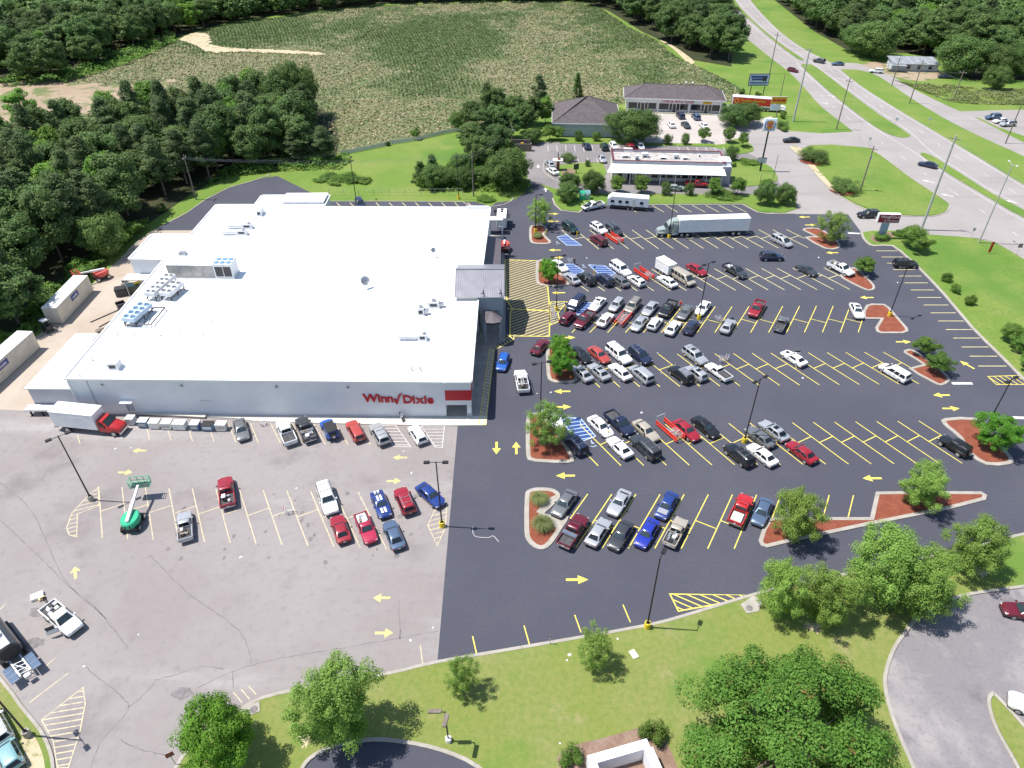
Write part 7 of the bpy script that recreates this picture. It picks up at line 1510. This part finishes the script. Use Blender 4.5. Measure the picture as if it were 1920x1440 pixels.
pmat('logo_orange', (.75, .28, .02), .4, .05, 1); pmat('logo_blue', (.03, .12, .42), .4, .05, 1); pmat('panel_pale', (.62, .70, .78), .45, .05, 1)
MB().tube((0, 0, 0), (0, 0, 10.6), .24, .2, 12).build('pole', 'dark_metal', bk); pn = MB().bbox(-1.55, 1.55, -.3, .3, 10.5, 13.6, .12).build('panel', 'panel_pale', bk, True)
def disc_y(r0, r1, a0, a1, y, cx, cz, mat, name, sx=1.0, sz=1.0, n=28):
    mb = MB(); o = [(cx+r1*sx*math.cos(t), cz+r1*sz*math.sin(t)) for t in np.linspace(a0, a1, n)]; i = [(cx+r0*sx*math.cos(t), cz+r0*sz*math.sin(t)) for t in np.linspace(a0, a1, n)]
    mb.add([(x, y, z) for x, z in o]+[(x, y, z) for x, z in i], [(k, k+1, n+k+1, n+k) for k in range(n-1)]); return mb.build(name, mat, pn)
disc_y(0, 1.3, 0, 6.283, -.312, 0, 12.05, 'white_paint', 'logo_ground'); disc_y(1.12, 1.34, R(120), R(400), -.318, 0, 12.05, 'logo_blue', 'logo_ring')
disc_y(0, .98, R(25), R(155), -.322, 0, 12.1, 'logo_orange', 'logo_bun'); disc_y(0, .98, R(205), R(335), -.322, 0, 12.0, 'logo_orange', 'logo_bun')
flat_text('BURGER', .47, 'red_board', pn, (0, -.335, 12.08), F90, .02); flat_text('KING', .55, 'red_board', pn, (0, -.335, 11.62), F90, .02)
rb = MB().bbox(-1.1, 1.1, -.2, .2, 2.3, 3.6, .05).build('reader_board', 'dark_metal', bk); MB().box(-.98, .98, -.225, -.202, 2.42, 3.48).build('reader_face', 'pale_face' if 'pale_face' in M else 'panel_pale', rb)
for z in (3.15, 2.85, 2.58): MB().box(-.7, .7, -.235, -.226, z, z+.09).build('reader_line', 'dark_metal', rb)
a, b = G(1404, 186), G(1429, 186); bb = empty('billboard', ((a.x+b.x)/2, (a.y+b.y)/2, 0), math.atan2(b.y-a.y, b.x-a.x)); w = (b-a).length/2; tag(bb, 'blue and white billboard on two thin posts behind the shops', 'billboard')
for s in (-1, 1): MB().tube((s*w, 0, 0), (s*w, 0, 4.6), .14).build('post', 'lamp_black', bb)
pb = MB().bbox(-3.5, 3.3, -.25, .05, 4.4, 8.2, .05).build('panel', 'dark_metal', bb); MB().box(-3.3, 3.1, -.27, -.252, 4.6, 8.0).build('face', 'unit_blue', pb)
for x0, x1, z0, z1, m_ in ((-2.9, 2.6, 6.9, 7.6, 'blue_sign'), (-2.6, 1.0, 6.1, 6.75, 'blue_sign'), (1.0, 2.4, 5.9, 7.3, 'dark_metal'), (-3.0, 2.8, 5.3, 5.6, 'blue_sign'), (-2.8, 2.6, 4.85, 5.1, 'blue_sign')): MB().box(x0, x1, -.285, -.272, z0, z1).build('print_block', m_, pb)
c = G(1455, 218); og = empty('orange_sign', (c.x, c.y-.25, 0), R(-2)); tag(og, 'orange board sign above a white board on the brown pole', 'sign')
MB().bbox(-2.6, 2.2, -.15, .0, 3.9, 6.0, .04).build('board', 'gold', og); MB().box(-2.65, 2.25, -.2, .05, 6.002, 6.12).build('top_edge', 'wall_cream', og); MB().bbox(-2.5, .2, -.12, 0, 1.9, 3.7, .03).build('white_board', 'panel_pale', og)
for x0, x1 in ((-2.2, -1.2), (-1.0, .3), (.5, 1.8)): MB().box(x0, x1, -.165, -.152, 4.6, 5.3).build('print_block', 'red_board', og)
def small_sign(px, py, h, mat, w, hh, label, rz=0, name='road_sign', z=0.0):
    c = G(px, py); r = empty(name, (c.x, c.y, z), rz); tag(r, label, 'sign', 'small roadside signs'); MB().tube((0, 0, 0), (0, 0, h), .04).build('post', 'galv_pole', r); MB().bbox(-w/2, w/2, -.07, -.04, h-hh, h, .01).build('plate', mat, r)
small_sign(1853, 476, 2.8, 'red_board', .7, 2.4, 'tall red banner flag beside the highway', R(10), 'banner_flag'); small_sign(1905, 478, 2.6, 'wood_pole', .9, .9, 'diamond road sign at the right edge of the highway')
small_sign(1820, 446, 2.4, 'galv_pole', .6, .7, 'small grey road sign by the right drive mouth'); small_sign(330, 1434, 2.3, 'brick_red', .7, .7, 'red road sign back at the lower left kerb', R(30), z=.1); small_sign(1031, 1208, 1.6, 'dark_metal', .15, .2, 'thin dark marker post on the lower kerb', z=.1)
small_sign(1678, 235, 2.4, 'galv', .9, .8, 'grey road sign on the far median'); small_sign(1740, 235, 2.4, 'galv', .9, .8, 'grey road sign right of the far carriageway'); small_sign(1628, 273, 2.4, 'galv', .8, .8, 'white road sign at the corner of the triangular lawn')
for px, py, l in ((1024, 440, 'left of the motorcycle'), (1082, 443, 'behind the dark green utility car'), (1054.5, 512, 'below the round island tree'), (1114, 516, 'between the two blue aisles'), (1060, 584, 'left of the blue aisle in the middle rows'), (1139, 819, 'beside the big blue aisle'), (1057, 810, 'under the wispy island tree')):
    c = G(px, py); r = empty('parking_sign', (c.x, c.y, .02)); tag(r, 'yellow bollard with accessible parking sign '+l, 'bollard', 'yellow sign bollards'); MB().tube((0, 0, 0), (0, 0, 1.1), .12, .12, 10).build('bollard', 'pole_yellow', r); MB().tube((0, 0, 1.1), (0, 0, 1.9), .03).build('post', 'galv_pole', r); MB().box(-.16, .16, -.04, -.02, 1.5, 1.95).build('plate', 'logo_blue', r)

# ------------------------------------------------------------------ carts, corrals, small things
pmat('corral_red', (.62, .05, .03), .45, .1, 2)
def cart_mesh():
    mb = MB(); bx = [(-.42, .18, .45), (-.42, -.18, .45), (.42, -.14, .5), (.42, .14, .5)]; tp = [(-.5, .3, .98), (-.5, -.3, .98), (.48, -.22, .9), (.48, .22, .9)]
    for i in range(4): mb.bar(bx[i-1], bx[i], .02); mb.bar(tp[i-1], tp[i], .03); mb.bar(bx[i], tp[i], .02)
    for t in (.2, .4, .6, .8):
        for s, e in ((0, 3), (1, 2)): mb.bar(Vector(bx[s]).lerp(Vector(bx[e]), t), Vector(tp[s]).lerp(Vector(tp[e]), t), .012)
        mb.bar(Vector(bx[0]).lerp(Vector(bx[3]), t), Vector(bx[1]).lerp(Vector(bx[2]), t), .012)
    for z in (.62, .78): mb.bar((-.46, .24, z), (.45, .18, z), .012); mb.bar((-.46, -.24, z), (.45, -.18, z), .012)
    mb.bar((-.45, .2, .2), (.4, .14, .2), .03); mb.bar((-.45, -.2, .2), (.4, -.14, .2), .03); mb.bar((-.45, .2, .2), (-.45, .2, .6), .03); mb.bar((-.45, -.2, .2), (-.45, -.2, .6), .03); return mb.mesh('basket')
CART = cart_mesh(); CART.materials.append(M['galv'])
HANDLE = MB().tube((-.62, -.28, 1.0), (-.62, .28, 1.0), .03).bar((-.5, -.28, .98), (-.62, -.28, 1.0), .025).bar((-.5, .28, .98), (-.62, .28, 1.0), .025).mesh('handle'); HANDLE.materials.append(M['corral_red'])
CW = MB().tube((0, -.02, 0), (0, .02, 0), .065, .065, 8).mesh('castor'); CW.materials.append(M['tyre'])
def cart(x, y, rz, label):
    r = empty('shopping_cart', (x, y, .025), rz); tag(r, label, 'shopping cart', 'shopping carts'); obj('basket', CART, None, r); obj('handle', HANDLE, None, r)
    for a, b in ((-.42, .2), (-.42, -.2), (.38, .14), (.38, -.14)): obj('castor', CW, None, r, (a, b, .07))
def corral(px, py, ang, label, ncart, where, L=4.6, W=1.5):
    c = G(px, py); r = empty('cart_corral', (c.x, c.y, .02), R(ang)); tag(r, label, 'cart corral', 'red cart corrals')
    for s in (-1, 1):
        for z in (.35, .9): MB().tube((-L/2, s*W/2, z), (L/2, s*W/2, z), .09, .09, 6).build('rail', 'corral_red', r)
        MB().box(-L/2, L/2, s*W/2-.025, s*W/2+.025, .42, .82).build('side_board', 'corral_red', r)
        for x in (-L/2, 0, L/2): MB().tube((x, s*W/2, 0), (x, s*W/2, .95), .05).build('post', 'corral_red', r)
    MB().tube((-L/2, -W/2, .9), (-L/2, W/2, .9), .06).build('end_rail', 'corral_red', r); MB().path([(L/2, -W/2, .9), (L/2, -W/2, 1.7), (L/2, W/2, 1.7), (L/2, W/2, .9)], .03).build('sign_hoop', 'galv', r)
    for k in range(ncart):
        d = Vector((math.cos(R(ang)), math.sin(R(ang)), 0))*(-L/2+.9+k*.35); s = Vector((-math.sin(R(ang)), math.cos(R(ang)), 0))*(.35 if k % 2 else -.35); cart(c.x+d.x+s.x, c.y+d.y+s.y, R(ang), 'shopping cart standing in the corral '+where)
corral(1256, 811, UL_, 'red cart corral left of the red sedan', 4, 'left of the red sedan'); corral(1168, 602, UR, 'red cart corral full of carts in the middle row', 9, 'in the middle row'); corral(1207, 517, UL_, 'red cart corral right of the white hatchback', 3, 'right of the white hatchback'); corral(1151, 450, UL_, 'farthest red cart corral right of the maroon minivan', 2, 'right of the maroon minivan')
for px, py, rz, l in ((1036, 586, 40, 'leftmost of the carts left on the hatched row end'), (1038, 592, 70, 'middle of the carts left on the hatched row end'), (1040, 598, 60, 'lowest of the carts left on the hatched row end'), (1345, 601, 30, 'stray cart touching the lone silver sedan'), (1349, 604, 80, 'second stray cart by the lone silver sedan'), (1351, 678, 100, 'stray cart above the small white pickup'), (495, 797, 20, 'stray cart against the store wall between grey sedan and white pickup'), (544, 962, 10, 'stray cart alone on the worn asphalt'), (1362, 676, 60, 'second stray cart above the small white pickup')):
    c = G(px, py); cart(c.x, c.y, R(rz), l)
pmat('cabinet_white', (.70, .70, .66), .5, .08, 1); pmat('cabinet_blue', (.10, .18, .30), .5, .12, 1)
CB = [(246, 789, 1.5, 1.1, 'cabinet_white', 'first white display cabinet left of the row by the wall'), (270, 794, 1.7, 1.2, 'cabinet_blue', 'blue fronted display cabinet second from the truck'), (291, 796, 1.8, 1.2, 'cabinet_white', 'white display cabinet third from the truck'), (314, 797, 1.8, 1.2, 'cabinet_white', 'white display cabinet fourth from the truck'), (338, 798, 2.3, 1.2, 'cabinet_white', 'widest white display cabinet with a worn top'), (367, 799, 1.6, 1.2, 'cabinet_blue', 'cream topped blue display cabinet'), (391, 800, 2.0, 1.2, 'cabinet_blue', 'open dark blue display cabinet'), (416, 800, 1.9, 1.1, 'cabinet_white', 'last low white cabinet beside the grey sedan')]
for i, (px, py, w, d, m_, l) in enumerate(CB):
    w *= .8; c = G(px, py, .5); r = empty('display_cabinet', (c.x, c.y, .02), R(-2)); tag(r, l, 'cabinet', 'display cabinets along the wall'); MB().bbox(-w/2, w/2, -d/2, d/2, .1, 1.1, .05).build('body', m_, r); MB().bbox(-w/2-.03, w/2+.03, -d/2, d/2+.03, 1.1, 1.22 if i != 6 else 1.12, .03).build('top', 'wall_cream' if i == 5 else ('trim_black' if i == 6 else 'cabinet_white'), r)
    MB().box(-w*.4, w*.4, -d/2-.02, -d/2, .45, .9).build('front_panel', 'steel' if i % 2 else 'cabinet_white', r)
    for x in (-w*.4, w*.4): MB().box(x-.06, x+.06, -d*.4, d*.4, 0, .1).build('foot', 'trim_black', r)
    if i in (0, 4): MB().box(-w*.3, w*.2, -.2, .3, 1.222, 1.28).build('loose_board', 'wall_grey', r)
# rear yard clutter
def junk(name, px, py, dims, mat, rz, label, cat, extra=None):
    c = G(px, py); r = empty(name, (c.x, c.y, .015), R(rz)); tag(r, label, cat); a, b, h = dims
    MB().bbox(-a/2, a/2, -b/2, b/2, .05, h, .06).build('body', mat, r)
    if extra: extra(r, a, b, h)
    return r
def lid(r, a, b, h): MB().box(-a/2-.05, a/2+.05, -b/2, b/2+.05, h+.002, h+.08).build('lid', 'trim_black', r); MB().box(-a/2, a/2, -b/2-.05, -b/2, h-.25, h-.1).build('rim', 'dark_metal', r)
def ram(r, a, b, h): MB().bar((a*.2, 0, h), (a*.9, 0, h*1.5), .3).build('arm', 'pole_yellow', r); MB().tube((0, b*.4, h*.6), (0, -b*.4, h*.6), .5, .5, 12).build('drum', 'black_rubber', r)
junk('waste_bin', 230, 553, (2.0, 1.6, 1.5), 'dark_metal', 20, 'dark waste bin by the rear shed', 'bin', lid); junk('waste_bin', 230, 580, (1.5, 1.3, 1.2), 'car_navy', 40, 'navy waste bin below the shed machinery', 'bin', lid); junk('waste_compactor', 252, 548, (2.6, 1.8, 1.7), 'car_green', 15, 'dark green compactor with yellow arm beneath the shed roof', 'compactor', ram)
junk('waste_bin', 229, 578, (1.4, 1.2, 1.2), 'dark_metal', 35, 'black bin at the head of the long bars', 'bin', lid); junk('cardboard_bale', 237, 537, (1.4, 1.0, 1.0), 'wall_cream', 10, 'pale bale of cardboard stacked by the shed', 'bale', lambda r, a, b, h: MB().bbox(-a*.3, a*.4, -b*.4, b*.4, h, h+.5, .05).build('top_bale', 'wood_pole', r)); junk('pallet_stack', 190, 622, (1.2, 1.0, .5), 'wood_pole', 30, 'brown broken pallets near the store corner', 'pallets', lambda r, a, b, h: MB().bar((-.9, .3, .3), (.8, -.2, .7), .3, .1).build('plank', 'wood_pole', r)); junk('pallet_stack', 166, 648, (1.3, .5, .5), 'wood_pole', 45, 'olive scrap stack against the dock block', 'pallets', lambda r, a, b, h: MB().bar((-.2, 0, .4), (.9, .9, .7), .3, .15).build('plank', 'wood_pole', r))
for px0, px1, l in (((170, 605), (222, 582), 'upper of two long steel bars lying in the rear yard'), ((186, 614), (222, 595), 'lower of two long steel bars lying in the rear yard')):
    a, b = G(*px0), G(*px1); r = MB().bar((a.x, a.y, .1), (b.x, b.y, .1), .14, .14).bar((b.x, b.y, .0), (b.x, b.y, .5), .1).build('steel_bar', 'dark_metal'); tag(r, l, 'steel bar', 'steel bars in the rear yard')
for px, py, rz, l in ((932, 402, 0, 'first dark grill beside the concession trailer'), (938, 405, 30, 'second dark smoker beside the concession trailer'), (948, 405, 60, 'round black drum smoker by the side canopy')):
    c = G(px, py); r = empty('barbecue_smoker', (c.x, c.y, .02), R(rz)); tag(r, l, 'smoker', 'smokers beside the store'); MB().tube((-.7, 0, .9), (.7, 0, .9), .4, .4, 12).build('drum', 'dark_metal', r); MB().tube((.5, 0, 1.2), (.5, 0, 1.9), .08).build('chimney', 'dark_metal', r)
    for x in (-.5, .5):
        for y in (-.25, .25): MB().tube((x, y, 0), (x, y, .7), .04).build('leg', 'steel', r)
for px, py, m_, l in ((1091, 374, 'lift_green', 'left bright green clothing bin on the verge'), (1101, 373, 'car_teal', 'right grey green clothing bin on the verge')):
    c = G(px, py); r = empty('clothing_bin', (c.x, c.y, .1)); tag(r, l, 'collection bin', 'clothing bins'); MB().loft([[(-.65, y, z) for y, z in ((-.6, 0), (-.6, 1.5), (-.2, 1.95), (.6, 1.95), (.6, 0))], [(.65, y, z) for y, z in ((-.6, 0), (-.6, 1.5), (-.2, 1.95), (.6, 1.95), (.6, 0))]]).build('body', m_, r); MB().box(-.45, .45, -.63, -.601, 1.1, 1.45).build('chute', 'white_paint', r)
# bin yard and drive-through furniture
by = empty('bin_enclosure', (*G2(978, 284), 0)); tag(by, 'brown walled bin enclosure beside the thicket', 'enclosure')
for x0, x1, y0, y1 in ((-3.2, 2.6, -.1, .1), (-3.2, 2.6, 3.8, 4.0), (-3.3, -3.1, -.1, 4.0), (2.6, 2.8, -.1, 1.2)): MB().box(x0, x1, y0, y1, 0, 2.1).build('wall', 'wood_pole', by)
MB().bbox(-1.5, 1.0, 1.0, 2.8, .1, 1.4, .06).build('bin', 'dark_metal', by); MB().bbox(-.2, .6, 2.0, 2.6, 1.4, 1.7, .05).build('sack', 'gold', by)
dp = empty('drive_through_pillar', (*G2(1046, 319), 0)); tag(dp, 'brick pillar with white canopy over the drive-through lane', 'pillar'); MB().tube((0, 0, 0), (0, 0, 2.6), .42, .42, 12).build('pillar', 'brick_red', dp); MB().bbox(-1.4, 1.2, -.9, .9, 2.6, 2.85, .05).build('canopy', 'roof_white', dp); MB().tube((0, .1, 2.85), (0, .1, 4.6), .12).build('mast', 'dark_metal', dp); MB().tube((.2, 0, 2.85), (.2, 0, 3.3), .5, .3, 10).build('cap', 'brick_red', dp)
mnu = empty('menu_board', (*G2(1080, 325), .1), R(20)); tag(mnu, 'dark menu board above a mulch bed in the drive-through', 'menu board'); MB().box(-.1, .1, -.1, .1, 0, 2.2).build('post', 'dark_metal', mnu); MB().bbox(-.7, .7, -.12, .12, 1.0, 2.4, .03).build('board', 'dark_metal', mnu)
sheet('shrub_bed', smooth(GL([(1052, 327), (1058, 318), (1074, 318), (1078, 326), (1064, 330)]), 3, True), .12, 'bark_mulch')
# fences
def fence(pts, label, h=1.6, step=3.0, mat='galv_pole', rails=(1.0, .5), name='chain_fence', board=None):
    P = [G(*p) for p in pts]; r = empty(name, tuple(P[0])); tag(r, label, 'fence'); o = P[0]
    for a, b in zip(P[:-1], P[1:]):
        L_ = (b-a).length; n = max(1, int(L_/step))
        for k in range(n+1): p = a.lerp(b, k/n)-o; MB().tube((p.x, p.y, 0), (p.x, p.y, h), .045, .045, 6).build('post', mat, r)
        for f in rails: MB().tube((a-o)+Vector((0, 0, h*f)), (b-o)+Vector((0, 0, h*f)), .025, .025, 5).build('rail', mat, r)
        if board:
            for k in range(n): p, q = a.lerp(b, k/n)-o, a.lerp(b, (k+.97)/n)-o; MB().bar(p+Vector((0, 0, h*.5)), q+Vector((0, 0, h*.5)), .05, h*.85).build('panel', board, r)
fence([(618, 366), (700, 366), (790, 366), (868, 366)], 'thin chain link fence behind the rear stalls'); fence([(640, 291), (700, 279), (735, 271), (780, 264), (830, 252), (868, 245)], 'pale weathered fence along the crop field', 1.3, 4.0, 'wood_pole', (.9,), 'field_fence', 'wall_cream')
# shed and yard things across the highway
sd = empty('garden_shed', (*G2(1838, 130), 0)); tag(sd, 'small grey shed under trees beside the yellow tarp', 'shed'); MB().box(-2, 2, -1.5, 1.5, 0, 2.4).build('wall', 'siding', sd); MB().add([(-2.2, -1.8, 2.4), (2.2, -1.8, 2.4), (2.2, 1.8, 2.9), (-2.2, 1.8, 2.9)], [(0, 1, 2, 3)]).build('roof', 'roof_white', sd)
tp = MB().dome((*G2(1849, 130), 0), 2.4, 1.6, 1.4, 12, 4).build('tarp_heap', 'gold'); tag(tp, 'yellow tarp covered heap under the roadside trees', 'tarp')
vehicle('sedan', 'navy', 1772, 143, 170, 'dark car in the shade right of the tin roofed house', far=True)
# wheel stops of litter on the ground
rl = random.Random(9)
for i, (px, py) in enumerate(((1118, 558), (1233, 662), (1240, 700), (1203, 774), (1033, 736), (1007, 738), (1505, 709), (217, 842), (246, 840), (1100, 484), (1535, 483), (1683, 530), (757, 846), (772, 887), (556, 916), (812, 1177), (1158, 1199), (1063, 1239), (1068, 1229), (1187, 1227), (1050, 1395), (452, 1045), (158, 1250), (770, 1201), (260, 1190), (1512, 222), (1565, 300))):
    c = G(px, py); s = rl.uniform(.10, .24); o = MB().loft([[(-s, -s*.6, 0), (s*.8, -s*.7, 0), (s, s*.6, 0), (-s*.7, s*.7, 0)], [(-s*.6, -s*.4, s*.5), (s*.5, -s*.4, s*.35), (s*.6, s*.3, s*.6), (-s*.4, s*.4, s*.3)]]).build('litter', 'white_paint', None, False, (c.x, c.y, .13 if py > 1150 and px > 820 else .025), rl.uniform(0, 6)); tag(o, 'scrap of white litter lying on the ground', 'litter', 'scraps of litter')
c = G(1188, 1228); o = MB().bbox(-.35, .35, -.5, .5, 0, .08, .02).build('cardboard_sheet', 'container_cream', None, False, (c.x, c.y, .13), R(25)); tag(o, 'flattened cardboard lying on the lower lawn', 'cardboard')
# white sheet and yellow bucket behind the open pickup
c = G(71, 1120); r = empty('plywood_sheet', (c.x, c.y, .03), R(30)); tag(r, 'white panel and yellow sack behind the white pickup', 'panel'); MB().bbox(-.65, .65, -.45, .45, .0, .35, .03).build('panel', 'white_paint', r); MB().bbox(.1, .8, -.85, -.35, .0, .3, .08).build('sack', 'paint_yellow_pale', r)
# ------------------------------------------------------------------ people
def person(px, py, rz, top, legs, hair, label, lean=0.0, z=.02):
    c = G(px, py); m, N, L, P = nmat('clothes'); co = N.new('ShaderNodeTexCoord').outputs['Object']; sx = N.new('ShaderNodeSeparateXYZ'); L.new(co, sx.inputs[0]); cr = N.new('ShaderNodeValToRGB'); cr.color_ramp.interpolation = 'CONSTANT'
    e = cr.color_ramp.elements; e[0].position = 0; e[0].color = (.03, .03, .03, 1); e[1].position = .045; e[1].color = (*legs, 1)
    for p_, k_ in ((.50, top), (.80, (.42, .26, .19)), (.93, hair)): q = e.new(p_); q.color = (*k_, 1)
    L.new(mul(N, L, sx.outputs[2], 1/1.78), cr.inputs[0]); L.new(cr.outputs[0], P.inputs['Base Color']); P.inputs['Roughness'].default_value = .8
    V = [(0, 0, .95), (.0, 0, 1.2), (0, 0, 1.42), (0, 0, 1.52), (.01, 0, 1.66), (.0, .10, .9), (.05, .11, .5), (-.02, .11, .06), (.12, .11, .04), (0, -.10, .9), (-.06, -.11, .5), (-.16, -.11, .06), (-.02, -.11, .04), (0, .19, 1.40), (.06, .23, 1.12), (.30, .20, 1.0), (.40, .19, 1.0), (0, -.19, 1.40), (.06, -.23, 1.12), (.30, -.20, 1.0), (.40, -.19, 1.0)]
    E = [(0, 1), (1, 2), (2, 3), (3, 4), (0, 5), (5, 6), (6, 7), (7, 8), (0, 9), (9, 10), (10, 11), (11, 12), (2, 13), (13, 14), (14, 15), (15, 16), (2, 17), (17, 18), (18, 19), (19, 20)]
    RD = [(.15, .12), (.14, .11), (.15, .11), (.055, .055), (.095, .11), (.09, .09), (.065, .065), (.05, .045), (.04, .035), (.09, .09), (.065, .065), (.05, .045), (.04, .035), (.07, .07), (.045, .045), (.04, .035), (.045, .03), (.07, .07), (.045, .045), (.04, .035), (.045, .03)]
    if lean: V = [(x+max(0, z_-.95)*lean, y, .95+(z_-.95)*(1-.25*lean) if z_ > .95 else z_) for x, y, z_ in V]
    me = bpy.data.meshes.new('person'); me.from_pydata(V, E, []); o = obj('person', me, m, None, (c.x, c.y, z), R(rz)); md = o.modifiers.new('skin', 'SKIN')
    for i, sv_ in enumerate(me.skin_vertices[0].data): sv_.radius = RD[i]; sv_.use_root = (i == 0)
    o.modifiers.new('sub', 'SUBSURF').levels = 2; o.modifiers['sub'].render_levels = 2; tag(o, label, 'person', 'people in the car park'); return o
person(1077, 496, 150, (.03, .03, .05), (.02, .02, .03), (.02, .015, .012), 'person in dark clothes pushing a cart across the upper aisle'); cc = G(1075, 495); cart(cc.x-.75, cc.y+.45, R(150), 'shopping cart pushed by the person in dark clothes')
person(1275, 578, 240, (.55, .03, .03), (.16, .17, .2), (.03, .02, .015), 'person in a red top beside the black pickup'); person(88, 1130, -60, (.02, .02, .025), (.05, .05, .07), (.02, .015, .012), 'person in black leaning into the open pickup bed', .8)
